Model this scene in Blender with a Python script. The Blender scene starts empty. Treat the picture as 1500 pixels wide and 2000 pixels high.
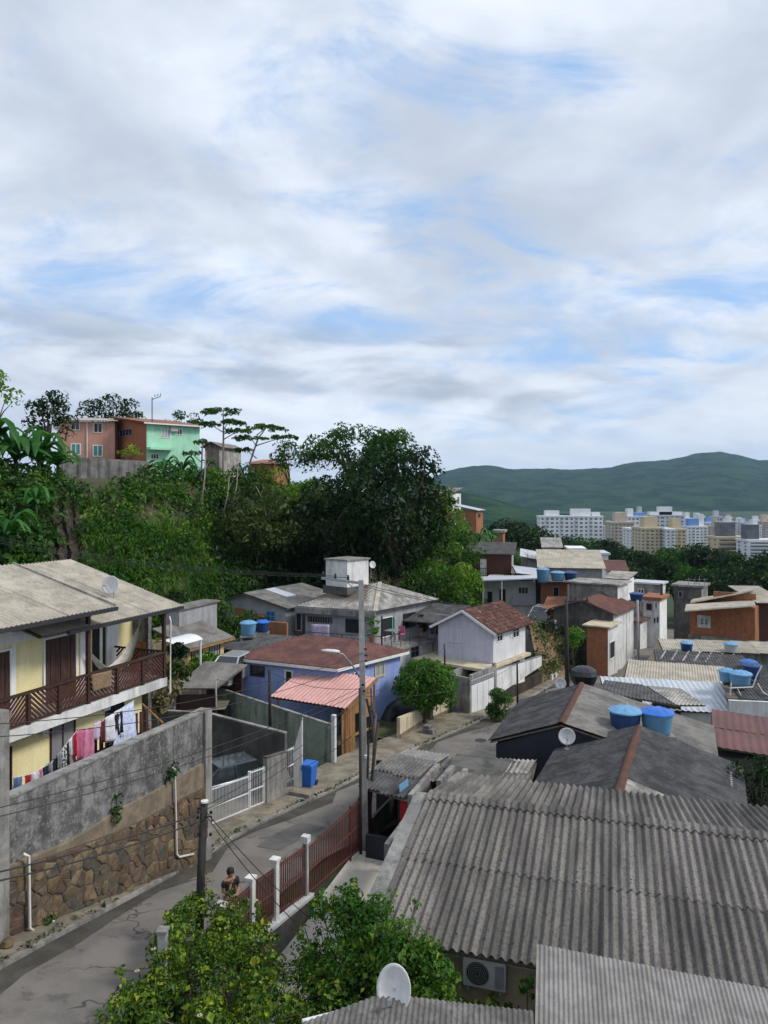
import bpy, math, random
import numpy as np
from mathutils import Vector, Matrix
random.seed(7); RNG = np.random.default_rng(7)
R = math.radians
SC = bpy.context.scene; COL = SC.collection
# ------------------------------------------------------------------ camera
F = 1450.0; HX, HY, CZ = 750.0, 968.0, 12.0
cam = bpy.data.cameras.new('camera'); camo = bpy.data.objects.new('camera', cam); COL.objects.link(camo)
cam.sensor_fit = 'VERTICAL'; cam.sensor_height = 24.0; cam.sensor_width = 18.0
cam.lens = F / 2000 * 24.0; cam.shift_y = -(1000 - HY) / 2000
cam.clip_start = 0.1; cam.clip_end = 30000
camo.location = (0, 0, CZ); camo.rotation_euler = (R(90), 0, 0); SC.camera = camo
# ------------------------------------------------------------------ light
SUN_AZ, SUN_EL = 100.0, 43.0           # azimuth to the right of the viewing direction
SC.view_settings.view_transform = 'Standard'; SC.view_settings.look = 'None'
SC.view_settings.exposure = 0.68; SC.view_settings.gamma = 1.0
SC.cycles.max_bounces = 6; SC.cycles.diffuse_bounces = 3; SC.cycles.glossy_bounces = 2
SC.cycles.transmission_bounces = 3; SC.cycles.transparent_max_bounces = 4; SC.cycles.volume_bounces = 0
SC.cycles.use_denoising = True
sl = bpy.data.lights.new('sun', 'SUN'); sl.energy = 1.75; sl.angle = R(14); sl.color = (1, .95, .87)
so = bpy.data.objects.new('sun', sl); COL.objects.link(so)
sdir = Vector((math.sin(R(SUN_AZ)) * math.cos(R(SUN_EL)), math.cos(R(SUN_AZ)) * math.cos(R(SUN_EL)), math.sin(R(SUN_EL))))
so.rotation_euler = sdir.to_track_quat('Z', 'Y').to_euler(); so.location = sdir * 100
W = bpy.data.worlds.new('World'); SC.world = W; W.use_nodes = True
class NT:
    def __init__(s, tree): s.t = tree; s.n = tree.nodes; s.l = tree.links
    def new(s, kind, **kw):
        n = s.n.new(kind)
        for k, v in kw.items():
            if k.startswith('i_'):
                key = k[2:]; key = int(key) if key.isdigit() else key.replace('_', ' ')
                if isinstance(v, bpy.types.NodeSocket): s.l.new(v, n.inputs[key])
                else: n.inputs[key].default_value = v
            else: setattr(n, k, v)
        return n
    def math(s, op, a, b=None, c=None):
        n = s.n.new('ShaderNodeMath'); n.operation = op
        for i, v in enumerate((a, b, c)):
            if v is None: continue
            if isinstance(v, bpy.types.NodeSocket): s.l.new(v, n.inputs[i])
            else: n.inputs[i].default_value = v
        return n.outputs[0]
    def mix(s, f, a, b, mode='MIX'):
        n = s.n.new('ShaderNodeMix'); n.data_type = 'RGBA'; n.blend_type = mode
        for k, v in (('Factor', f), ('A', a), ('B', b)):
            sock = [q for q in n.inputs if q.name == k and (q.type == 'RGBA' or (k == 'Factor' and q.type == 'VALUE'))][0]
            if isinstance(v, bpy.types.NodeSocket): s.l.new(v, sock)
            else: sock.default_value = (*v, 1) if isinstance(v, (tuple, list)) and len(v) == 3 else v
        return [q for q in n.outputs if q.type == 'RGBA'][0]
    def ramp(s, f, lo, hi, a=0.0, b=1.0, smooth=True):
        n = s.n.new('ShaderNodeMapRange'); n.interpolation_type = 'SMOOTHSTEP' if smooth else 'LINEAR'
        s.l.new(f, n.inputs[0]); n.inputs[1].default_value = lo; n.inputs[2].default_value = hi
        n.inputs[3].default_value = a; n.inputs[4].default_value = b
        return n.outputs[0]
    def noise(s, vec, scale, detail=5, rough=.55, dist=0.0):
        n = s.n.new('ShaderNodeTexNoise'); s.l.new(vec, n.inputs['Vector'])
        n.inputs['Scale'].default_value = scale; n.inputs['Detail'].default_value = detail
        n.inputs['Roughness'].default_value = rough; n.inputs['Distortion'].default_value = dist
        return n.outputs['Fac']
    def mapping(s, vec, scale=(1, 1, 1), loc=(0, 0, 0), rot=(0, 0, 0)):
        n = s.n.new('ShaderNodeMapping'); s.l.new(vec, n.inputs[0])
        n.inputs['Location'].default_value = loc; n.inputs['Rotation'].default_value = rot; n.inputs['Scale'].default_value = scale
        return n.outputs[0]
def build_world():
    t = NT(W.node_tree); t.n.clear()
    out = t.new('ShaderNodeOutputWorld'); bg = t.new('ShaderNodeBackground')
    t.l.new(bg.outputs[0], out.inputs[0])
    sky = t.new('ShaderNodeTexSky'); sky.sky_type = 'NISHITA'; sky.sun_disc = False
    sky.sun_elevation = R(SUN_EL); sky.sun_rotation = R(SUN_AZ); sky.altitude = 30; sky.air_density = 1.0; sky.dust_density = .6; sky.ozone_density = 1.6
    tc = t.new('ShaderNodeTexCoord'); d = tc.outputs['Generated']
    sp = t.new('ShaderNodeSeparateXYZ'); t.l.new(d, sp.inputs[0]); x, y, z = sp.outputs
    zc = t.math('ADD', t.math('MAXIMUM', z, 0.0), .30)
    cb = t.new('ShaderNodeCombineXYZ'); t.l.new(t.math('DIVIDE', x, zc), cb.inputs[0]); t.l.new(t.math('DIVIDE', y, zc), cb.inputs[1])
    uv = cb.outputs[0]
    # high veil of cloud with torn gaps, wisps stretched along one wind direction
    n1 = t.noise(t.mapping(uv, (1.0, 1.0, 1), SKY[0]), 2.0, 8, .55, .35)
    n2 = t.noise(t.mapping(uv, (.75, 1.3, 1), SKY[1], (0, 0, R(-28))), 3.4, 10, .64, .7)
    cov = t.math('ADD', t.math('MULTIPLY', n1, .45), t.math('MULTIPLY', n2, .55))
    gap = t.math('POWER', 2.718, t.math('MULTIPLY', t.math('POWER', t.math('DIVIDE', t.math('SUBTRACT', z, SKY[3]), SKY[4]), 2.0), -1.0))
    cov = t.math('SUBTRACT', cov, t.math('MULTIPLY', gap, SKY[5]))
    m1 = t.ramp(cov, SKY[7], SKY[7] + .19)
    # brightness of the cloud itself
    n3 = t.noise(t.mapping(uv, (1, 1, 1), SKY[2]), 1.5, 6, .55, .3)
    n4 = t.noise(t.mapping(uv, (.85, 1.2, 1), (2, 7, 1), (0, 0, R(-25))), 3.6, 8, .55, .8)
    br = t.math('ADD', t.math('MULTIPLY', n3, .82), t.math('MULTIPLY', n4, .18))
    ccol = t.mix(t.ramp(br, .34, .68), (.35, .395, .47), (.615, .655, .72))
    blue = t.mix(1.0, sky.outputs[0], (.105, .105, .105), 'MULTIPLY')
    blue = t.mix(.7, blue, (.24, .385, .62))
    c = t.mix(m1, blue, ccol)
    # low bank of small cumulus over the hills
    az = t.math('ARCTAN2', x, y)
    cb2 = t.new('ShaderNodeCombineXYZ'); t.l.new(t.math('MULTIPLY', az, 2.6), cb2.inputs[0]); t.l.new(t.math('MULTIPLY', z, 9.0), cb2.inputs[1])
    n5 = t.noise(t.mapping(cb2.outputs[0], (1, 1, 1), SKY[6]), 1.1, 8, .5, .2)
    low = t.math('MULTIPLY', t.ramp(z, .185, .26, 1, 0), t.ramp(z, .0, .05))
    m2 = t.math('MULTIPLY', t.ramp(n5, .42, .57), low)
    lc = t.mix(t.ramp(t.noise(t.mapping(cb2.outputs[0], (1, 1, 1), (9, 3, 2)), 2.2, 6, .55, .3), .36, .64), (.29, .335, .405), (.54, .58, .64))
    c = t.mix(t.math('MULTIPLY', m2, .92), c, lc)
    # pale air near the horizon
    c = t.mix(t.ramp(z, -.02, .13, .75, 0.0), c, (.52, .585, .655))
    t.l.new(c, bg.inputs[0]); bg.inputs[1].default_value = 1.0
SKY = [(5.59, 9.19, 0), (10.94, 2.03, 0), (10.04, 19.13, 0), .235, .085, .085, (11.25, 10.38, 0), .312]
build_world()
# ------------------------------------------------------------------ pixel -> place
def at(px, py, d): return Vector(((px - HX) / F * d, d, CZ - (py - HY) / F * d))
def ray(px, py): return Vector(((px - HX) / F, 1.0, -(py - HY) / F))
GY = [0, 10, 13.5, 17.2, 21, 24, 31.6, 44, 70, 95, 140, 250, 600, 2000]
GZ = [4.0, 3.2, 2.5, 1.7, .85, .2, -.65, -1.3, -3.5, -6.5, -11, -20, -38, -42]
def g(y): return float(np.interp(y, GY, GZ))
def gp(px, py, lift=0.0):
    lo, hi = 5.0, 400.0
    for _ in range(50):
        m = (lo + hi) / 2
        if at(px, py, m).z > g(m) + lift: lo = m
        else: hi = m
    return at(px, py, lo)
# ------------------------------------------------------------------ materials
MATS = {}
def surf(name, c, c2=None, scale=2.0, rough=.85, bump=0.0, bscale=30, stain=None, samt=.5, sscale=1.0, metal=0.0, spec=.3, var=.0,
         band=None, lo=.38, hi=.62, stretch=(1, 1, 1), isl=0.0, spots=None, coat=0.0, rotz=0.0):
    """rough painted or weathered surface: two-tone noise, vertical run stains, spots, board bands, fine relief"""
    m = bpy.data.materials.new(name); m.use_nodes = True; t = NT(m.node_tree); MATS[name] = m
    b = t.n['Principled BSDF']
    geo = t.new('ShaderNodeNewGeometry'); P = geo.outputs['Position']
    col = None
    if c2 is not None:
        Pm = t.mapping(P, (1, 1, 1), (0, 0, 0), (0, 0, R(rotz))) if rotz else P
        n = t.noise(t.mapping(Pm, stretch), scale, 7, .62, .3)
        col = t.mix(t.ramp(n, lo, hi), c, c2)
    else:
        rgb = t.new('ShaderNodeRGB'); rgb.outputs[0].default_value = (*c, 1); col = rgb.outputs[0]
    if stain:
        n = t.noise(t.mapping(P, (3.5 * sscale, 3.5 * sscale, .35 * sscale)), 1.0, 6, .65, .2)
        n2 = t.noise(P, .7 * sscale, 4, .6)
        f = t.ramp(t.math('ADD', t.math('MULTIPLY', n, .6), t.math('MULTIPLY', n2, .4)), .46, .62)
        col = t.mix(t.math('MULTIPLY', f, samt), col, stain)
    if spots:
        n = t.noise(P, spots[1], 4, .7)
        col = t.mix(t.math('MULTIPLY', t.ramp(n, spots[2], spots[2] + .1), spots[3]), col, spots[0])
    fine = t.noise(P, bscale, 4, .65)
    col = t.mix(1.0, col, t.mix(t.ramp(fine, .3, .7, 0, 1, False), (.86, .86, .86), (1.1, 1.1, 1.1)), 'MULTIPLY')
    if var or isl:
        oi = t.new('ShaderNodeObjectInfo').outputs['Random'] if var else geo.outputs['Random Per Island']
        k = var or isl
        hv = t.new('ShaderNodeHueSaturation'); t.l.new(col, hv.inputs['Color'])
        t.l.new(t.ramp(oi, 0, 1, 1 - k, 1 + k, False), hv.inputs['Value'])
        t.l.new(t.ramp(t.math('FRACT', t.math('MULTIPLY', oi, 7.3)), 0, 1, .5 - k * .06, .5 + k * .06, False), hv.inputs['Hue']); col = hv.outputs[0]
    hgt = fine
    if band:      # board joints: real grooves are a few mm, so they are given as relief
        w = t.new('ShaderNodeTexWave'); w.wave_type = 'BANDS'; w.bands_direction = band[0]; w.wave_profile = 'SAW'
        t.l.new(P, w.inputs[0]); w.inputs['Scale'].default_value = band[1]
        hgt = t.math('ADD', t.math('MULTIPLY', fine, .25), w.outputs['Fac'])
    if bump:
        bn = t.new('ShaderNodeBump'); bn.inputs['Strength'].default_value = bump; bn.inputs['Distance'].default_value = .02 if not band else .03
        t.l.new(hgt, bn.inputs['Height']); t.l.new(bn.outputs[0], b.inputs['Normal'])
    t.l.new(col, b.inputs['Base Color']); b.inputs['Roughness'].default_value = rough; b.inputs['Metallic'].default_value = metal
    b.inputs['Specular IOR Level'].default_value = spec
    if coat: b.inputs['Coat Weight'].default_value = coat
    return m
def leafmat(name, a, b_, c=None, scale=.35, trans=.35, isl=.35):
    m = bpy.data.materials.new(name); m.use_nodes = True; t = NT(m.node_tree); t.n.clear(); MATS[name] = m
    out = t.new('ShaderNodeOutputMaterial'); geo = t.new('ShaderNodeNewGeometry')
    n = t.noise(geo.outputs['Position'], scale, 4, .6)
    col = t.mix(t.ramp(n, .36, .64), a, b_)
    r = geo.outputs['Random Per Island']
    if c: col = t.mix(t.ramp(r, .80, .93), col, c)
    hv = t.new('ShaderNodeHueSaturation'); t.l.new(col, hv.inputs['Color'])
    t.l.new(t.ramp(t.math('FRACT', t.math('MULTIPLY', r, 13.7)), 0, 1, 1 - isl, 1 + isl, False), hv.inputs['Value'])
    t.l.new(t.ramp(t.math('FRACT', t.math('MULTIPLY', r, 5.1)), 0, 1, .48, .52, False), hv.inputs['Hue'])
    d = t.new('ShaderNodeBsdfDiffuse'); tr = t.new('ShaderNodeBsdfTranslucent'); gl = t.new('ShaderNodeBsdfGlossy'); gl.inputs['Roughness'].default_value = .45
    gl.inputs['Color'].default_value = (.6, .6, .6, 1)
    t.l.new(hv.outputs[0], d.inputs[0]); t.l.new(t.mix(1.0, hv.outputs[0], (1.2, 1.35, .6), 'MULTIPLY'), tr.inputs[0])
    m1 = t.new('ShaderNodeMixShader'); m1.inputs[0].default_value = trans; t.l.new(d.outputs[0], m1.inputs[1]); t.l.new(tr.outputs[0], m1.inputs[2])
    m2 = t.new('ShaderNodeMixShader'); m2.inputs[0].default_value = .025; t.l.new(m1.outputs[0], m2.inputs[1]); t.l.new(gl.outputs[0], m2.inputs[2])
    t.l.new(m2.outputs[0], out.inputs[0]); return m
def paint(name, c, rough=.35, metal=0.0, coat=0.0):
    m = bpy.data.materials.new(name); m.use_nodes = True; MATS[name] = m; t = NT(m.node_tree); b = t.n['Principled BSDF']
    geo = t.new('ShaderNodeNewGeometry'); n = t.noise(geo.outputs['Position'], 9, 4, .6)
    t.l.new(t.mix(t.ramp(n, .3, .7), tuple(v * .85 for v in c), c), b.inputs['Base Color'])
    t.l.new(t.ramp(n, .3, .7, rough * .85, min(1, rough * 1.2)), b.inputs['Roughness'])
    b.inputs['Metallic'].default_value = metal; b.inputs['Coat Weight'].default_value = coat; return m
def M(n): return MATS[n]
# fibre-cement sheets
surf('fibro', (.20, .192, .18), (.125, .12, .114), 1.6, .93, .4, 26, (.07, .067, .064), .4, 1.6, spots=((.065, .062, .058), 13, .52, .6), var=.10, spec=.10)
surf('fibro_big', (.20, .186, .17), (.098, .092, .086), 1.0, .93, .5, 30, spots=((.062, .058, .054), 16, .50, .62), var=.17, spec=.10, stretch=(3.2, .30, 1), rotz=17, lo=.34, hi=.66)
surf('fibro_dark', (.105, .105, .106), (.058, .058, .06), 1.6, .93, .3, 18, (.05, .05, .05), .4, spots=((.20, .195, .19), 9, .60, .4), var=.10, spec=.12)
surf('fibro_light', (.47, .425, .35), (.36, .325, .27), .9, .9, .25, 14, (.17, .16, .14), .4, .7, spots=((.12, .11, .10), 5, .66, .4), var=.07, spec=.15)
surf('fibro_pale', (.40, .385, .35), (.22, .21, .195), 1.1, .9, .3, 14, (.10, .095, .09), .55, .8, spots=((.10, .10, .09), 4, .60, .5), var=.06, spec=.15)
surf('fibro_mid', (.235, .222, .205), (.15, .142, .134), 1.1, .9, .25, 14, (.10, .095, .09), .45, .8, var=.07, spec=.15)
surf('fibro_maroon', (.175, .085, .07), (.115, .06, .055), 1.2, .88, .25, 16, (.07, .045, .042), .5, 1.1, spots=((.26, .17, .14), 6, .62, .4), var=.10, spec=.15)
surf('metal_maroon', (.15, .062, .052), (.115, .05, .045), .8, .55, .05, 16, (.10, .05, .045), .3, var=.04)
surf('metal_white', (.52, .55, .60), (.45, .475, .52), .6, .5, .05, 16, (.40, .40, .40), .25, var=.04)
surf('zinc', (.28, .27, .257), (.20, .192, .182), 3.0, .6, .1, 20, (.20, .18, .16), .45, 1.4, metal=.35, var=.06)
surf('pink_roof', (.66, .37, .33), (.59, .33, .295), 1.0, .6, .08, 18, (.42, .20, .19), .3, var=.05)
surf('ridge_rust', (.115, .05, .036), (.07, .04, .034), 4, .9, .4, 25, spots=((.22, .13, .09), 9, .6, .5))
surf('clay_tile', (.135, .055, .042), (.085, .042, .036), 3, .9, .3, 25, isl=.38, spots=((.33, .27, .22), 2.5, .58, .7))
surf('clay_orange', (.36, .15, .085), (.26, .115, .075), 1.5, .9, .2, 20, (.14, .08, .06), .4)
# walls
surf('concrete', (.30, .29, .27), (.19, .185, .175), 1.1, .92, .35, 14, (.075, .072, .068), .7, 1.0)
surf('concrete_dark', (.125, .12, .112), (.075, .073, .068), 1.1, .94, .35, 14, (.04, .04, .038), .6, 1.0)
surf('plaster_rough', (.23, .228, .222), (.105, .104, .102), 3.2, .95, .8, 11, (.045, .044, .042), .75, .8, spots=((.36, .355, .345), 13, .55, .55))
surf('render_tan', (.22, .175, .125), (.145, .12, .088), 2.4, .95, .5, 12, (.10, .085, .07), .5)
surf('mortar', (.12, .095, .068), (.08, .066, .05), 3, .96, .4, 12)
surf('yellow', (.80, .71, .40), (.75, .66, .365), .8, .85, .08, 25, (.42, .36, .20), .25, .7)
surf('white_wall', (.80, .80, .79), (.73, .73, .73), .9, .85, .1, 25, (.40, .39, .37), .3, .8)
surf('white_stained', (.70, .70, .69), (.58, .58, .57), 1.2, .88, .2, 16, (.20, .19, .18), .5, .55)
surf('white_trim', (.76, .76, .75), (.69, .69, .68), 1.5, .7, .05, 25, (.42, .41, .38), .25)
surf('grey_wall', (.33, .34, .355), (.27, .275, .285), .9, .9, .15, 18, (.16, .155, .15), .5, .9)
surf('lilac', (.58, .575, .67), (.52, .515, .60), 1.0, .85, .5, 18, (.28, .27, .32), .3, band=('Z', 2.1))  # bluish shade of white boards put into the colour; also a lilac parapet
surf('white_board', (.72, .72, .74), (.65, .65, .67), 1.0, .85, .5, 18, (.42, .41, .41), .3, band=('Z', 2.1))
surf('blue_wall', (.31, .40, .74), (.27, .355, .66), .9, .85, .06, 18, (.11, .15, .34), .3)
surf('cream', (.66, .50, .235), (.60, .45, .21), .9, .85, .06, 18, (.36, .28, .16), .3)
surf('beige_wall', (.58, .51, .36), (.50, .44, .31), 1.2, .88, .1, 18, (.26, .22, .16), .5)
surf('sage', (.29, .345, .275), (.235, .28, .225), 1.3, .9, .15, 16, (.065, .068, .06), .75, .8)
surf('salmon', (.54, .285, .215), (.48, .255, .19), .9, .88, .06, 18, (.28, .15, .11), .3)
surf('orange_wall', (.34, .12, .055), (.28, .10, .05), 1.0, .88, .3, 18, (.16, .07, .04), .4, band=('X', 1.6))
surf('mint', (.38, .70, .50), (.34, .64, .46), .7, .85, .05, 18, (.20, .38, .27), .3)
surf('brick', (.40, .16, .075), (.32, .13, .065), 3, .92, .35, 20, (.15, .075, .05), .45, var=.10)
surf('brick_far', (.36, .15, .075), (.27, .115, .06), 5, .92, .35, 20, (.13, .07, .05), .5, band=('Z', 1.7))
surf('black_wall', (.022, .024, .034), (.028, .03, .042), .8, .8, .05, 18)
surf('tower_white', (.70, .71, .72), (.63, .64, .66), .05, .85, 0, 1)
surf('tower_ochre', (.54, .46, .31), (.48, .41, .28), .05, .85, 0, 1)
surf('tower_tan', (.50, .42, .34), (.44, .37, .30), .05, .85, 0, 1)
surf('tower_blue', (.14, .28, .60), (.12, .24, .52), .05, .85, 0, 1)
surf('tower_grey', (.50, .52, .56), (.44, .46, .5), .05, .85, 0, 1)
surf('dark_band', (.085, .095, .115), (.12, .13, .15), .2, .3, 0, 1)
# wood, metal, plastic
surf('wood_dark', (.060, .030, .022), (.038, .020, .016), 5, .6, .25, 20, stretch=(1, 1, 6))
surf('wood_red', (.085, .032, .024), (.058, .024, .020), 5, .6, .25, 20, stretch=(1, 1, 6), var=.14)
surf('door_wood', (.085, .042, .034), (.050, .026, .022), 3, .65, .3, 20, stretch=(4, 4, .6), var=.12)
surf('wood_tan', (.36, .195, .075), (.26, .135, .055), 3, .75, .3, 20, (.12, .065, .035), .5, stretch=(4, 4, .6), var=.12)
surf('wood_old', (.16, .13, .10), (.10, .085, .068), 4, .9, .4, 18, stretch=(3, 3, .5))
surf('rail_red', (.135, .042, .034), (.095, .036, .03), 4, .6, .15, 20, (.12, .06, .04), .4)
paint('white_metal', (.72, .73, .74), .45); paint('black_metal', (.025, .025, .028), .5); paint('grey_metal', (.30, .31, .32), .45, .4)
paint('tank_blue', (.14, .33, .54), .6); paint('tank_navy', (.022, .07, .21), .45); paint('bin_blue', (.018, .145, .56), .4); paint('tank_black', (.014, .014, .02), .4)
paint('dish', (.60, .60, .59), .5); paint('pvc', (.66, .65, .60), .5); paint('ac_white', (.38, .39, .38), .55)
surf('pole_grey', (.38, .375, .36), (.29, .285, .275), 2.5, .9, .2, 14, (.20, .19, .18), .4)
surf('pole_dark', (.050, .046, .043), (.030, .028, .027), 3, .9, .3, 16, stretch=(4, 4, .4))
paint('cable', (.02, .02, .022), .6)
paint('car_dark', (.030, .040, .052), .25, .3, .6); paint('car_silver', (.50, .53, .55), .3, .4, .5); paint('car_white', (.66, .67, .68), .3, 0, .5)
paint('rubber', (.018, .018, .018), .85); paint('lamp_glass', (.55, .55, .50), .2); paint('red_paint', (.42, .02, .02), .4)
def glassmat(name, c=(.02, .025, .03), rough=.08):
    m = bpy.data.materials.new(name); m.use_nodes = True; MATS[name] = m; b = m.node_tree.nodes['Principled BSDF']
    b.inputs['Base Color'].default_value = (*c, 1); b.inputs['Roughness'].default_value = rough; b.inputs['Specular IOR Level'].default_value = .6
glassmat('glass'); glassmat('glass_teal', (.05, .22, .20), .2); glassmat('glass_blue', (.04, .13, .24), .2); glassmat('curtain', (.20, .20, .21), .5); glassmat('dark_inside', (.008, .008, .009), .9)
glassmat('pane_pale', (.32, .35, .38), .2)
# ground
surf('soil', (.075, .062, .042), (.045, .055, .026), .8, .97, .4, 6, spots=((.06, .09, .03), 1.6, .5, .7))
t_ = NT(MATS['soil'].node_tree); b_ = t_.n['Principled BSDF']; src = b_.inputs['Base Color'].links[0].from_socket
sp_ = t_.new('ShaderNodeSeparateXYZ'); t_.l.new(t_.n['Geometry'].outputs['Position'], sp_.inputs[0])      # scrub and lawns cover the valley floor
t_.l.new(t_.mix(t_.ramp(sp_.outputs[1], 95, 150), src, (.028, .055, .018)), b_.inputs['Base Color'])
surf('asphalt', (.195, .178, .16), (.15, .139, .127), .7, .95, .4, 40, spots=((.085, .080, .072), 1.1, .56, .6), spec=.15)
t_ = NT(MATS['asphalt'].node_tree); b_ = t_.n['Principled BSDF']; src = b_.inputs['Base Color'].links[0].from_socket      # fine crack network
vo_ = t_.new('ShaderNodeTexVoronoi', feature='DISTANCE_TO_EDGE'); gp_ = t_.n['Geometry'].outputs['Position']; wob_ = t_.new('ShaderNodeVectorMath', operation='MULTIPLY_ADD'); nz_ = t_.new('ShaderNodeTexNoise'); t_.l.new(gp_, nz_.inputs['Vector']); nz_.inputs['Scale'].default_value = 1.3
t_.l.new(nz_.outputs['Color'], wob_.inputs[0]); wob_.inputs[1].default_value = (1.6, 1.6, 1.6); t_.l.new(gp_, wob_.inputs[2]); t_.l.new(wob_.outputs[0], vo_.inputs['Vector']); vo_.inputs['Scale'].default_value = .42
crack = t_.math('MULTIPLY', t_.ramp(vo_.outputs['Distance'], .006, .020, 1, 0), t_.ramp(t_.noise(gp_, .35, 3), .48, .56))
t_.l.new(t_.mix(t_.math('MULTIPLY', crack, .75), src, (.04, .038, .034)), b_.inputs['Base Color'])
surf('asphalt_wet', (.055, .050, .042), (.088, .080, .066), .9, .85, .35, 30, spots=((.05, .055, .03), 2.2, .55, .7), spec=.25)
surf('pavement', (.25, .215, .165), (.155, .135, .105), 1.3, .95, .35, 18, spots=((.095, .095, .055), 1.2, .54, .75))
surf('yard_concrete', (.58, .53, .46), (.48, .44, .38), .9, .93, .25, 18, spots=((.20, .19, .16), 1.4, .58, .6))
surf('moss', (.055, .072, .028), (.09, .085, .045), 3, .97, .5, 10)
surf('clay_bank', (.23, .15, .085), (.14, .105, .06), 1.0, .96, .4, 8)
surf('rock', (.045, .034, .027), (.022, .020, .018), .7, .95, .6, 2.2, (.12, .085, .06), .5)
surf('forest_far', (.014, .034, .016), (.032, .066, .026), .010, 1.0, .9, .045, lo=.42, hi=.58, spots=((.05, .09, .036), .018, .58, .6), spec=0)
MATS['forest_far'].node_tree.nodes['Bump'].inputs['Distance'].default_value = 14
surf('skin', (.33, .175, .115), (.29, .15, .10), 8, .6); surf('shirt_black', (.018, .018, .02), (.028, .028, .03), 8, .9); surf('shorts_grey', (.17, .155, .13), (.12, .11, .09), 10, .9); surf('hair', (.012, .010, .009), (.02, .016, .013), 30, .7)
for nm, c in (('cl_blue', (.10, .16, .30)), ('cl_navy', (.025, .03, .06)), ('cl_black', (.018, .018, .02)), ('cl_red', (.42, .025, .035)), ('cl_pink', (.55, .20, .32)),
              ('cl_rose', (.48, .13, .24)), ('cl_white', (.68, .68, .72)), ('cl_grey', (.24, .25, .28)), ('cl_lilac', (.52, .45, .58)), ('cl_maroon', (.14, .025, .035))):
    surf(nm, c, tuple(v * .75 for v in c), 6, .95, .3, 30)
surf('cl_sheet', (.58, .62, .74), (.40, .47, .68), 9, .95, .3, 30, lo=.44, hi=.56); surf('cl_stripe', (.55, .55, .55), (.05, .05, .06), 14, .95, .3, 30, lo=.47, hi=.53)
surf('cl_towel', (.26, .18, .11), (.19, .13, .08), 9, .97, .5, 40); surf('hammock_white', (.66, .64, .58), (.52, .50, .45), 6, .95, .4, 30); surf('tarp', (.018, .022, .028), (.03, .034, .04), 4, .45, .4, 6)
# leaves
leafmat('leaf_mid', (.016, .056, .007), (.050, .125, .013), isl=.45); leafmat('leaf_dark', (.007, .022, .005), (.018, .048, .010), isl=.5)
leafmat('leaf_bright', (.055, .165, .010), (.125, .225, .020)); leafmat('leaf_banana', (.022, .072, .012), (.048, .120, .022), scale=.8)
leafmat('leaf_grass', (.045, .135, .014), (.105, .195, .028)); leafmat('leaf_olive', (.040, .066, .015), (.070, .105, .024)); leafmat('leaf_bush', (.075, .150, .012), (.030, .085, .010), (.28, .32, .02), 1.4)
leafmat('leaf_lime', (.22, .30, .022), (.12, .21, .018), (.34, .36, .03), 1.6); leafmat('leaf_far', (.010, .028, .008), (.026, .058, .012)); leafmat('leaf_round', (.045, .135, .012), (.085, .185, .018))
leafmat('straw', (.22, .18, .09), (.13, .11, .06)); leafmat('petal', (.62, .55, .50), (.72, .45, .40), scale=3)
surf('bark', (.13, .105, .08), (.075, .062, .05), 4, .95, .5, 12); surf('bark_pale', (.30, .27, .22), (.20, .18, .15), 4, .95, .4, 12)
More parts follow.
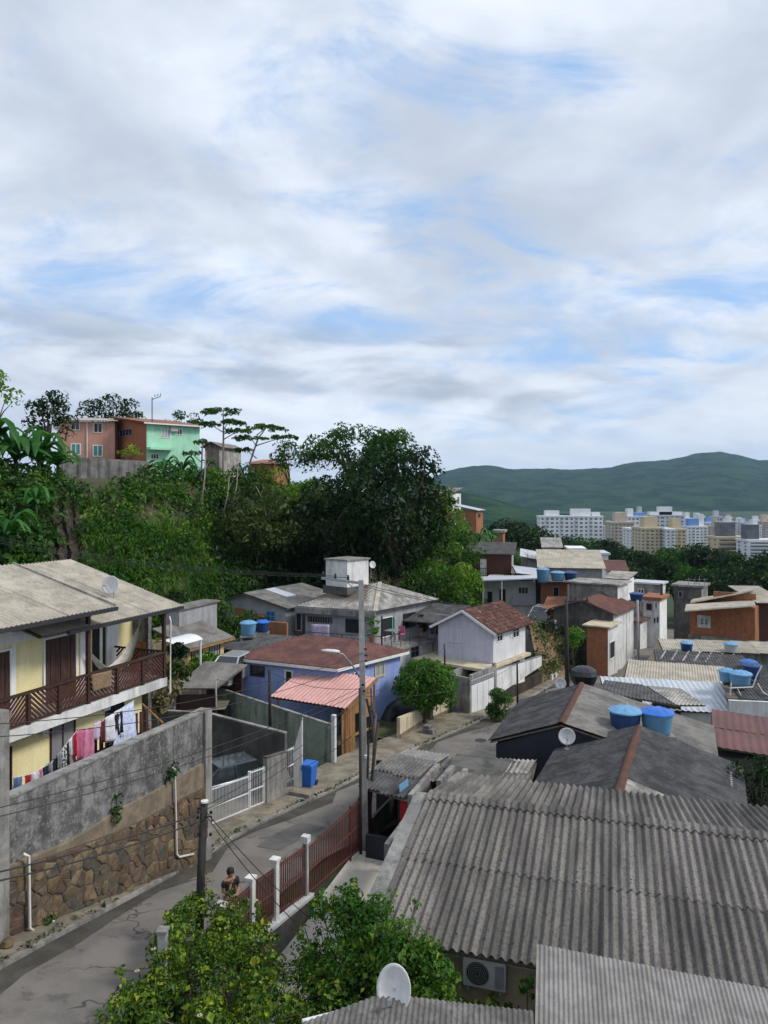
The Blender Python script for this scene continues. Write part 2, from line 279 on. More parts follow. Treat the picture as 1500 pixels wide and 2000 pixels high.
# ------------------------------------------------------------------ mesh building
def link(o, parent=None):
    COL.objects.link(o)
    if parent is not None: o.parent = parent
    return o
def tag(o, label=None, cat=None, group=None, kind=None):
    if cat and not kind: kind = 'thing'
    for k, v in (('label', label), ('category', cat), ('group', group), ('kind', kind)):
        if v: o[k] = v
    return o
def ortho(a):
    a = Vector(a).normalized(); b = a.cross(Vector((0, 0, 1)))
    if b.length < 1e-3: b = Vector((1, 0, 0))
    b.normalize(); return b, b.cross(a).normalized()
class MB:
    def __init__(s): s.v = []; s.f = []
    def add(s, vs, fs):
        k = len(s.v); s.v += [tuple(p) for p in vs]; s.f += [tuple(i + k for i in q) for q in fs]; return s
    def box(s, x0, x1, y0, y1, z0, z1):
        x0, x1 = sorted((x0, x1)); y0, y1 = sorted((y0, y1)); z0, z1 = sorted((z0, z1))
        return s.add([(x, y, z) for z in (z0, z1) for y in (y0, y1) for x in (x0, x1)],
                     [(0, 2, 3, 1), (4, 5, 7, 6), (0, 1, 5, 4), (2, 6, 7, 3), (0, 4, 6, 2), (1, 3, 7, 5)])
    def hexa(s, lo, hi):       # two quads, bottom and top, same winding (counter-clockwise from above)
        return s.add(list(lo) + list(hi), [(3, 2, 1, 0), (4, 5, 6, 7)] + [(i, (i + 1) % 4, 4 + (i + 1) % 4, 4 + i) for i in range(4)])
    def slab(s, poly, th):     # polygon in 3-D thickened along its normal, downwards
        p = [Vector(q) for q in poly]; n = (p[1] - p[0]).cross(p[2] - p[0]).normalized()
        k = len(p); s.add(p + [q - n * th for q in p], [tuple(range(k)), tuple(range(2 * k - 1, k - 1, -1))] + [(i, k + i, k + (i + 1) % k, (i + 1) % k) for i in range(k)]); return s
    def prism(s, poly, z0, z1):
        k = len(poly)
        return s.add([(x, y, z0) for x, y in poly] + [(x, y, z1) for x, y in poly],
                     [tuple(range(k - 1, -1, -1)), tuple(range(k, 2 * k))] + [(i, (i + 1) % k, k + (i + 1) % k, k + i) for i in range(k)])
    def tube(s, pts, r, n=8, cap=True):
        pts = [Vector(p) for p in pts]; rs = r if isinstance(r, (list, tuple)) else [r] * len(pts); k0 = len(s.v); vs = []
        for i, p in enumerate(pts):
            a = pts[min(i + 1, len(pts) - 1)] - pts[max(i - 1, 0)]; u, w = ortho(a)
            vs += [p + (u * math.cos(2 * math.pi * j / n) + w * math.sin(2 * math.pi * j / n)) * rs[i] for j in range(n)]
        fs = [(i * n + j, i * n + (j + 1) % n, (i + 1) * n + (j + 1) % n, (i + 1) * n + j) for i in range(len(pts) - 1) for j in range(n)]
        if cap: fs += [tuple(range(n - 1, -1, -1)), tuple((len(pts) - 1) * n + j for j in range(n))]
        return s.add(vs, fs)
    def bar(s, a, b, w, h=None):   # square bar
        a, b = Vector(a), Vector(b); u, v = ortho(b - a); h = h or w; u = u * w / 2; v = v * h / 2
        return s.hexa([a - u - v, a + u - v, a + u + v, a - u + v], [b - u - v, b + u - v, b + u + v, b - u + v])
    def lathe(s, prof, n=20, o=(0, 0, 0), axis=None):
        vs = []; o = Vector(o); ax = Vector(axis or (0, 0, 1)).normalized(); u, w = ortho(ax)
        for r, z in prof: vs += [o + ax * z + (u * math.cos(2 * math.pi * j / n) + w * math.sin(2 * math.pi * j / n)) * max(r, 1e-4) for j in range(n)]
        fs = [(i * n + j, i * n + (j + 1) % n, (i + 1) * n + (j + 1) % n, (i + 1) * n + j) for i in range(len(prof) - 1) for j in range(n)]
        return s.add(vs, fs)
    def mesh(s, name):
        me = bpy.data.meshes.new(name); me.from_pydata(s.v, [], s.f); me.update(); return me
    def obj(s, name, mat, parent=None, smooth=False, bevel=0.0):
        me = s.mesh(name); me.materials.append(M(mat) if isinstance(mat, str) else mat)
        if smooth: me.polygons.foreach_set('use_smooth', [True] * len(me.polygons))
        o = link(bpy.data.objects.new(name, me), parent)
        if bevel:
            b = o.modifiers.new('b', 'BEVEL'); b.width = bevel; b.segments = 2; b.limit_method = 'ANGLE'
        return o
def B(*a): return MB().box(*a)
class Fr:
    """a thing's own axes: X to the right of the street direction, Y along it (deg to the right of the view), Z up"""
    def __init__(s, o, deg=0.0):
        s.o = Vector(o); s.a = R(deg); s.X = Vector((math.cos(s.a), -math.sin(s.a), 0)); s.Y = Vector((math.sin(s.a), math.cos(s.a), 0)); s.C = Vector((0, 0, CZ))
    def w2l(s, p): q = Vector(p) - s.o; return Vector((q.dot(s.X), q.dot(s.Y), q.z))
    def l2w(s, p): return s.o + s.X * p[0] + s.Y * p[1] + Vector((0, 0, p[2]))
    def onx(s, x, px, py):
        r = ray(px, py); t = (x - (s.C - s.o).dot(s.X)) / r.dot(s.X); return s.w2l(s.C + r * t)
    def ony(s, y, px, py):
        r = ray(px, py); t = (y - (s.C - s.o).dot(s.Y)) / r.dot(s.Y); return s.w2l(s.C + r * t)
    def onz(s, z, px, py):
        r = ray(px, py); t = (s.o.z + z - CZ) / r.z; return s.w2l(s.C + r * t)
    def atl(s, px, py, d): return s.w2l(at(px, py, d))
def thing(name, label, cat, fr=None, group=None, o=None, deg=0.0):
    fr = fr or Fr(o, deg); e = bpy.data.objects.new(name, None); e.location = fr.o; e.rotation_euler = (0, 0, -fr.a); e.empty_display_size = .2
    link(e); tag(e, label, cat, group); e_fr[e.name] = fr; return e, fr
e_fr = {}
def struct(name, mb, mat, **k): return tag(mb.obj(name, mat, **k), kind='structure')
def wave_sheet(w, l, pitch, amp, seg=6, rows=2, trap=False):
    n = max(1, round(w / pitch)); nx = n * seg + 1; vs = []; fs = []
    for j in range(rows + 1):
        for i in range(nx):
            ph = 2 * math.pi * i / seg; c = math.cos(ph)
            z = amp * (max(-1, min(1, c * 2.2)) if trap else c)
            vs.append((w * i / (nx - 1), -l * j / rows, z))
    for j in range(rows):
        for i in range(nx - 1): k = j * nx + i; fs.append((k, k + nx, k + nx + 1, k + 1))
    m = MB(); m.add(vs, fs); return m
def roof_plane(parent, A, Bq, D, nu, nv, mat, pitch=.177, amp=.025, seg=6, trap=False, under='wood_old', name='roof', pieces='sheet', smooth=True, lap=.12, mats=None, th=.05):
    """roof plane of overlapping corrugated sheets; A-B upper edge, A-D the left edge down the slope (local to parent)"""
    A, Bq, D = Vector(A), Vector(Bq), Vector(D); U = Bq - A; V = D - A; u = U.normalized(); v = (V - u * V.dot(u)).normalized() * -1; n = u.cross(v).normalized()
    if n.z < 0: n = -n
    base = MB().slab([A - n * (amp + .02), D - n * (amp + .02), D + U - n * (amp + .02), Bq - n * (amp + .02)], th); ro = base.obj(name, under, parent)
    w = U.length / nu; l = V.length / nv; me = wave_sheet(w, l + lap, pitch, amp, seg, 2, trap).mesh('sheet')
    if smooth: me.polygons.foreach_set('use_smooth', [True] * len(me.polygons))
    me.materials.append(M(mat)); vd = -V.normalized(); nn = u.cross(vd).normalized()
    alt = {}
    for j in range(nv):
        for i in range(nu):
            mm = me
            if mats and (i, j) in mats:
                k = mats[(i, j)]
                if k not in alt: alt[k] = me.copy(); alt[k].materials.clear(); alt[k].materials.append(M(k))
                mm = alt[k]
            o = link(bpy.data.objects.new(pieces, mm), ro)
            p = A + u * (i * w) + V.normalized() * (j * l - (lap * .5 if j else 0)) + nn * (.012 * (nv - j) + random.uniform(0, .006) + .004 * (i % 2))
            q = Matrix((u, vd, nn)).transposed().to_4x4(); q.translation = p
            o.matrix_local = q @ Matrix.Rotation(random.uniform(-.004, .004), 4, 'Z')
    return ro
def roof_poly(parent, poly, mat, along, pitch=.177, amp=.022, seg=5, name='roof', under='wood_old', trap=False, th=.05, step=None):
    """one roof face of any convex outline, corrugated down the slope; along = direction of the upper edge"""
    P = [Vector(p) for p in poly]; n = (P[1] - P[0]).cross(P[2] - P[0]).normalized()
    if n.z < 0: n = -n; P = P[::-1]
    u = Vector(along).normalized(); u = (u - n * u.dot(n)).normalized(); v = n.cross(u); o = P[0]
    q = [((p - o).dot(u), (p - o).dot(v)) for p in P]; u0 = min(a for a, b in q); u1 = max(a for a, b in q)
    N = max(2, int((u1 - u0) / pitch * seg)); vs = []; fs = []
    for i in range(N + 1):
        x = u0 + (u1 - u0) * (i / N * .9998 + .0001); ys = []
        for k in range(len(q)):
            (xa, ya), (xb, yb) = q[k], q[(k + 1) % len(q)]
            if (xa - x) * (xb - x) <= 0 and abs(xa - xb) > 1e-9: ys.append(ya + (yb - ya) * (x - xa) / (xb - xa))
        c = math.cos(2 * math.pi * i / seg); h = amp * (max(-1, min(1, 2.2 * c)) if trap else c) + .03
        for y in (min(ys), max(ys)): vs.append(o + u * x + v * y + n * h)
        if i: k = 2 * i; fs.append((k - 2, k, k + 1, k - 1))
    ro = MB().slab(P, th).obj(name, under, parent); m = MB(); m.add(vs, fs); m.obj('corrugated_sheet', mat, ro, smooth=True); return ro
def window(parent, fr, face, c, a0, a1, z0, z1, frame='white_trim', pane='glass', mull=1, bar=0, fw=.06, out=.05, sgn=1, name='window', sill=None):
    """window on plane x=c or y=c (face), frame standing proud, panes set back in it; sgn = outward direction"""
    def bx(m, a, b, p, q, o0, o1):
        lo, hi = c + sgn * o0, c + sgn * o1
        return m.box(lo, hi, a, b, p, q) if face == 'x' else m.box(a, b, lo, hi, p, q)
    a0, a1 = sorted((a0, a1)); z0, z1 = sorted((z0, z1)); m = MB()
    bx(m, a0, a0 + fw, z0, z1, 0, out); bx(m, a1 - fw, a1, z0, z1, 0, out); bx(m, a0 + fw, a1 - fw, z0, z0 + fw, 0, out); bx(m, a0 + fw, a1 - fw, z1 - fw, z1, 0, out)
    for i in range(1, mull + 1):
        x = a0 + (a1 - a0) * i / (mull + 1); bx(m, x - fw * .4, x + fw * .4, z0 + fw, z1 - fw, 0, out * .8)
    for i in range(1, bar + 1):
        z = z0 + (z1 - z0) * i / (bar + 1); bx(m, a0 + fw, a1 - fw, z - fw * .3, z + fw * .3, 0, out * .7)
    o = m.obj(name, frame, parent); bx(MB(), a0 + fw * .9, a1 - fw * .9, z0 + fw * .9, z1 - fw * .9, .004, .012).obj('pane', pane, o)
    if sill: bx(MB(), a0 - .06, a1 + .06, z0 - .07, z0 - .003, 0, out + .06).obj('sill', sill, o)
    return o
def winpx(parent, fr, face, c, px0, py0, px1, py1, **k):
    fn = fr.onx if face == 'x' else fr.ony; a, b = fn(c, px0, py0), fn(c, px1, py1); i = 1 if face == 'x' else 0
    zt = fn(c, (px0 + px1) / 2, py0).z; zb = fn(c, (px0 + px1) / 2, py1).z
    return window(parent, fr, face, c, a[i], b[i], zb, zt, **k)
# leaves -----------------------------------------------------------------
def fast_mesh(name, v, quads, mat, smooth=False):
    me = bpy.data.meshes.new(name); v = np.asarray(v, np.float32); q = np.asarray(quads, np.int32)
    me.vertices.add(len(v)); me.vertices.foreach_set('co', v.ravel()); me.loops.add(q.size); me.loops.foreach_set('vertex_index', q.ravel())
    me.polygons.add(len(q)); me.polygons.foreach_set('loop_start', np.arange(0, q.size, q.shape[1], dtype=np.int32))
    me.update(calc_edges=True); me.validate(); me.materials.append(M(mat))
    if smooth: me.polygons.foreach_set('use_smooth', np.ones(len(q), bool))
    return me
def unit(a): return a / np.maximum(np.linalg.norm(a, axis=1, keepdims=True), 1e-6)
def leaf_mesh(name, pts, nrm, size, mat, aspect=.55, droop=.3, rng=RNG, fold=.18):
    """kite-shaped leaves folded along the midrib, one per point"""
    n = len(pts); pts = np.asarray(pts); nrm = unit(np.asarray(nrm) + rng.normal(0, .45, (n, 3)))
    t = unit(np.cross(nrm, rng.normal(0, 1, (n, 3)))); t[:, 2] -= droop; t = unit(t); b = unit(np.cross(nrm, t)); nn = np.cross(t, b)
    s = (np.asarray(size) * np.clip(rng.lognormal(-.05, .38, n), .35, 2.1))[:, None]
    base = pts - t * s * .5; tip = pts + t * s * .5 - np.array([0, 0, 1]) * s * .12; mid = pts + t * s * .02
    l = mid + b * s * aspect * .5 + nn * s * fold; r = mid - b * s * aspect * .5 + nn * s * fold
    v = np.stack([base, l, tip, r], 1).reshape(-1, 3); q = np.arange(4 * n).reshape(-1, 4)
    tri = np.concatenate([q[:, [0, 2, 1]], q[:, [0, 3, 2]]])
    return fast_mesh(name, v, tri, mat)
def clump_points(clumps, per, rng=RNG, shell=.62, squash=.8):
    """points through a set of leaf clumps (x,y,z,r); returns points and outward normals"""
    P, N = [], []
    for (x, y, z, r) in clumps:
        k = max(3, int(per * r * r)); d = unit(rng.normal(0, 1, (k, 3))); d[:, 2] = np.abs(d[:, 2]) * rng.choice([1, 1, 1, -1], k)
        rad = r * (shell + (1.08 - shell) * rng.random(k) ** .6)[:, None]; p = d * rad; p[:, 2] *= squash
        P.append(p + np.array([x, y, z])); N.append(d + np.array([0, 0, .35]))
    return np.concatenate(P), np.concatenate(N)
def crown_clumps(c, rx, ry, rz, n, r0, r1, rng=RNG, hollow=.45, flat=0.0):
    out = []
    while len(out) < n:
        d = unit(rng.normal(0, 1, (1, 3)))[0]; k = hollow + (1 - hollow) * rng.random() ** .5
        z = d[2] * k
        if flat and z < -.35: continue
        out.append((c[0] + d[0] * k * rx, c[1] + d[1] * k * ry, c[2] + z * rz, rng.uniform(r0, r1)))
    return out
def leaf_obj(name, clumps, per, size, mat, parent, **k):
    sq = k.pop('squash', .8); sh = k.pop('shell', .62); p, nr = clump_points(clumps, per, shell=sh, squash=sq)
    me = leaf_mesh(name, p, nr, np.full(len(p), size), mat, **k); return link(bpy.data.objects.new(name, me), parent)
def trunk_mb(base, top, r, limbs, rng=RNG):
    m = MB(); b, t = Vector(base), Vector(top); k = [b.lerp(t, i / 5) + Vector((rng.normal(0, .06), rng.normal(0, .06), 0)) * (t - b).length * .25 * (0 < i) for i in range(6)]
    m.tube(k, [r * (1 - .11 * i) for i in range(6)], 8)
    for q in limbs:
        q = Vector(q); s = k[int(rng.integers(2, 5))]; mid = s.lerp(q, .5) + Vector((0, 0, .1 * (q - s).length)); m.tube([s, mid, q], [r * .5, r * .33, r * .12], 6)
    return m
def tree(name, label, base, c, rx, ry, rz, ncl, r0, r1, per, size, mat, trunk=.2, group=None, bark='bark', flat=.3, hollow=.45, cat='tree', limbs=7, lean=None):
    """tree standing at base (world); c = crown centre relative to it"""
    e, fr = thing(name, label, cat, o=base, group=group); cl = crown_clumps(c, rx, ry, rz, ncl, r0, r1, flat=flat, hollow=hollow)
    leaf_obj('crown', cl, per, size, mat, e)
    zb0 = min(-.4, (h(base[0], base[1]) - base[2] - .4) if abs(base[2]) < 200 else -1.5); trunk_mb((0, 0, zb0), (c[0], c[1], c[2]), trunk, [cl[int(i)][:3] for i in RNG.choice(len(cl), min(limbs, len(cl)), replace=False)]).obj('trunk', bark, e, smooth=True)
    return e
def copy_tree(o, loc, rz=0.0, sc=1.0, label=None):
    r = o.copy(); COL.objects.link(r); r.location = loc; r.rotation_euler = (0, 0, rz); r.scale = (sc, sc, sc) if not isinstance(sc, tuple) else sc
    if label: r['label'] = label
    for ch in list(o.children):
        c = ch.copy(); COL.objects.link(c); c.parent = r
        for gch in list(ch.children):
            d = gch.copy(); COL.objects.link(d); d.parent = c
    return r
# ================================================================== terrain
HPX = [-500, 0, 110, 300, 450, 600, 750, 850, 900, 960, 1050, 1150, 1300]
HDB = [36, 40, 42, 46, 56, 63, 62, 62, 64, 74, 92, 120, 160]
HZB = [2.5, 2.5, 2.5, 2.0, 1.5, 1.2, 1.0, .6, -.2, -1.5, -5, -9, -13]
HDT = [48, 54, 58, 62, 71, 78, 82, 88, 95, 108, 130, 160, 200]
HZT = [14.5, 14, 13.2, 13.6, 13.0, 12.4, 11, 8.5, 6.5, 4.5, 0, -8, -15]
FAN_A = Fr((-3.1, 19.7, 0), 20)      # the red fence line, right-hand side of the road
def H(x, y):
    x = np.asarray(x, float); y = np.asarray(y, float); px = x / np.maximum(y, 3) * F + HX
    z = np.interp(y, GY, GZ) - np.interp(y, [12, 14, 80, 200], [.5, .5, .7, 0])
    lx = (x - FAN_A.o.x) * FAN_A.X.x + (y - FAN_A.o.y) * FAN_A.X.y
    z = np.where((lx > -.7) & (y < 30), np.minimum(z, -.55), z)
    db, zb, dt, zt = (np.interp(px, HPX, q) for q in (HDB, HZB, HDT, HZT))
    t = np.clip((y - db) / (dt - db), 0, 1); s = t * t * (3 - 2 * t) * .35 + t * .65
    hz = z + (zb - z) * np.clip((y - db + 12) / 12, 0, 1); hz = np.where(y > db, zb + (zt - zb) * s, hz)
    back = np.clip((y - dt - 40) / 260, 0, 1); far = np.interp(y, GY, GZ); hz = np.where(y > dt + 40, hz * (1 - back) + far * back, hz)
    k = np.clip((1250 - px) / 150, 0, 1)
    z = np.where(y < 5, 4, z * (1 - k) + hz * k)
    return z
def h(x, y): return float(H(x, y))
rows = np.concatenate([np.linspace(-6, 12, 8), np.linspace(13, 130, 150), np.geomspace(132, 8000, 45)]); cols = np.linspace(-.95, .95, 170)
gx = np.tan(cols)[None, :] * (np.maximum(rows, 0)[:, None] + 14) ; gy = np.repeat(rows[:, None], len(cols), 1); gz = H(gx, gy)
gz = gz + np.where((gy > 36) & (gy < 130), .25 * np.sin(gx * 1.7 + gy) * np.cos(gy * 1.3), 0) * (gx < 5)
idx = np.arange(gx.size).reshape(gx.shape); q = np.stack([idx[:-1, :-1], idx[:-1, 1:], idx[1:, 1:], idx[1:, :-1]], -1).reshape(-1, 4)
me = fast_mesh('ground', np.stack([gx, gy, gz], -1).reshape(-1, 3), q, 'soil', True); tag(link(bpy.data.objects.new('ground', me)), kind='structure')
# ------------------------------------------------------------------ road, pavement, kerb
LE = [(-260, 2050), (-120, 1968), (0, 1897), (100, 1842), (200, 1788), (300, 1735), (400, 1676), (489, 1621), (542, 1596), (616, 1563), (690, 1527), (760, 1490), (816, 1464), (879, 1436), (932, 1413), (985, 1392), (1045, 1360), (1120, 1315), (1190, 1279), (1245, 1251), (1290, 1228)]
lp = [gp(*q) for q in LE]
def resample(p, step=1.2):
    out = [p[0]]
    for a, b in zip(p, p[1:]):
        n = max(1, int((b - a).length / step)); out += [a.lerp(b, (i + 1) / n) for i in range(n)]
    k = [out[0]] + [(out[i - 1] + out[i] * 2 + out[i + 1]) / 4 for i in range(1, len(out) - 1)] + [out[-1]]; return k
lp = resample(lp)
def offs(p, w, dz=0.0):
    o = []
    for i, a in enumerate(p):
        d = p[min(i + 2, len(p) - 1)] - p[max(i - 2, 0)]; d.z = 0; d.normalize(); n = Vector((d.y, -d.x, 0)); ww = w(a.y) if callable(w) else w
        q = a + n * ww; o.append(Vector((q.x, q.y, g(a.y) + dz)))
    return o
def strip(a, b):
    m = MB(); n = len(a); m.add(list(a) + list(b), [(i, n + i, n + i + 1, i + 1) for i in range(n - 1)]); return m
rw = lambda y: float(np.interp(y, [14, 26, 32, 44, 60, 95], [3.5, 3.5, 4.3, 5.0, 5.0, 5.0]))
mb = MB(); NR = 6
prev = None
for k in range(NR + 1):
    cur = offs(lp, lambda y, k=k: rw(y) * k / NR, .02 + .05 * math.sin(math.pi * k / NR))
    if prev: s_ = strip(prev, cur); mb.add(s_.v, s_.f)
    prev = cur
struct('road', mb, 'asphalt', smooth=True)
# damp, dirty gutter along the left edge of the road, with a ragged inner edge
gl0 = offs(lp, .0, .034); gl1 = []
for i, a in enumerate(offs(lp, lambda y: .55 + .32 * math.sin(y * .9) + .22 * math.sin(y * 2.3 + 1) + .15 * math.sin(y * 5.1), .055)): gl1.append(a)
mb = strip(gl0, gl1); struct('gutter', mb, 'asphalt_wet', smooth=True)
# repair patches and a drain cover let into the asphalt
surf('patch_asphalt', (.095, .092, .09), (.12, .115, .108), 1.5, .95, .4, 40)
for k, (i0, i1, a0, a1) in enumerate(((14, 19, .55, .95), (24, 27, .15, .5), (31, 35, .35, .9), (8, 10, .3, .55))):
    m = MB(); seg = lp[i0:i1 + 1]; aa = offs(lp, lambda y, a0=a0: rw(y) * a0 + .06 * math.sin(y * 3), .078)[i0:i1 + 1]; bb = offs(lp, lambda y, a1=a1: rw(y) * a1 + .08 * math.sin(y * 4 + 1), .078)[i0:i1 + 1]; s_ = strip(aa, bb); struct('road_patch', s_, 'patch_asphalt')
dc = offs(lp, 1.9, .082)[20]; 
m = MB(); m.lathe([(.0, .012), (.30, .012), (.31, .0)], 24, dc); struct('drain_cover', m, 'black_metal')
# kerb and pavement on the left
kw = lambda y: -float(np.interp(y, [14, 22, 24.5, 26, 30, 34, 40, 48, 60, 95], [1.0, 1.05, 1.1, 1.7, 1.5, 2.4, 2.2, 2.2, 1.6, 1.6]))
k0 = offs(lp, 0, -.02); k1 = offs(lp, 0, .12); k2 = offs(lp, -.14, .12); k3 = offs(lp, kw, .11)
mb = strip(k1, k0); s_ = strip(k2, k1); mb.add(s_.v, s_.f); struct('kerb', mb, 'concrete')
struct('pavement', strip(k3, offs(lp, -.14, .115)), 'pavement', smooth=True)
# weeds along the kerb joint
pts = []
for i in range(len(lp) - 1):
    if lp[i].y > 46: break
    for _ in range(int(RNG.integers(0, 26))): 
        a = lp[i].lerp(lp[i + 1], RNG.random()); w = -.16 + RNG.normal(0, .08); pts.append((a.x + w, a.y, g(a.y) + .14 + RNG.random() * .06))
pts = np.array(pts); me = leaf_mesh('weeds', pts, np.tile([0, 0, 1.0], (len(pts), 1)), np.full(len(pts), .13), 'leaf_olive'); tag(link(bpy.data.objects.new('weeds', me)), 'low weeds growing along the kerb of the left pavement', 'weeds', kind='stuff')
# ================================================================== mountains, far city
def fbm(x, y, seed, oct=5):
    r = np.random.default_rng(seed); o = 0; a = 1.0; f = 1.0
    for _ in range(oct):
        for _ in range(3):
            th = r.uniform(0, 6.28); ph = r.uniform(0, 6.28); o = o + a / 3 * np.sin((x * math.cos(th) + y * math.sin(th)) * f + ph + 1.3 * np.sin((x * math.sin(th) - y * math.cos(th)) * f * .7 + ph))
        a *= .5; f *= 2.1
    return o
def mountain(name, prof, d0, d1, zb, seed, nx=460, ny=110, amp=1.0):
    pxs = np.linspace(prof[0][0], prof[-1][0], nx); pys = np.interp(pxs, [p[0] for p in prof], [p[1] for p in prof])
    top = CZ + (HY - pys) / F * d1; u = np.linspace(0, 1.5, ny); d = d0 + (d1 - d0) * u
    X = (pxs[None, :] - HX) / F * d1 * (0.55 + .45 * u[:, None]); Y = np.repeat(d[:, None], nx, 1)
    e = np.where(u < 1, np.sin(u * math.pi / 2) ** 1.15, 1 - (u - 1) * 1.6)[:, None]
    ridge = fbm(X / (.12 * d1), Y / (.12 * d1), seed); Z = zb + (top[None, :] - zb) * e * (1 + .30 * ridge * np.clip(1 - u, 0, 1)[:, None]) + amp * fbm(X / 55, Y / 55, seed + 1, 4) * 7.5 * np.minimum(1, e + .2)
    idx = np.arange(nx * ny).reshape(ny, nx); q = np.stack([idx[:-1, :-1], idx[:-1, 1:], idx[1:, 1:], idx[1:, :-1]], -1).reshape(-1, 4)
    tag(link(bpy.data.objects.new(name, fast_mesh(name, np.stack([X, Y, Z], -1).reshape(-1, 3), q, 'forest_far', True))), kind='structure')
mountain('mountain', [(300, 1000), (600, 985), (740, 962), (800, 948), (835, 938), (870, 922), (925, 912), (960, 912), (1000, 920), (1060, 917), (1110, 920), (1170, 917), (1240, 908), (1300, 902), (1360, 892), (1405, 888), (1440, 893), (1480, 904), (1560, 908), (1700, 915), (1900, 930), (2300, 960)], 2500, 4600, -45, 3)
mountain('foothill', [(500, 1010), (700, 985), (840, 962), (900, 960), (960, 972), (1010, 986), (1090, 1004), (1180, 1016), (1300, 1024)], 1100, 1900, -45, 9, 160, 40, .6)
def tower(label, px0, px1, ptop, pbase, d, mat, floors, cols, depth=14, group='far apartment towers', crown=(), bands=False, side=None, win='dark_band', name='apartment_tower'):
    """far block with its storeys of windows, roof parapet and lift housings; front faces the viewer, turned a little"""
    a, b = at(px0, pbase, d), at(px1, pbase, d); w = b.x - a.x; z1 = at(px0, ptop, d).z - a.z
    e, fr = thing(name, label, 'building', o=(a.x, d, a.z), deg=0, group=group)
    base = -40
    B(0, w, 0, depth, base, z1).obj('wall', mat, e); B(-.4, w + .4, -.4, depth + .4, z1 + .003, z1 + 1.1).obj('parapet', mat, e)
    fh = z1 / floors; m = MB(); s = MB()
    for i in range(floors):
        z = fh * i + fh * .32
        if bands: m.box(w * .06, w * .94, -.12, -.02, z, z + fh * .42); s.box(w * .04, w * .96, -1.0, -.13, z - fh * .18, z - .02)
        else:
            for j in range(cols):
                x = w * (j + .5) / cols; ww = w / cols * (.30 if j % 3 else .2); m.box(x - ww, x + ww, -.12, -.02, z, z + fh * .42)
                if j % 3 == 1: s.box(x - ww * 1.1, x + ww * 1.1, -.9, -.13, z - fh * .2, z - .02)
        for j in range(max(2, int(depth / 5))):
            y = depth * (j + .5) / max(2, int(depth / 5)); m.box(w + .02, w + .12, y - .9, y + .9, z, z + fh * .42); m.box(-.12, -.02, y - .9, y + .9, z, z + fh * .42)
    tag(m.obj('windows', win, e), kind='stuff')
    if s.v: tag(s.obj('balconies', mat, e), kind='stuff')
    for (c0, c1, hh, cm) in crown: B(w * c0, w * c1, depth * .25, depth * .75, z1 + 1.1, z1 + 1.1 + hh).obj('lift_housing', cm or mat, e)
    return e
tower('long white apartment block with three blocky roof turrets, furthest left of the far city', 1055, 1178, 1010, 1064, 640, 'tower_white', 7, 13, crown=((.10, .32, 4.5, None), (.52, .82, 6, None), (.84, .97, 3, None)))
tower('tan and white stepped tower just left of the pale blue roofed tower', 1193, 1238, 1022, 1075, 560, 'tower_tan', 8, 6, crown=((.25, .75, 7, 'tower_tan'),))
tower('white tower with pale blue roof and a tall water tower', 1226, 1264, 1010, 1080, 700, 'tower_white', 9, 5, crown=((.05, .35, 7, None), (.4, .98, 3, 'tower_blue')))
tower('tall white tower with dark balcony stripes and stepped top', 1270, 1337, 1008, 1080, 720, 'tower_grey', 10, 7, crown=((.3, .68, 8, 'tower_white'), (.02, .98, 3, 'tower_white')))
tower('ochre tower with rounded top housing in the middle of the city', 1252, 1296, 1034, 1088, 430, 'tower_ochre', 8, 5, depth=16, crown=((.25, .85, 6, 'tower_ochre'),))
tower('second ochre tower beside the white slab', 1315, 1340, 1036, 1075, 440, 'tower_ochre', 6, 3, depth=14, crown=((.1, .75, 6, 'tower_ochre'),))
tower('plain white slab between the two ochre towers', 1301, 1319, 1036, 1075, 424, 'tower_white', 6, 2)
tower('white block against the left flank of the ochre tower', 1230, 1250, 1035, 1078, 480, 'tower_white', 7, 2)
tower('white towers with blue roof pyramid right of the second ochre tower', 1343, 1382, 1030, 1070, 620, 'tower_white', 7, 5, crown=((.15, .6, 6, 'tower_blue'), (.65, .9, 10, None)))
tower('low ochre-roofed office block with dark glass box on top', 1402, 1464, 1052, 1085, 420, 'tower_ochre', 4, 6, bands=True, crown=((.15, .65, 8, 'dark_band'),))
tower('white and dark banded office block at the right edge', 1462, 1530, 1058, 1085, 400, 'tower_white', 4, 5, bands=True, crown=((.05, .4, 8, 'dark_band'),))
for i, (a, w_, tp_, d_, m_, l) in enumerate([(1186, 14, 1030, 620, 'tower_white', 'slim white tower between the long block and the tan tower'), (1206, 16, 1014, 760, 'tower_white', 'white tower rising behind the tan stepped tower'), (1246, 14, 1006, 800, 'tower_grey', 'pale grey tower behind the blue roofed tower'), (1262, 12, 1024, 640, 'tower_white', 'small white tower left of the dark striped one'),
    (1338, 16, 1014, 780, 'tower_white', 'tall white tower right of the dark striped one'), (1358, 15, 1018, 820, 'tower_white', 'white tower behind the blue pyramid roof'), (1380, 18, 1022, 700, 'tower_white', 'broad white tower right of the blue pyramid'), (1396, 14, 1030, 640, 'tower_tan', 'tan tower left of the ochre office'), (1420, 18, 1026, 760, 'tower_white', 'white tower above the ochre office'), (1446, 16, 1022, 840, 'tower_grey', 'grey tower above the dark glass box'), (1470, 18, 1028, 780, 'tower_white', 'white tower above the banded office'), (1488, 20, 1020, 860, 'tower_tan', 'pinkish tower at the right end of the skyline')]):
    tower(l, a, a + w_, tp_, 1072, d_, m_, 9 + i % 4, 3 + i % 3, depth=13, crown=((.2, .7, 4 + i % 3 * 2, 'tower_blue' if i in (3, 6) else None),), bands=i % 4 == 1)
rs = random.Random(5); hue = ['tower_white', 'tower_grey', 'tower_white', 'tower_tan', 'tower_white', 'tower_grey']
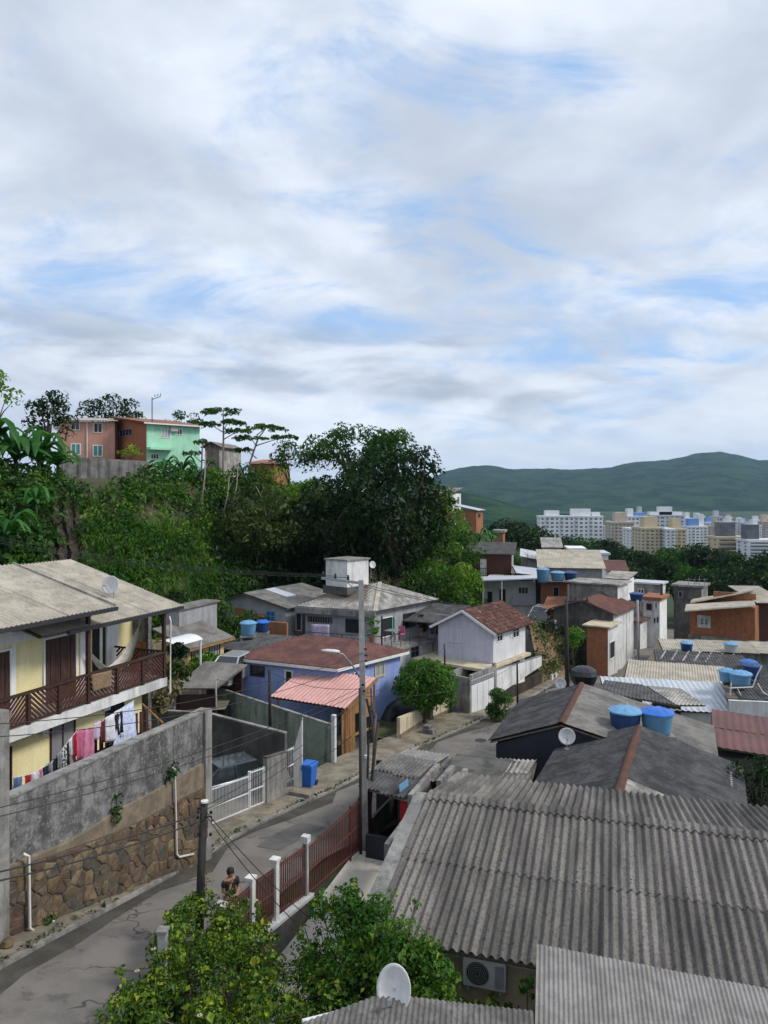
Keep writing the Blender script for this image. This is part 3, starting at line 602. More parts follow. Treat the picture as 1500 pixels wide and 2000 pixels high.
words = ['chalk white', 'pale grey', 'bright white', 'tan', 'off white', 'silver grey']; spots = ['under the mountain saddle', 'beneath the highest peak', 'behind the dark glass office', 'at the far right of the skyline', 'near the blue pyramid roof', 'in the hazy right-hand cluster', 'above the dark tree line']
for i in range(34):
    px = 1345 + (i * 173 / 34) + rs.uniform(-5, 5); w_ = rs.uniform(9, 22); top = 1026 + rs.uniform(-10, 14) - (8 if i % 5 == 0 else 0); k = rs.randrange(6); fl = rs.randint(4, 8)
    tower(f'{words[k]} far block {spots[i // 5]}' if i % 5 == 0 else f'{words[k]} block {["left of", "right of", "behind", "in front of"][i % 5 - 1]} the tall one {spots[i // 5]}', px, px + w_, top, 1068, 800 + rs.uniform(-60, 380), hue[k], fl, max(2, int(w_ / 6)), depth=12, crown=((rs.uniform(.1, .3), rs.uniform(.5, .8), rs.uniform(3, 8), 'tower_blue' if i % 6 == 2 else None),), bands=i % 3 == 0, group='hazy far blocks below the mountain')
# ================================================================== trees and plants
BASEC = {}
FT = [tree('leafy_tree', 'x', (0, 0, -500), (0, 0, 5.5), 4.2, 4.2, 3.6, 46, .8, 1.6, 46, .42, m_, .28, limbs=6) for m_ in ('leaf_far', 'leaf_mid', 'leaf_dark')]
fused = set()
def ftree(k, px, py, d, sc, label, group='trees between the houses and the city'):
    p = at(px, py + 7, d); p.z = p.z - 9 * sc   # py is the top of the crown
    if k not in fused:
        fused.add(k); o = FT[k]; o.location = p; o.scale = (sc,) * 3; o['label'] = label; o['group'] = group; return o
    o = copy_tree(FT[k], p, RNG.uniform(0, 6.28), (sc * RNG.uniform(.95, 1.15), sc * RNG.uniform(.95, 1.15), sc), label); o['group'] = group; return o
# treeline on the right, in front of the towers
for i, (k, px, py, d, sc, l) in enumerate([
    (0, 1230, 1066, 150, 1.15, 'dense tree directly in front of the ochre tower base'), (2, 1262, 1085, 140, 1.0, 'dark low tree right of the beige roofs, under the ochre tower'),
    (1, 1335, 1060, 150, 1.3, 'broad lighter green tree right of the ochre tower'), (2, 1385, 1064, 140, 1.35, 'big dark tree in the middle of the right-hand tree line'),
    (0, 1440, 1074, 135, 1.3, 'rounded tree below the dark glass office'), (2, 1490, 1078, 125, 1.3, 'dark tree at the right picture edge above the brick house'),
    (2, 1320, 1095, 128, 1.1, 'shadowy lower tree over the slab-roofed concrete house'), (0, 1410, 1105, 118, 1.1, 'tree crown rising right behind the brick house roof'), (2, 1465, 1110, 112, 1.1, 'dark bushy tree behind the sloping roof of the brick house'),
    (1, 1358, 1100, 124, 1.0, 'leafy tree above the rooftop antennas of the concrete house'), (0, 1540, 1085, 120, 1.4, 'tree cut by the right picture edge'),
    (0, 1205, 1090, 135, .9, 'tree right behind the maroon roofed shed'), (0, 1105, 1042, 240, 1.3, 'tree in front of the long white block, left end'), (1, 1145, 1044, 235, 1.3, 'tree in front of the long white block, middle'),
    (2, 1180, 1050, 225, 1.3, 'tree in front of the long white block, right end'), (0, 1075, 1050, 230, 1.1, 'small tree at the foot of the long white block beside the dark tree'),
    (2, 1000, 1014, 140, 1.25, 'big dark tree behind the house with the brown balcony'), (0, 1035, 1022, 150, 1.1, 'tree merging right of the big dark tree behind the brown balcony'),
    (2, 965, 1030, 150, .9, 'small dark tree below the hill-edge brick house'), (2, 1048, 1100, 105, .62, 'bushy tree beside the white sheet roof'), (1, 1020, 1085, 108, .5, 'small tree squeezed between brown balcony house and white roof')]):
    ftree(k, px, py, d, sc, l)
# distant park strip in front of the city
for i in range(9): ftree(i % 3, 1095 + i * 52, 1066 + (i % 2) * 5, 330 + 12 * i, 1.5, ['distant round tree under the long white block', 'distant dark tree under the long white block, right end', 'distant tree below the tan stepped tower', 'distant tree hiding the foot of the first ochre tower', 'distant tree below the second ochre tower', 'distant tree below the blue pyramid roof', 'distant tree left of the ochre office block', 'distant tree below the dark glass box', 'distant tree below the banded office at the edge'][i], 'trees at the foot of the towers')
# hill: undergrowth
def hillpt(px, t):
    db, dt = np.interp(px, HPX, HDB), np.interp(px, HPX, HDT); d = db + (dt - db) * t; x = (px - HX) / F * d; return x, d, h(x, d)
rock_zone = lambda px, py: 112 < px < 160 and 985 < py < 1140
def scatter(name, label, n, pxr, tr, r0, r1, per, size, mat, keep=None, lift=.3, **k):
    cl = []
    while len(cl) < n:
        px = RNG.uniform(*pxr); t = RNG.uniform(*tr); x, y, z = hillpt(px, t); pp = HY - (z - CZ) / y * F
        if rock_zone(px, pp) or (keep and not keep(px, pp)) or (112 < px < 292 and pp < 952): continue
        r = RNG.uniform(r0, r1); cl.append((x + RNG.normal(0, .2), y - r * .3, z + r * lift, r))
    o = leaf_obj(name, cl, per * 1.7, size, mat, None, **k); tag(o, label, 'undergrowth', kind='stuff'); return o
scatter('hillside_undergrowth', 'mid green scrub covering the left hillside', 520, (-160, 600), (-.05, 1.05), .5, 1.2, 40, .30, 'leaf_mid')
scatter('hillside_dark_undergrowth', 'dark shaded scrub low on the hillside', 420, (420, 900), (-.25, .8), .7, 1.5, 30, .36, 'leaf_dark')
scatter('hillside_creeper', 'bright creeper spilling over the hill edge', 230, (120, 620), (.5, 1.05), .35, .9, 52, .24, 'leaf_bright')
scatter('hillside_bright_scrub', 'bright scrub on the slope beside the big dark tree', 430, (800, 960), (-.15, 1.0), .4, 1.0, 48, .26, 'leaf_bright')
scatter('hillside_mixed_scrub', 'scrub at the right-hand end of the hill', 240, (850, 1060), (-.2, 1.1), .5, 1.2, 42, .30, 'leaf_mid')
scatter('left_slope_scrub', 'dense leafy scrub above the yellow house roof', 230, (-160, 112), (0, 1.02), .5, 1.2, 46, .34, 'leaf_mid')
scatter('left_slope_vines', 'bright vines on the left slope', 90, (-160, 125), (.1, .95), .4, .9, 50, .26, 'leaf_bright')
# long hanging grass
def blades(name, label, pts, L, wd, mat, lean=(0, -1), seg=4):
    n = len(pts); pts = np.asarray(pts); ang = RNG.uniform(0, 6.28, n); L = L * RNG.uniform(.6, 1.3, n); dirx = np.cos(ang) * .6 + lean[0] * .5; diry = np.sin(ang) * .6 + lean[1] * .5; vs = []
    for j in range(seg + 1):
        u = j / seg; hgt = L * (u * .9 - u * u * .75); out = L * u * .62
        c = np.stack([pts[:, 0] + dirx * out, pts[:, 1] + diry * out, pts[:, 2] + hgt], 1); w = wd * (1 - u * .92); sx = np.stack([-np.sin(ang), np.cos(ang), np.zeros(n)], 1) * w
        vs += [c - sx, c + sx]
    v = np.stack(vs, 1).reshape(-1, 3); k = 2 * (seg + 1); b0 = np.arange(n)[:, None] * k; q = np.concatenate([b0 + np.array([2 * j, 2 * j + 1, 2 * j + 3, 2 * j + 2])[None] for j in range(seg)])
    o = link(bpy.data.objects.new(name, fast_mesh(name, v, q, mat))); return tag(o, label, 'grass', kind='stuff')
gpts = []
while len(gpts) < 5200:
    px = RNG.uniform(165, 500); t = RNG.uniform(-.12, .62); x, y, z = hillpt(px, t); pp = HY - (z - CZ) / y * F
    if rock_zone(px, pp): continue
    gpts.append((x, y, z + .5))
blades('hanging_grass', 'long arching grass blades hanging down the hillside', gpts, 2.1, .055, 'leaf_grass')
gpts = []
while len(gpts) < 900:
    px = RNG.uniform(-60, 105); t = RNG.uniform(.0, .5); x, y, z = hillpt(px, t); gpts.append((x, y, z + .5))
blades('left_slope_grass', 'arching grass on the slope behind the yellow roof', gpts, 1.8, .05, 'leaf_grass')
# bare rock face: broken slab standing in the gap of the vegetation
m = MB(); A_ = []
NRx, NRy = 16, 30
for j in range(NRy + 1):
    for i in range(NRx + 1):
        px = 100 + 72 * i / NRx; t = -.05 + .85 * j / NRy; x, y, z = hillpt(px, t); A_.append((x + RNG.normal(0, .08), y - .2 + .5 * math.sin(i * 1.3 + .5 * j) + RNG.normal(0, .22), z + .1 + RNG.normal(0, .06)))
m.add(A_, [(j * (NRx + 1) + i, j * (NRx + 1) + i + 1, (j + 1) * (NRx + 1) + i + 1, (j + 1) * (NRx + 1) + i) for j in range(NRy) for i in range(NRx)])
struct('rock_face', m, 'rock')
# the big trees on the hill
tree('broadleaf_tree', 'tall spreading tree with open branching against the sky, top of the hill', at(690, 985, 76), (0, 0, 5.2), 4.9, 4.2, 2.5, 60, .7, 1.4, 64, .30, 'leaf_mid', .35, limbs=14, hollow=.5)
tree('broadleaf_tree', 'rounded upright tree crown at the right shoulder of the tall spreading tree', at(762, 985, 74), (0, 0, 5.0), 2.2, 2.2, 2.6, 34, .6, 1.1, 70, .28, 'leaf_mid', .25)
tree('broadleaf_tree', 'huge dark dense tree hanging down the hillside behind the grey house', at(772, 1130, 64), (0, 0, 5.6), 4.9, 4.0, 5.4, 110, .9, 1.7, 50, .34, 'leaf_dark', .45, flat=0, hollow=.5)
tree('broadleaf_tree', 'dark mounded tree filling the gap left of the huge dark tree', at(640, 1120, 66), (0, 0, 4.4), 4.6, 3.0, 4.0, 70, .8, 1.5, 46, .34, 'leaf_dark', .3, flat=0)
tree('broadleaf_tree', 'dark olive tree leaning over the slope below the umbrella trees', at(505, 1080, 63), (0, 0, 3.0), 4.0, 2.6, 3.2, 80, .5, 1.1, 80, .27, 'leaf_olive', .08, bark='bark', limbs=6, flat=0, hollow=.3)
tree('broadleaf_tree', 'medium green tree crown under the tall spreading tree, in front', at(742, 1010, 68), (0, 0, 3.0), 3.4, 2.2, 2.4, 46, .5, 1.1, 60, .28, 'leaf_mid', .2)
tree('small_tree', 'small round tree beside the umbrella trees on the ridge', at(565, 960, 74), (0, 0, 2.8), 2.0, 1.8, 2.0, 26, .5, .9, 70, .26, 'leaf_mid', .14)
tree('small_tree', 'bright lime shrub tree in the notch below the tall spreading tree', at(600, 1005, 68), (0, 0, 1.6), 2.4, 1.6, 1.5, 26, .4, .8, 80, .24, 'leaf_bright', .1)
tree('small_tree', 'yellow-green shrub glowing between the dark trees', at(655, 1010, 69), (0, 0, 1.4), 1.5, 1.2, 1.7, 20, .35, .7, 90, .22, 'leaf_lime', .08)
tree('broadleaf_tree', 'dark tree behind the roofs of the salmon and orange houses', at(215, 840, 100), (0, 0, 2.0), 4.2, 2.6, 2.6, 40, .6, 1.2, 60, .32, 'leaf_dark', .3)
tree('broadleaf_tree', 'dark tree between the banana leaves and the salmon house', at(95, 915, 62), (0, 0, 3.6), 2.0, 1.6, 2.6, 30, .5, .95, 66, .28, 'leaf_dark', .2)
tree('small_tree', 'tree top behind the mint house roof', at(355, 860, 98), (0, 0, 2.0), 2.6, 2, 1.9, 26, .5, .9, 60, .3, 'leaf_mid', .2)
tree('small_tree', 'tall leafy tree at the left picture edge above the banana leaves', at(-10, 830, 57), (0, 0, 2.2), 1.6, 1.6, 1.9, 24, .4, .8, 80, .26, 'leaf_bright', .14)
tree('small_tree', 'yellow-green shrub in front of the orange wall', at(255, 900, 74), (0, 0, .8), 1.0, .8, .95, 14, .3, .55, 120, .2, 'leaf_lime', .06, cat='shrub')
# umbrella trees: thin pale trunks with flat tiers of palmate leaves
def umbrella(label, px, pb, pt, d, tiers, rad):
    b = at(px, pb, d); top = at(px + tiers[0][0], pt, d).z - b.z; e, fr = thing('umbrella_tree', label, 'tree', o=b, group='thin umbrella-crowned trees on the ridge')
    m = MB(); sx = tiers[0][0] / F * d; m.tube([(0, 0, -.5), (sx * .2, 0, top * .45), (sx * .55, .1, top * .8), (sx, 0, top)], [.13, .10, .08, .05], 7)
    cl = []
    for (dx, dy, r) in tiers:
        cx = dx / F * d; cz = top - dy / F * d; m.tube([(sx * .5, .05, cz - .9), (cx, 0, cz - .05)], [.06, .03], 5)
        for k in range(int(14 * r)): a = RNG.uniform(0, 6.28); q = r * math.sqrt(RNG.random()); cl.append((cx + math.cos(a) * q, math.sin(a) * q, cz + RNG.uniform(-.12, .16) - q * .14, rad))
        for k in range(6): a = k * 1.05; m.tube([(cx, 0, cz - .1), (cx + math.cos(a) * r * .8, math.sin(a) * r * .8, cz - r * .12)], [.025, .012], 4)
    m.obj('trunk', 'bark_pale', e, smooth=True); leaf_obj('crown', cl, 150, .30, 'leaf_mid', e, squash=.28, aspect=.4)
umbrella('umbrella tree with the tallest flat crown on the ridge', 436, 985, 800, 70, [(0, 0, 2.0), (-28, 26, 1.1), (30, 40, 1.3), (10, 22, 1.4)], .34)
umbrella('umbrella tree with the wide lower crown right of the tallest one', 480, 960, 832, 72, [(42, 0, 2.0), (10, 22, 1.5), (75, 20, 1.3), (0, 45, .9)], .34)
umbrella('sparse umbrella tree in front of the mint house corner', 392, 985, 862, 66, [(4, 0, .7), (-18, 22, .7), (14, 40, .6)], .28)
# dead pale trunks leaning out of the slope
for i, (p, q, r_, l) in enumerate([((392, 985), (402, 880), .07, 'pale bare trunk standing out of the slope below the mint house'), ((436, 1000), (448, 930), .06, 'pale forked stem in the hillside thicket'), ((486, 1010), (448, 985), .05, 'pale crooked branch lying across the thicket'), ((520, 1000), (500, 950), .05, 'thin pale stem right of the forked one'), ((455, 985), (465, 905), .05, 'upright pale stem under the umbrella trees')]):
    a, b = at(*p, 62.5), at(*q, 63.5); e, fr = thing('bare_trunk', l, 'tree trunk', o=a, group='pale bare stems on the slope'); b = fr.w2l(b); m = MB(); m.tube([(0, 0, -.3), b * .5 + Vector((.12, 0, 0)), b], [r_ * 1.3, r_, r_ * .6], 6); m.obj('stem', 'bark_pale', e, smooth=True); m2 = MB(); m2.tube([b * .6, b * .8 + Vector((.5, 0, .3))], [r_ * .6, r_ * .3], 5); m2.obj('branch', 'bark_pale', e)
# banana plants
def frond(m, base, az, L, w, up, seg=9):
    vs = []; fs = []; dx, dy = math.cos(az), math.sin(az)
    for j in range(seg + 1):
        u = j / seg; r = L * (u * .75); z = L * (up * u - .72 * up * u * u * (1.35)); ww = w * math.sin(math.pi * min(1, .08 + u * .92)) ** .7
        c = Vector(base) + Vector((dx * r, dy * r, z)); s = Vector((-dy, dx, 0)) * ww
        vs += [c - s - Vector((0, 0, ww * .35)), c + Vector((0, 0, .02)), c + s - Vector((0, 0, ww * .35))]
    for j in range(seg): k = 3 * j; fs += [(k, k + 1, k + 4, k + 3), (k + 1, k + 2, k + 5, k + 4)]
    m.add(vs, fs)
def banana(label, p, sc, nf=17, group='banana plants on the hillside'):
    e, fr = thing('banana_plant', label, 'banana plant', o=p, group=group); e.scale = (sc,) * 3
    m = MB(); m.tube([(0, 0, -.5), (.03, 0, .5), (0, .02, 1.15)], [.14, .12, .07], 8); m.obj('stem', 'leaf_olive', e, smooth=True)
    for k in range(nf):
        f = MB(); frond(f, (0, 0, 1.05), k * 2.4 + RNG.uniform(-.3, .3), RNG.uniform(1.8, 2.7), RNG.uniform(.15, .24), RNG.uniform(.5, 2.6)); f.obj('leaf', 'leaf_banana', e, smooth=True)
for px, py, d, sc, l in [(30, 925, 55, 1.8, 'large banana plant at the left edge in front of the sky'), (75, 925, 56, 1.6, 'banana plant just left of the salmon house'), (112, 925, 59, 1.2, 'small banana plant covering the corner of the salmon house'),
                         (-25, 920, 54, 1.9, 'banana plant cut by the left picture edge'), (20, 1060, 46, .95, 'banana plant low on the left slope'), (70, 1000, 50, .9, 'banana plant on the left slope above the rock face'),
                         (320, 930, 68, .85, 'palm-like plant at the right end of the ridge retaining wall'), (355, 935, 67, .9, 'palm-like plant below the mint house wall'), (385, 945, 66, .75, 'palm-like plant with dark drooping fronds beside the pale trunk'),
                         (880, 1035, 98, .9, 'banana plant below the hill-edge brick house'), (905, 1050, 96, .9, 'banana plant left of the brown balcony house roof'), (935, 1062, 95, .95, 'banana plant behind the brown balcony house roof'), (960, 1060, 97, .8, 'banana plant next to the orange chimney')]:
    p = at(px, py, d); p.z -= .5 * sc; banana(l, p, sc)

for i, (px, py, d, rx, rz, mt, l) in enumerate([(430, 960, 69, 2.2, 1.5, 'leaf_bright', 'bright shrub below the tallest umbrella tree'), (480, 955, 70, 2.4, 1.6, 'leaf_mid', 'shrub under the wide umbrella tree'), (535, 965, 71, 2.0, 1.8, 'leaf_bright', 'light shrub left of the small round ridge tree'), (610, 975, 73, 2.2, 1.8, 'leaf_dark', 'dark shrub at the left foot of the tall spreading tree'),
    (345, 965, 67, 2.2, 1.3, 'leaf_dark', 'dark shrub below the palm-like plants'), (845, 985, 84, 2.6, 2.4, 'leaf_mid', 'green shrub under the hill-edge pink house'), (870, 1040, 80, 2.6, 2.6, 'leaf_bright', 'bright shrub falling down the hill edge right of the dark tree'), (860, 1120, 66, 2.6, 2.2, 'leaf_bright', 'bright leafy mound beside the huge dark tree, low down'), (900, 1150, 67, 2.0, 1.6, 'leaf_bright', 'bright leafy mound left of the lilac and white house'), (815, 1165, 62, 2.4, 1.4, 'leaf_mid', 'green mound behind the grey house roof'), (905, 1090, 78, 2.0, 1.8, 'leaf_mid', 'shrub left of the brown balcony house')]):
    p = at(px, py, d); e, fr = thing('hill_shrub', l, 'shrub', o=(p.x, p.y, p.z - .3), group='shrubs on the hill'); leaf_obj('foliage', crown_clumps((0, 0, rz * .5), rx, rx * .7, rz, 34, .4, .85), 85, .27, mt, e); m = MB(); [m.tube([(0, 0, -.8), (random.uniform(-.7, .7) * rx, random.uniform(-.4, .4), rz)], [.07, .02], 5) for _ in range(5)]; m.obj('stems', 'bark', e)
# ================================================================== yellow house and its retaining wall (left)
YF = Fr((-8.5, 29.0, 0), 22.5)
yh, _ = thing('yellow_house', 'two-storey yellow house with white trim, brown slatted balcony and beige corrugated roofs', 'house', YF)
SLB, SLT = 4.56, 4.90; XW = -1.25; XB = -2.7; XL = -.7
yn = -13.0
yA = YF.onx(XW, 168, 1300).y; yC = YF.onx(XB, 268, 1250).y; yL = YF.onx(XL, 277, 1400).y
B(XB - 4.5, XL, yn, yL, -.5, SLB - .003).obj('lower_wall', 'yellow', yh)
B(XB - 4.5, 0, yn, .05, SLB, SLT).obj('balcony_slab', 'white_stained', yh)
B(XB - 4.5, XW, yn, yA, SLT, 8.35).obj('upper_wall', 'yellow', yh)
B(XB - 4.5, XB, yA + .003, yC, SLT, 7.75).obj('porch_wall', 'yellow', yh)
# white bands and pilasters standing proud of the yellow wall
for (a, b) in ((20, 29), (155, 167)):
    p, q = YF.onx(XW, a, 1250).y, YF.onx(XW, b, 1250).y; B(XW + .003, XW + .05, p, q, SLT, 7.55).obj('pilaster', 'white_wall', yh)
B(XW + .003, XW + .06, yn, yA, 7.25, 7.75).obj('lintel_band', 'white_wall', yh)
B(XW + .003, XW + .12, YF.onx(XW, 20, 1200).y, YF.onx(XW, 170, 1200).y, 7.50, 7.62).obj('lintel_moulding', 'white_trim', yh)
B(XB - .02, XB + .22, yC - .02, yC + .22, SLT, 7.7).obj('corner_column', 'white_wall', yh)
for (a, b) in ((207, 229),): B(XB + .003, XB + .04, YF.onx(XB, a, 1250).y, YF.onx(XB, b, 1250).y, SLT, 7.4).obj('white_panel', 'white_wall', yh)
# doors: brown folding shutters
def plank_door(parent, fr, x, px0, px1, z0, z1, n, mat='door_wood'):
    y0, y1 = fr.onx(x, px0, 1300).y, fr.onx(x, px1, 1300).y; m = MB()
    m.box(x, x + .07, y0 - .07, y0, z0, z1 + .07); m.box(x, x + .07, y1, y1 + .07, z0, z1 + .07); m.box(x, x + .07, y0, y1, z1 + .001, z1 + .07)
    d = m.obj('door', 'white_trim', parent)
    for i in range(n):
        a = y0 + (y1 - y0) * i / n; B(x + .004, x + .035 + .012 * (i % 2), a + .008, a + (y1 - y0) / n - .008, z0 + .02, z1 - .004).obj('plank', mat, d)
    return d
plank_door(yh, YF, XW, 86, 146, SLT, 7.12, 6); plank_door(yh, YF, XW, -20, 17, SLT, 7.05, 4)
dd = B(XB + .002, XB + .03, YF.onx(XB, 180, 1250).y, YF.onx(XB, 205, 1250).y, SLT, 7.1).obj('doorway', 'dark_inside', yh); B(XB + .034, XB + .06, YF.onx(XB, 193, 1250).y, YF.onx(XB, 198, 1250).y, SLT, 7.0).obj('door_leaf', 'white_trim', dd)
# lower windows with curtains
winpx(yh, YF, 'x', XL, 97, 1408, 146, 1505, frame='wood_dark', pane='curtain', mull=1, out=.05, fw=.05); winpx(yh, YF, 'x', XL, 205, 1372, 241, 1470, frame='black_metal', pane='glass', mull=1, fw=.05)
winpx(yh, YF, 'x', XL, -8, 1462, 22, 1560, frame='wood_dark', pane='dark_inside', mull=0, fw=.05)
B(XL + .003, XL + .10, YF.onx(XL, 200, 1400).y, YF.onx(XL, 212, 1400).y, SLB - .35, SLB - .01).obj('bracket', 'white_trim', yh); B(XL + .003, XL + .10, YF.onx(XL, 80, 1440).y, YF.onx(XL, 90, 1440).y, SLB - .4, SLB - .01).obj('bracket', 'white_trim', yh)
# posts and slatted railing
RT = SLT + .96; posts = [YF.onx(-.06, p, 1330).y for p in (-90, -20, 55, 115, 172, 228, 278, 320)]
for i, y in enumerate(posts):
    tall = i in (4, 7); B(-.12, 0.0, y - .06, y + .06, SLT, (8.1 if i == 4 else 7.5) if tall else RT - .03).obj('post', 'wood_dark', yh)
rail = MB().box(-.13, .03, posts[0], posts[-1] + .06, RT, RT + .07).obj('railing', 'wood_dark', yh); B(-.09, -.03, posts[0], posts[-1], SLT + .06, SLT + .12).obj('bottom_rail', 'wood_dark', rail)
def diag_slats(par, fix, a0, a1, z0, z1, sgn, axis='y', mat='wood_red', step=.165, w=.075):
    """diagonal boards clipped to the panel"""
    hh = z1 - z0; L = a1 - a0; k = -hh
    while k < L:
        p = (k, 0.0) if k >= 0 else (0.0, -k); q = (k + hh, hh) if k + hh <= L else (L, L - k); k += step
        if q[0] - p[0] < .06: continue
        if sgn < 0: p, q = (L - p[0], p[1]), (L - q[0], q[1])
        a, b = Vector((a0 + p[0], z0 + p[1])), Vector((a0 + q[0], z0 + q[1]))
        n = Vector((-(b - a).y, (b - a).x)).normalized() * w / 2; c = [a - n, b - n, b + n, a + n]
        lo = [(fix - .012, s.x, s.y) if axis == 'y' else (s.x, fix - .012, s.y) for s in c]; hi = [(fix + .012, s.x, s.y) if axis == 'y' else (s.x, fix + .012, s.y) for s in c]
        MB().hexa(lo, hi).obj('slat', mat, par)
for i in range(len(posts) - 1): diag_slats(rail, -.06, posts[i] + .06, posts[i + 1] - .06, SLT + .13, RT - .005, 1 if i % 2 else -1)
r2 = B(-2.6, -.13, .0, .06, RT, RT + .07).obj('railing', 'wood_dark', yh); diag_slats(r2, .03, -2.5, -1.35, SLT + .1, RT - .005, 1, 'x'); diag_slats(r2, .03, -1.3, -.16, SLT + .1, RT - .005, -1, 'x')
# roofs of beige fibre-cement sheets
e1 = YF.w2l(at(222, 1185, 25.5)); e2 = YF.w2l(at(355, 1183, 29.8)); s2 = YF.w2l(at(185, 1212, 26.4))
y_end2 = e2.y
roof_plane(yh, (e1.x - 4.75, yn, e1.z + 1.27), (e1.x - 4.75, e1.y, e1.z + 1.27), (e1.x, yn, e1.z), 9, 2, 'fibro_light')
roof_plane(yh, (e2.x - 5.9, e1.y - 2.6, e2.z + 1.62), (e2.x - 5.9, y_end2, e2.z + 1.62), (e2.x, e1.y - 2.6, e2.z), 7, 3, 'fibro_light')
roof_plane(yh, (e2.x - 5.9, y_end2 + .0, e2.z + 1.63), (e2.x - 5.9, yn, e2.z + 1.63), (e2.x - 10.5, y_end2, e2.z + .4), 10, 2, 'fibro_light')
MB().bar((e1.x + .05, yn, e1.z - .07), (e1.x + .05, e1.y + .1, e1.z - .07), .13).obj('gutter', 'black_metal', yh); MB().bar((e2.x + .05, e1.y - 1.5, e2.z - .07), (e2.x + .05, y_end2, e2.z - .07), .13).obj('gutter', 'black_metal', yh)
MB().bar((e1.x - 4.75, e1.y + .02, e1.z + 1.29), (e1.x + .05, e1.y + .02, e1.z + .02), .05, .16).obj('bargeboard', 'fibro_pale', yh)
m = MB(); px_ = e2.x - .25; m.tube([(px_, y_end2 - .5, e2.z - .1), (px_, y_end2 - .5, e2.z - .25), (.10, .12, e2.z - .5), (.10, .12, 4.3), (.02, .05, 4.2)], .04, 8); m.obj('downpipe', 'pvc', yh, smooth=True)
MB().bar((-2.4, posts[4], 7.45), (.02, posts[4], 7.95), .12, .16).obj('roof_beam', 'wood_dark', yh); MB().bar((-2.4, posts[7], 7.45), (.02, posts[7], 7.45), .12, .14).obj('roof_beam', 'wood_dark', yh)
# annex: raw block wall and bare brick beyond the balcony
an, AF = thing('annex_wall', 'raw grey rendered annex with bare brick patch behind the yellow house balcony', 'wall', Fr(YF.l2w((-1.6, 1.2, 0)), 22.5))
B(-3, -.3, 0, .2, -.5, 7.2).obj('rough_wall', 'plaster_rough', an); B(-1.9, -.4, -.01, .19, 4.0, 5.9).obj('brick_patch', 'brick_far', an)
pg_ = at(337, 1250, 46); e, fr = thing('plain_house', 'plain grey house wall rising behind the white canopy', 'house', o=(pg_.x, pg_.y, 0), deg=22); B(-.55, .5, 0, 4, -1, at(337, 1192, 46).z).obj('wall', 'grey_wall', e); B(-.7, .65, -.2, 4.2, at(337, 1191, 46).z, at(337, 1188, 46).z).obj('roof', 'fibro_mid', e)
# hammock, towel, dish
def sag(p, q, dip, n=12): p, q = Vector(p), Vector(q); return [p.lerp(q, i / n) - Vector((0, 0, dip * 4 * (i / n) * (1 - i / n))) for i in range(n + 1)]
hk, HF = thing('hammock', 'cream hammock slung across the balcony of the yellow house', 'hammock', Fr(YF.l2w((-.9, 0, 0)), 22.5))
pa = HF.onx(0, 176, 1273); pb = HF.onx(0, 271, 1225); pm = HF.onx(0, 215, 1306); pts = []
for i in range(17):
    u = i / 16; pts.append(Vector((0, pa.y + (pb.y - pa.y) * u, (1 - u) ** 2 * pa.z + 2 * u * (1 - u) * (2 * pm.z - (pa.z + pb.z) / 2) + u * u * pb.z)))
m = MB(); vs = []; fs = []
for i, p in enumerate(pts):
    w = .30 * math.sin(math.pi * i / 16) ** .8 + .03
    for j in range(7): a = math.pi * (j / 6 - .5); vs.append((math.sin(a) * w, p.y, p.z - .18 * math.cos(a) * (w / .3)))
    if i:
        for j in range(6): k = (i - 1) * 7 + j; fs.append((k, k + 7, k + 8, k + 1))
m.add(vs, fs).obj('sling', 'hammock_white', hk, smooth=True); m = MB(); m.tube([pts[0], pts[0] + Vector((0, -.3, .35))], .012, 5); m.obj('cord', 'pvc', hk); m = MB(); m.tube([pts[-1], pts[-1] + Vector((0, .15, .5))], .012, 5); m.obj('cord', 'pvc', hk)
def cloth(name, label, cat, fr, x, quad, mat, wob=.05, nx=8, ny=8, group=None, mats=None):
    """hanging cloth on plane x of a frame; quad = four pixel corners tl tr br bl"""
    c = [fr.onx(x, *q) for q in quad]; vs = []; fs = []; ph = RNG.uniform(0, 6)
    for j in range(ny + 1):
        for i in range(nx + 1):
            u, v = i / nx, j / ny; p = c[0].lerp(c[1], u).lerp(c[3].lerp(c[2], u), v); p.x += wob * math.sin(u * 9 + ph) * (.25 + .75 * v) + RNG.normal(0, .006); vs.append(p)
    for j in range(ny):
        for i in range(nx): k = j * (nx + 1) + i; fs.append((k, k + nx + 1, k + nx + 2, k + 1))
    m = MB().add(vs, fs); wv = [fr.l2w(p) for p in m.v]; o0 = sum(wv, Vector()) / len(wv); m.v = [tuple(p - o0) for p in wv]; o = m.obj(name, mat, None, smooth=True); o.location = o0
    sd = o.modifiers.new('t', 'SOLIDIFY'); sd.thickness = .012; return tag(o, label, cat, group)
cloth('towel', 'brown towel hung over the balcony railing', 'towel', YF, .07, [(179, 1318), (218, 1309), (218, 1341), (181, 1352)], 'cl_towel', .02)
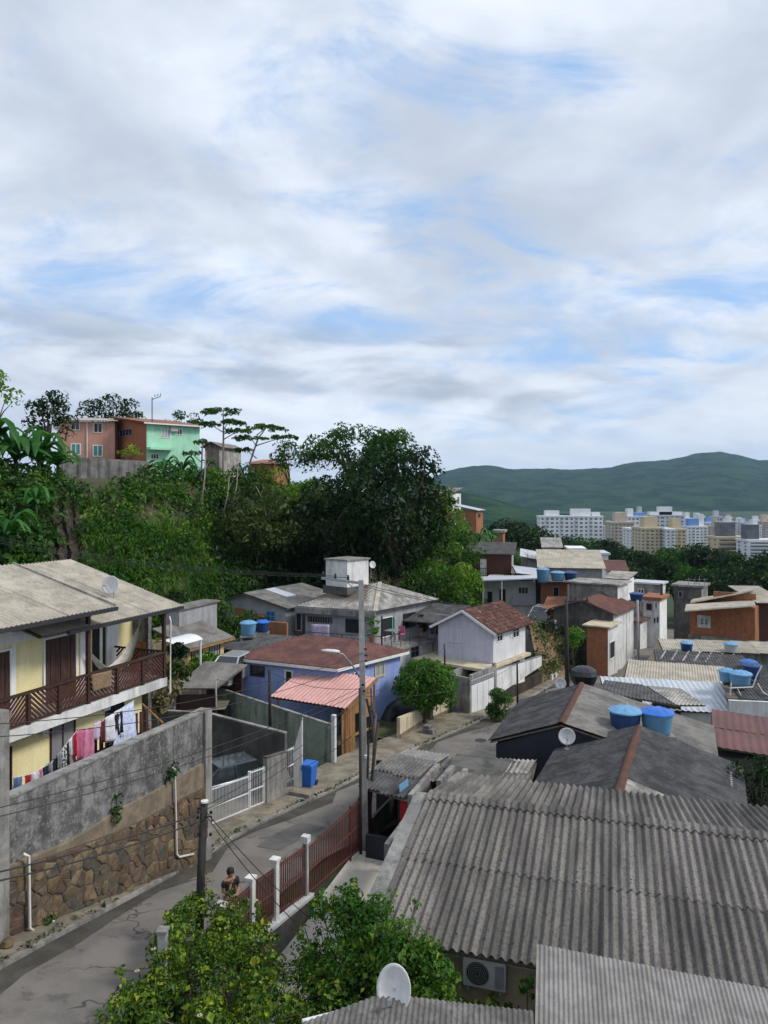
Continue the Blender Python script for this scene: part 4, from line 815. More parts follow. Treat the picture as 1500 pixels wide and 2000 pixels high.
def dish(label, px, py, d, w, h_, facing, mast, mat='dish', off=(0, 0, 0), group=None):
    """satellite dish: shallow elliptical bowl with feed arm, bracket and mast"""
    c = at(px, py, d); e, fr = thing('satellite_dish', label, 'satellite dish', o=c, group=group); n = Vector(facing).normalized(); u, v = ortho(n); m = MB(); vs = []; fs = []; RN, TN = 6, 24
    for i in range(RN + 1):
        r = i / RN
        for j in range(TN): a = 2 * math.pi * j / TN; vs.append(u * math.cos(a) * r * w / 2 + v * math.sin(a) * r * h_ / 2 + n * (r * r * .13 * w - .06 * w))
    for i in range(RN):
        for j in range(TN): fs.append((i * TN + j, (i + 1) * TN + j, (i + 1) * TN + (j + 1) % TN, i * TN + (j + 1) % TN))
    b = m.add(vs, fs).obj('bowl', mat, e, smooth=True); sd = b.modifiers.new('t', 'SOLIDIFY'); sd.thickness = .015
    m = MB(); f = n * w * .55 - Vector((0, 0, h_ * .12)); m.tube([Vector((0, 0, -h_ * .48)), f * .6 - Vector((0, 0, h_ * .22)), f], .012, 6); m.obj('feed_arm', 'grey_metal', e); MB().bar(f - n * .05, f + n * .06, .06).obj('receiver', 'grey_metal', e)
    m = MB(); m.tube([-n * .08, -n * .18 - Vector((0, 0, .1)), -n * .18 - Vector((0, 0, mast))], .022, 7); m.obj('mast', 'grey_metal', e); MB().lathe([(.09, 0), (.09, .02), (0, .02)], 10, -n * .18 - Vector((0, 0, mast))).obj('foot', 'grey_metal', e); return e
dish('grey mesh dish on the beige roof of the yellow house', 217, 1143, 28.5, .74, .72, (-.25, -.9, .25), .58)
# ---- retaining wall
WX = 4.47; WT = 5.03; yc = YF.onx(WX, 401, 1392).y; y0 = -16.0
wl, WF = thing('retaining_wall', 'tall grey rendered retaining wall on rough stonework beside the road', 'wall', YF)
def wz(y): w = YF.l2w((WX, y, 0)); return g(w.y) 
up = [YF.onx(WX, *q) for q in ((-60, 1725), (11, 1693), (112, 1654), (174, 1620), (232, 1581), (308, 1542), (384, 1497), (401, 1490))]; st = [YF.onx(WX, *q) for q in ((-60, 1722), (56, 1682), (140, 1654), (218, 1626), (280, 1598), (336, 1567), (392, 1539), (401, 1535))]
B(WX - .28, WX, y0, yc, -.6, WT).obj('rendered_wall', 'plaster_rough', wl); B(WX - .30, WX + .03, y0, yc + .02, WT + .002, WT + .05).obj('coping', 'concrete', wl)
m = MB(); n = len(up); tr = lambda y: np.interp(y, [p.y for p in st], [p.z for p in st]); ub = lambda y: np.interp(y, [p.y for p in up], [p.z for p in up])
ys = np.linspace(y0, yc, 30); top = [(WX + .05, y, float(ub(y))) for y in ys]; bot = [(WX + .06, y, float(tr(y)) - .25) for y in ys]; bk = [(WX - .02, y, float(ub(y)) + .05) for y in ys]
m.add(top + bot + bk, [(i, 30 + i, 31 + i, i + 1) for i in range(29)] + [(60 + i, i, i + 1, 61 + i) for i in range(29)]); m.obj('footing_band', 'render_tan', wl)
m = MB(); top = [(WX + .075, y, float(tr(y))) for y in ys]; bot = [(WX + .075, y, wz(y) - .4) for y in ys]; bk = [(WX + .0, y, float(tr(y)) + .03) for y in ys]
m.add(top + bot + bk, [(i, 30 + i, 31 + i, i + 1) for i in range(29)] + [(60 + i, i, i + 1, 61 + i) for i in range(29)]); bedm = m.obj('stonework', 'mortar', wl)
for i, (c, c2) in enumerate([((.17, .115, .065), (.10, .072, .047)), ((.135, .102, .074), (.08, .064, .05)), ((.12, .075, .052), (.075, .052, .039)), ((.095, .083, .068), (.056, .05, .043)), ((.21, .155, .092), (.13, .098, .064))]): surf(f'stone{i}', c, c2, 4, .95, .6, 10, (.05, .045, .032), .6, 1.0, var=.22, spots=((.05, .052, .03), 1.1, .56, .6))
def halfclip(poly, p, n):
    out = []
    for i in range(len(poly)):
        a, b = poly[i], poly[(i + 1) % len(poly)]; da, db = (a - p).dot(n), (b - p).dot(n)
        if da <= 0: out.append(a)
        if da * db < 0: out.append(a + (b - a) * (da / (da - db)))
    return out
V2 = lambda a, b: Vector((a, b))
sites = []
for i, y in enumerate(np.arange(y0 + 2, yc + .1, .29)):
    zb_, zt_ = wz(y) - .1, float(tr(y)) + .05
    for z in np.arange(zb_, zt_, .27): sites.append(V2(y + RNG.normal(0, .11), z + (.16 if i % 2 else 0) + RNG.normal(0, .10)))
for s_ in sites:
    near = sorted(sites, key=lambda q: (q - s_).length)[1:13]; p = [s_ + V2(*q) for q in ((-.5, -.5), (.5, -.5), (.5, .5), (-.5, .5))]
    for q in near: p = halfclip(p, (s_ + q) / 2, (q - s_).normalized())
    a, b = V2(s_.x - .5, float(tr(s_.x - .5)) - .02), V2(s_.x + .5, float(tr(s_.x + .5)) - .02); p = halfclip(p, a, V2(-(b - a).y, (b - a).x).normalized()) if len(p) > 2 else p
    if len(p) > 2: p = halfclip(p, V2(yc, 0), V2(1, 0))
    if len(p) < 3: continue
    ar = abs(sum(p[i].x * p[(i + 1) % len(p)].y - p[(i + 1) % len(p)].x * p[i].y for i in range(len(p)))) / 2
    if ar < .02: continue
    c = sum(p, V2(0, 0)) / len(p); hgt = RNG.uniform(.015, .07); k = len(p); ring = lambda f, x: [(WX + x, c.x + (q.x - c.x) * f, c.y + (q.y - c.y) * f) for q in p]
    m = MB(); m.add(ring(.99, .05) + ring(.95, .05 + hgt * .7) + ring(.70, .06 + hgt), [(i, (i + 1) % k, k + (i + 1) % k, k + i) for i in range(k)] + [(k + i, k + (i + 1) % k, 2 * k + (i + 1) % k, 2 * k + i) for i in range(k)] + [tuple(2 * k + i for i in range(k))])
    m.obj('stone', 'stone%d' % RNG.choice(5, p=[.30, .24, .14, .14, .18]), bedm)
B(WX - .35, WX + .20, YF.onx(WX, -30, 1600).y, YF.onx(WX, 6, 1600).y, -.5, YF.onx(WX, 5, 1385).z).obj('pillar', 'concrete', wl); B(WX - .32, WX + .10, yc - .12, yc + .22, -.6, WT + .06).obj('end_pillar', 'concrete', wl)
m = MB(); q = [WF.onx(WX + .14, *p) for p in ((337, 1500), (341, 1502), (345, 1668), (350, 1674), (378, 1668))]; m.tube(q, .035, 8); e, fr = thing('drain_pipe', 'white drain pipe bent down the right end of the stone wall', 'pipe', YF); m.obj('pipe', 'pvc', e, smooth=True)
m = MB(); q = [WF.onx(WX + .2, *p) for p in ((46, 1668), (56, 1672), (58, 1812), (70, 1822))]; m.tube(q, .035, 8); e, fr = thing('drain_pipe', 'white drain pipe on the stone wall near the left picture edge', 'pipe', YF); m.obj('pipe', 'pvc', e, smooth=True)
# plants rooted in the wall
for (a, b, l) in ((335, 1515, 'small weed growing from the wall beside the tall drain pipe'), (222, 1590, 'tuft of weed in the middle of the grey wall'), (95, 1800, 'weeds at the wall foot beside the left drain pipe')):
    p = YF.onx(WX + .05, a, b); e, fr = thing('weed', l, 'weed', Fr(YF.l2w(p), 22.5)); leaf_obj('leaves', [(.05, RNG.normal(0, .1), RNG.normal(0, .12), .16) for _ in range(5)], 900, .10, 'leaf_mid', e)
# ---- clothesline
clx = WX - .75
cle, CF = thing('clothesline', 'thin clothesline strung between yellow house and wall pillar', 'clothesline', YF)
lpx = [(262, 1368), (205, 1404), (183, 1422), (150, 1427), (128, 1455), (100, 1490), (60, 1512), (24, 1520)]; m = MB(); m.tube([CF.onx(clx, *p) for p in lpx], .008, 4); m.obj('line', 'pvc', cle)
G = 'laundry on the clothesline'
for (quad, mat, nm, l) in [
    ([(236, 1384), (262, 1369), (271, 1452), (214, 1476)], 'cl_sheet', 'sheet', 'large white and blue patterned sheet at the right end of the clothesline'),
    ([(206, 1402), (236, 1384), (240, 1438), (209, 1452)], 'cl_white', 'shirt', 'white garment with dark streaks next to the patterned sheet'),
    ([(222, 1398), (238, 1388), (238, 1430), (228, 1437)], 'cl_black', 'scarf', 'black scarf hanging over the white garment'),
    ([(197, 1408), (206, 1403), (206, 1448), (195, 1452)], 'cl_maroon', 'shirt', 'dark red top left of the white garment'), ([(184, 1414), (196, 1408), (195, 1440), (184, 1447)], 'cl_lilac', 'shirt', 'pale lilac top between dark red top and pink trousers'),
    ([(165, 1424), (183, 1419), (181, 1486), (160, 1499)], 'cl_pink', 'trousers', 'long pink trousers, the brightest piece in mid line'), ([(150, 1428), (165, 1424), (165, 1470), (152, 1492)], 'cl_rose', 'trousers', 'rose coloured trousers left of the pink ones'),
    ([(142, 1437), (150, 1428), (150, 1470), (142, 1488)], 'cl_red', 'shirt', 'red garment hanging low beside the rose trousers'), ([(135, 1446), (143, 1437), (142, 1474), (135, 1478)], 'cl_white', 'shirt', 'narrow white top left of the red garment'), ([(129, 1454), (136, 1446), (136, 1498), (130, 1506)], 'cl_black', 'shirt', 'black top in the middle of the clothesline'),
    ([(121, 1462), (130, 1454), (129, 1500), (120, 1507)], 'cl_stripe', 'shirt', 'black and white striped top'), ([(112, 1474), (121, 1464), (120, 1506), (111, 1514)], 'cl_grey', 'shirt', 'grey top left of the striped one'), ([(104, 1484), (112, 1474), (112, 1514), (104, 1520)], 'cl_black', 'shorts', 'black shorts left of the grey top'),
    ([(94, 1492), (104, 1485), (104, 1518), (95, 1524)], 'cl_grey', 'towel', 'grey blue cloth left of the black shorts'), ([(85, 1498), (94, 1492), (95, 1524), (85, 1530)], 'cl_navy', 'shorts', 'navy shorts toward the left end of the line'), ([(76, 1504), (85, 1499), (84, 1530), (76, 1535)], 'cl_pink', 'shirt', 'small pink top toward the left end of the line'),
    ([(62, 1510), (76, 1505), (76, 1532), (62, 1537)], 'cl_white', 'shirt', 'white top left of the small pink one'), ([(48, 1514), (62, 1511), (60, 1540), (48, 1545)], 'cl_red', 'shirt', 'red and dark top left of the white one'), ([(27, 1519), (44, 1516), (44, 1548), (26, 1556)], 'cl_blue', 'jeans', 'blue jeans at the left end of the clothesline')]:
    cloth(nm, l, 'laundry', CF, clx + RNG.uniform(-.02, .02), quad, mat, .06, group=G)
# ---- picket fence scrap and planks behind the wall, right end
pf, PF = thing('picket_fence', 'short brown picket fence behind the top of the retaining wall', 'fence', Fr(YF.l2w((WX - 1.2, yc - 1.5, 0)), 22.5)); 
for i in range(12): B(0, .04, -2.6 + i * .24, -2.6 + i * .24 + .13, 3.0, 5.35).obj('picket', 'wood_red', pf)
B(-.05, -.003, -2.7, .3, 4.6, 4.7).obj('rail', 'wood_red', pf)
for (p, q, d1, d2, l) in (((278, 1375), (318, 1412), 27.5, 26.5, 'pale pole leaning against the right corner of the yellow house'), ((0, 1435), (22, 1392), 21.6, 21.9, 'yellow plank leaning at the balcony, left picture edge')):
    a, b = at(*p, d1), at(*q, d2); e, fr = thing('leaning_pole', l, 'pole', o=a); m = MB(); m.tube([(0, 0, 0), b - a], .035, 6); m.obj('pole', 'wood_tan', e)
# ================================================================== shared builders for houses and street things
def place(o, fr, pf): o.location = pf.w2l(fr.o); o.rotation_euler = (0, 0, -(fr.a - pf.a)); return o
def facefr(a, b, side):
    """frame of a wall running a->b (world): side 'y' faces -Y with X along the wall, 'x' faces +X with Y along it"""
    d = Vector(b) - Vector(a); ang = math.degrees(math.atan2(-d.y, d.x)) if side == 'y' else math.degrees(math.atan2(d.x, d.y)); return Fr((a[0], a[1], 0), ang)
def fwin(e, pf, fr, face, *px, **k):
    k.setdefault('sgn', -1 if face == 'y' else 1); return place(winpx(e, fr, face, 0.0, *px, **k), fr, pf)
def poly_house(name, label, corners, z0, z1, mat, cat='house', group=None):
    """corners: near, right, back, left (world); walls as one prism"""
    c = [Vector((p[0], p[1], 0)) for p in corners]; e, pf = thing(name, label, cat, o=(c[0].x, c[0].y, 0), group=group)
    MB().prism([tuple(pf.w2l(p)[:2]) for p in c], z0, z1).obj('wall', mat, e); return e, pf
def hip(e, pf, eaves, ridge, mat, **k):
    n, r, b, l = [pf.w2l(p) for p in eaves]; r1, r2 = [pf.w2l(p) for p in ridge]      # r1 left end, r2 right end of the ridge
    roof_poly(e, [l, n, r2, r1], mat, n - l, **k); roof_poly(e, [n, r, r2], mat, r - n, **k); roof_poly(e, [r, b, r1, r2], mat, b - r, **k); roof_poly(e, [b, l, r1], mat, l - b, **k)
def tank(label, px, py, d, r, hh, mat, lid=None, stand=0.0, group='blue water tanks on the roofs'):
    p = at(px, py, d); e, fr = thing('water_tank', label, 'water tank', o=p, group=group); m = MB(); prof = [(0, 0), (r * .80, 0)]
    for i in range(1, 8): z = hh * i / 7; prof += [(r * (.80 + .17 * i / 7), z - .02), (r * (.83 + .17 * i / 7), z)]
    m.lathe(prof, 28).obj('body', mat, e, smooth=True); n = 28; m = MB(); vs = []; fs = []
    for k, (rr, z) in enumerate(((1.07, 0), (1.05, .05), (.55, .15), (.25, .18), (.0, .18))):
        for j in range(n): a = 2 * math.pi * j / n; q = rr * r * (1 + (.03 if j % 4 < 2 else 0) * (k < 3)); vs.append((math.cos(a) * q, math.sin(a) * q, hh + z + (.025 if j % 4 < 2 else 0) * (k == 2)))
    for k in range(4):
        for j in range(n): fs.append((k * n + j, k * n + (j + 1) % n, (k + 1) * n + (j + 1) % n, (k + 1) * n + j))
    m.add(vs, fs).obj('lid', lid or mat, e, smooth=False)
    if stand: m = MB(); m.box(-r * .9, r * .9, -r * .9, r * .9, -.12, -.003); m.obj('platform', 'concrete', e); [B(a * r * .7 - .06, a * r * .7 + .06, b * r * .7 - .06, b * r * .7 + .06, -stand, -.12).obj('leg', 'concrete', e) for a in (-1, 1) for b in (-1, 1)]
    return e
def fence(e, pf, a, b, z0a, z0b, hgt, n, mat, w=.018, rails=(.08, .5, .95), post=None, name='bar'):
    """upright bars between world points a and b, each its own part"""
    a, b = Vector((a[0], a[1], 0)), Vector((b[0], b[1], 0)); me = B(-w / 2, w / 2, -w / 2, w / 2, 0, hgt).mesh(name); me.materials.append(M(mat))
    for i in range(n + 1):
        p = a.lerp(b, i / n); p.z = z0a + (z0b - z0a) * i / n; o = link(bpy.data.objects.new(name, me), e); o.location = pf.w2l(p)
    for r in rails: MB().bar(pf.w2l((a.x, a.y, z0a + hgt * r)), pf.w2l((b.x, b.y, z0b + hgt * r)), w * 2.0).obj('rail', mat, e)
def car(label, p, head, mat, L=3.9, Wd=1.66, Ht=1.48, group=None):
    e, fr = thing('parked_car', label, 'car', Fr(p, head), group); h2 = Wd / 2
    side = [(-.5, .22), (-.5, .62), (-.47, .80), (-.40, .86), (-.18, .92), (.40, .94), (.49, .86), (.5, .55), (.5, .24)]; m = MB(); vs = []; n = len(side)
    for k, x in ((0, -h2), (1, -h2 * .93), (2, h2 * .93), (3, h2)):
        f = 1 if k in (1, 2) else .985; vs += [(x, -y * L * f, z * 1.0 + (0 if k in (1, 2) else -.05 * (z > .7))) for y, z in side]
    fs = [(k * n + i, k * n + (i + 1) % n, (k + 1) * n + (i + 1) % n, (k + 1) * n + i) for k in range(3) for i in range(n)] + [tuple(range(n - 1, -1, -1)), tuple(3 * n + i for i in range(n))]
    m.add(vs, fs).obj('body', mat, e, smooth=False, bevel=.04)
    lo = [(-h2 * .93, -.44 * L, .9), (h2 * .93, -.44 * L, .9), (h2 * .93, .27 * L, .9), (-h2 * .93, .27 * L, .9)]; hi = [(-h2 * .74, -.36 * L, Ht - .05), (h2 * .74, -.36 * L, Ht - .05), (h2 * .74, .08 * L, Ht - .05), (-h2 * .74, .08 * L, Ht - .05)]
    MB().hexa(lo, hi).obj('glass', 'glass', e); r = MB().hexa([(x * 1.04, y * 1.02, Ht - .055) for x, y, z in hi], [(x * .94, y * .96, Ht) for x, y, z in hi]).obj('roof', mat, e, bevel=.03)
    for a, b in list(zip(lo, hi)) + [((sx * h2 * .935, -.1 * L, .9), (sx * h2 * .745, -.1 * L, Ht - .05)) for sx in (-1, 1)]: MB().bar(a, b, .07).obj('pillar', mat, e)
    for sx in (-1, 1):
        for y in (-.31 * L, .31 * L):
            w = MB().lathe([(.14, -.02), (.30, 0), (.31, .05), (.31, .14), (.28, .19), (.14, .20)], 20, (sx * (h2 - .19) if sx > 0 else -h2 + .19, y, .31), (sx, 0, 0)).obj('wheel', 'rubber', e, smooth=True); MB().lathe([(.0, .17), (.19, .19), (.2, .15)], 16, (sx * (h2 - .19), y, .31), (sx, 0, 0)).obj('hub', 'grey_metal', w)
        B(sx * h2 * .6 - .16, sx * h2 * .6 + .16, .487 * L, .5 * L, .62, .76).obj('headlight', 'lamp_glass', e); B(sx * h2 * .75 - .1, sx * h2 * .75 + .1, -.5 * L - .006, -.49 * L, .6, .82).obj('tail_light', 'red_paint', e); B(sx * (h2 + .02), sx * (h2 + .15), .2 * L, .2 * L + .1, .95, 1.07).obj('mirror', mat, e)
    return e
# ================================================================== yard with white gate, left of the road
yp = [gp(405, 1622), gp(520, 1574), gp(575, 1545), at(560, 1470, 34.5), at(395, 1440, 35.5)]
struct('yard_floor', MB().add([(p.x, p.y, g(p.y) + .13) for p in yp], [(0, 1, 2, 3, 4)]), 'pavement')
wg, WG = thing('white_gate', 'white metal bar gate across the small car yard', 'gate', o=yp[0])
a, b, c = gp(406, 1622), gp(487, 1588), gp(516, 1576)
fence(wg, WG, a, b, g(a.y) + .08, g(b.y) + .08, 1.42, 30, 'white_metal', .02); fence(wg, WG, b, c, g(b.y) + .08, g(c.y) + .08, 1.55, 9, 'white_metal', .02)
for p in (b, c): q = WG.w2l((p.x, p.y, g(p.y))); B(q.x - .05, q.x + .05, q.y - .05, q.y + .05, q.z, q.z + 1.62).obj('post', 'white_metal', wg)
def wallrun(name, label, a, b, th, z0, za, zb, mat, cat='wall', cap=None):
    """free-standing wall from a to b (world), top sloping from za to zb"""
    a, b = Vector((a[0], a[1], 0)), Vector((b[0], b[1], 0)); d = (b - a).normalized(); n = Vector((-d.y, d.x, 0)) * th; e, pf = thing(name, label, cat, o=(a.x, a.y, 0)); L = [a, b, b + n, a + n]; zs = [za, zb, zb, za]
    MB().hexa([pf.w2l((p.x, p.y, z0)) for p in L], [pf.w2l((p.x, p.y, z)) for p, z in zip(L, zs)]).obj('wall', mat, e)
    if cap: MB().hexa([pf.w2l((p.x, p.y, z + .002)) for p, z in zip(L, zs)], [pf.w2l((p.x, p.y, z + .06)) for p, z in zip(L, zs)]).obj('coping', cap, e)
    return e, pf
a, b = gp(522, 1577), gp(560, 1558); wallrun('gate_wall', 'short rough concrete wall between the white gate and the small wicket', a, b, .2, -1.2, at(522, 1482, a.y).z, at(560, 1470, b.y).z, 'concrete', cap='concrete_dark')
a, b = gp(557, 1542), gp(573, 1533); wk, WK = thing('wicket_gate', 'narrow white wicket gate beside the blue bin', 'gate', o=a); fence(wk, WK, a, b, g(a.y) + .15, g(b.y) + .15, 1.55, 5, 'white_metal', .025)
a, b = gp(574, 1545), gp(590, 1545); wallrun('gate_pillar', 'tall pale tapering concrete gate pillar behind the blue bin', a, b, .3, -1.2, at(574, 1462, a.y).z, at(590, 1404, b.y).z, 'white_stained')
a = gp(580, 1566); st_, ST = thing('doorstep', 'two low concrete steps in front of the wicket gate', 'steps', o=(a.x, a.y, g(a.y)), deg=22); B(-.55, .6, -.1, .5, 0, .17).obj('step', 'concrete', st_, bevel=.02); B(-.45, .5, .1, .6, .172, .32).obj('step', 'pavement', st_, bevel=.02)
a, b = at(404, 1395, 34.6), at(556, 1434, 32.6); wallrun('yard_wall', 'dark stained grey block wall behind the parked hatchback', a, b, .2, -1.5, a.z, b.z, 'concrete_dark', cap='concrete')
a, b = at(285, 1388, 36.5), at(404, 1395, 34.7); wallrun('yard_wall', 'low grey wall top seen over the retaining wall corner', a, b, .2, -1.5, a.z, b.z, 'concrete_dark', cap='concrete')
a, b = at(424, 1345, 41.0), gp(652, 1497); wallrun('green_wall', 'long sage green wall with black mould, sloping down to the white post', a, b, .18, -2, at(424, 1345, a.y).z, at(650, 1420, b.y).z, 'sage', cap='concrete')
car('dark grey hatchback parked nose-out behind the white gate', Vector((-6.75, 30.5, -.42)), 232, 'car_dark')
bp = gp(603, 1541); bn, BN = thing('wheelie_bin', 'bright blue wheelie bin standing on the kerb', 'bin', o=(bp.x, bp.y, g(bp.y) + .12), deg=20)
MB().hexa([(-.22, -.25, .06), (.22, -.25, .06), (.22, .25, .06), (-.22, .25, .06)], [(-.29, -.34, .92), (.29, -.34, .92), (.29, .34, .92), (-.29, .34, .92)]).obj('body', 'bin_blue', bn, bevel=.03); MB().hexa([(-.31, -.36, .925), (.31, -.36, .925), (.31, .38, .925), (-.31, .38, .925)], [(-.28, -.33, 1.03), (.28, -.33, 1.03), (.28, .35, 1.03), (-.28, .35, 1.03)]).obj('lid', 'bin_blue', bn, bevel=.02)
for s in (-1, 1): MB().lathe([(0, -.03), (.11, -.03), (.11, .03), (0, .03)], 14, (s * .24, .27, .11), (1, 0, 0)).obj('wheel', 'rubber', bn)
m = MB(); m.tube([(-.25, .4, .95), (.25, .4, .95)], .02, 6); m.obj('handle', 'bin_blue', bn); B(-.3, .3, -.355, -.335, .80, .87).obj('rim', 'bin_blue', bn)
p = at(515, 1500, 31.5); br_, BR = thing('plastic_barrel', 'dark blue plastic barrel inside the yard behind the gate wall', 'barrel', o=(p.x, p.y, -.5)); MB().lathe([(0, 0), (.27, 0), (.30, .3), (.28, .33), (.31, .6), (.29, .9), (.25, .92), (0, .92)], 20).obj('body', 'bin_blue', br_, smooth=True); MB().lathe([(.29, .86), (.31, .89), (.29, .93)], 20).obj('rim', 'tank_navy', br_)
a = gp(652, 1496); pw, PW = thing('gate_post', 'white square post at the foot of the sage green wall', 'post', o=(a.x, a.y, g(a.y)), deg=25); B(-.1, .1, -.1, .1, -.1, at(650, 1396, a.y).z - g(a.y)).obj('shaft', 'white_stained', pw, bevel=.02); B(-.13, .13, -.13, .13, -.1, .2).obj('plinth', 'concrete', pw)
# ---- pink-roofed wooden shed
rf = [at(530, 1358, 39.5), at(660, 1381, 36.8), at(737, 1324, 39.6), at(594, 1305, 42.0)]
sh, SH = poly_house('wooden_shed', 'timber shed with salmon pink metal roof next to the tall grey pole', [gp(665, 1462), gp(706, 1450), at(720, 1420, 41), at(560, 1420, 41.5)], -1.6, -.9, 'concrete_dark', 'shed')
L = [SH.w2l(p) for p in rf]; rA, rB, rD = L[3], L[2], L[0]; rD = L[0]; rp = roof_plane(sh, L[3], L[2], L[0], 5, 1, 'pink_roof', pitch=.25, amp=.018, seg=8, trap=True, under='wood_tan')
for p in (L[3], L[2], L[0], L[0] + L[2] - L[3]): B(p.x * .96 - .06 + (.2 if p.x < -3 else -.1), p.x * .96 + .06 + (.2 if p.x < -3 else -.1), p.y - .06, p.y + .06, -2, p.z - .08).obj('post', 'wood_tan', sh)
fr1 = L[0] + L[2] - L[3]; bx0 = fr1 + Vector((-.3, .3, 0)); bx1 = L[2] + Vector((-.35, -.3, 0)); d = (bx1 - bx0); nb = 11
wal = MB().bar((bx0.x, bx0.y, -.3), (bx1.x, bx1.y, -.3), .06, .12).obj('side_wall', 'wood_tan', sh)
for i in range(nb):
    a_, b_ = bx0 + d * (i / nb), bx0 + d * ((i + .94) / nb); zt = (bx0.z + (bx1.z - bx0.z) * i / nb) - .12; zl = -1.4 if i < 5 else .35
    if i in (5, 6, 7): zt, zl = zt, .75
    MB().hexa([(a_.x, a_.y, zl), (b_.x, b_.y, zl), (b_.x - .03, b_.y + .03, zl), (a_.x - .03, a_.y + .03, zl)], [(a_.x, a_.y, zt), (b_.x, b_.y, zt), (b_.x - .03, b_.y + .03, zt), (a_.x - .03, a_.y + .03, zt)]).obj('plank', 'wood_tan', wal)
bk0, bk1 = L[3] + Vector((.2, -.3, 0)), L[2] + Vector((-.3, -.2, 0)); MB().hexa([(bk0.x, bk0.y, -1.6), (bk1.x, bk1.y, -1.6), (bk1.x, bk1.y + .05, -1.6), (bk0.x, bk0.y + .05, -1.6)], [(bk0.x, bk0.y, bk0.z - .15), (bk1.x, bk1.y, bk1.z - .15), (bk1.x, bk1.y + .05, bk1.z - .15), (bk0.x, bk0.y + .05, bk0.z - .15)]).obj('back_wall', 'wood_old', sh)
MB().bar((fr1.x, fr1.y + .05, fr1.z - .09), (L[2].x, L[2].y, L[2].z - .09), .05, .14).obj('fascia', 'wood_tan', sh); MB().bar((L[0].x, L[0].y, L[0].z - .09), (fr1.x, fr1.y + .05, fr1.z - .09), .05, .12).obj('fascia', 'wood_red', sh)
# ---- blue house
ev = [at(659, 1307, 40), at(799, 1272, 44.6), None, at(446, 1284, 42.9)]; ev[2] = ev[1] + ev[3] - ev[0]; cen = (ev[1] + ev[3]) / 2
ins = [p.lerp(cen, .10) for p in ev]; bh, BH = poly_house('blue_house', 'bright blue house with maroon corrugated hip roof behind the pink shed', ins, -2.2, 2.55, 'blue_wall')
for p in ev: p.z = 2.66
r1 = at(595, 1244, 45.6); r2 = at(690, 1251, 44.2); r1.z = r2.z = 3.45; hip(bh, BH, ev, (r1, r2), 'fibro_maroon')
for i in (0, 3): a, b = BH.w2l(ev[i]), BH.w2l(ev[(i + 1) % 4]); MB().bar((a.x, a.y, a.z - .09), (b.x, b.y, b.z - .09), .04, .16).obj('fascia', 'white_trim', bh)
f1 = facefr(ins[3], ins[0], 'y'); f2 = facefr(ins[0], ins[1], 'x')
fwin(bh, BH, f1, 'y', 489, 1300, 517, 1321, frame='wood_dark', mull=1); fwin(bh, BH, f1, 'y', 472, 1294, 479, 1308, frame='tank_blue', mull=0); fwin(bh, BH, f1, 'y', 556, 1308, 573, 1350, frame='white_trim', pane='dark_inside', mull=0, fw=.1)
fwin(bh, BH, f2, 'x', 731, 1294, 751, 1322, frame='beige_wall', pane='pane_pale', mull=1, fw=.12); fwin(bh, BH, f2, 'x', 690, 1312, 697, 1330, frame='white_trim', pane='dark_inside', mull=0)
# ---- cream house, silver car, canopy on the left
cf = Fr(at(437, 1300, 46.5), 27); cf.o.z = 0; ch, CH = thing('cream_house', 'small cream house with grid windows behind the yellow house', 'house', cf); z_e = CH.onx(0, 437, 1248).z; yl_ = CH.onx(0, 368, 1240).y; z_l = CH.onx(0, 372, 1236).z
B(-5, 0, yl_, 0, -1, z_e).obj('wall', 'cream', ch); winpx(ch, CH, 'x', 0, 373, 1265, 395, 1291, frame='wood_red', pane='pane_pale', mull=3, bar=1, fw=.05); winpx(ch, CH, 'x', 0, 408, 1258, 429, 1281, frame='wood_red', pane='pane_pale', mull=3, bar=1, fw=.05)
roof_poly(ch, [(.45, yl_ - .4, z_e + .05), (.45, .5, z_e + .05), (-2.5, .5, z_e + 1.0), (-2.5, yl_ - .4, z_e + 1.0)], 'fibro_mid', (0, 1, 0)); MB().bar((.48, yl_ - .4, z_e - .02), (.48, .5, z_e - .02), .05, .12).obj('fascia', 'wood_tan', ch)
p = at(350, 1262, 41); cn, CN = thing('canopy', 'curved white canopy beside the cream house', 'canopy', o=p, deg=25); m = MB(); vs = []; fs = []
for i in range(9): a = math.pi * (.15 + .7 * i / 8); vs += [(-math.cos(a) * .9 - .2, -1, math.sin(a) * .45), (-math.cos(a) * .9 - .2, 1.3, math.sin(a) * .45)]
for i in range(8): fs.append((2 * i, 2 * i + 1, 2 * i + 3, 2 * i + 2))
m.add(vs, fs).obj('cover', 'white_metal', cn, smooth=True); [B(x - .04, x + .04, y - .04, y + .04, -3.2, .2).obj('post', 'white_metal', cn) for x in (-.9, .5) for y in (-.9, 1.2)]
car('silver car parked between cream house and blue house', at(452, 1333, 42.5) + Vector((0, 0, .1)), 195, 'car_silver')
struct('upper_yard', MB().add([at(300, 1360, 40) - Vector((0, 0, 1.0)), at(440, 1370, 38.5) - Vector((0, 0, .4)), at(475, 1320, 45), at(380, 1300, 50)], [(0, 1, 2, 3)]), 'pavement')
p = at(440, 1313, 39.5); gr_, GR = thing('carport', 'low carport with brown sheet roof left of the silver car', 'carport', o=p, deg=30); gz_ = -1.6
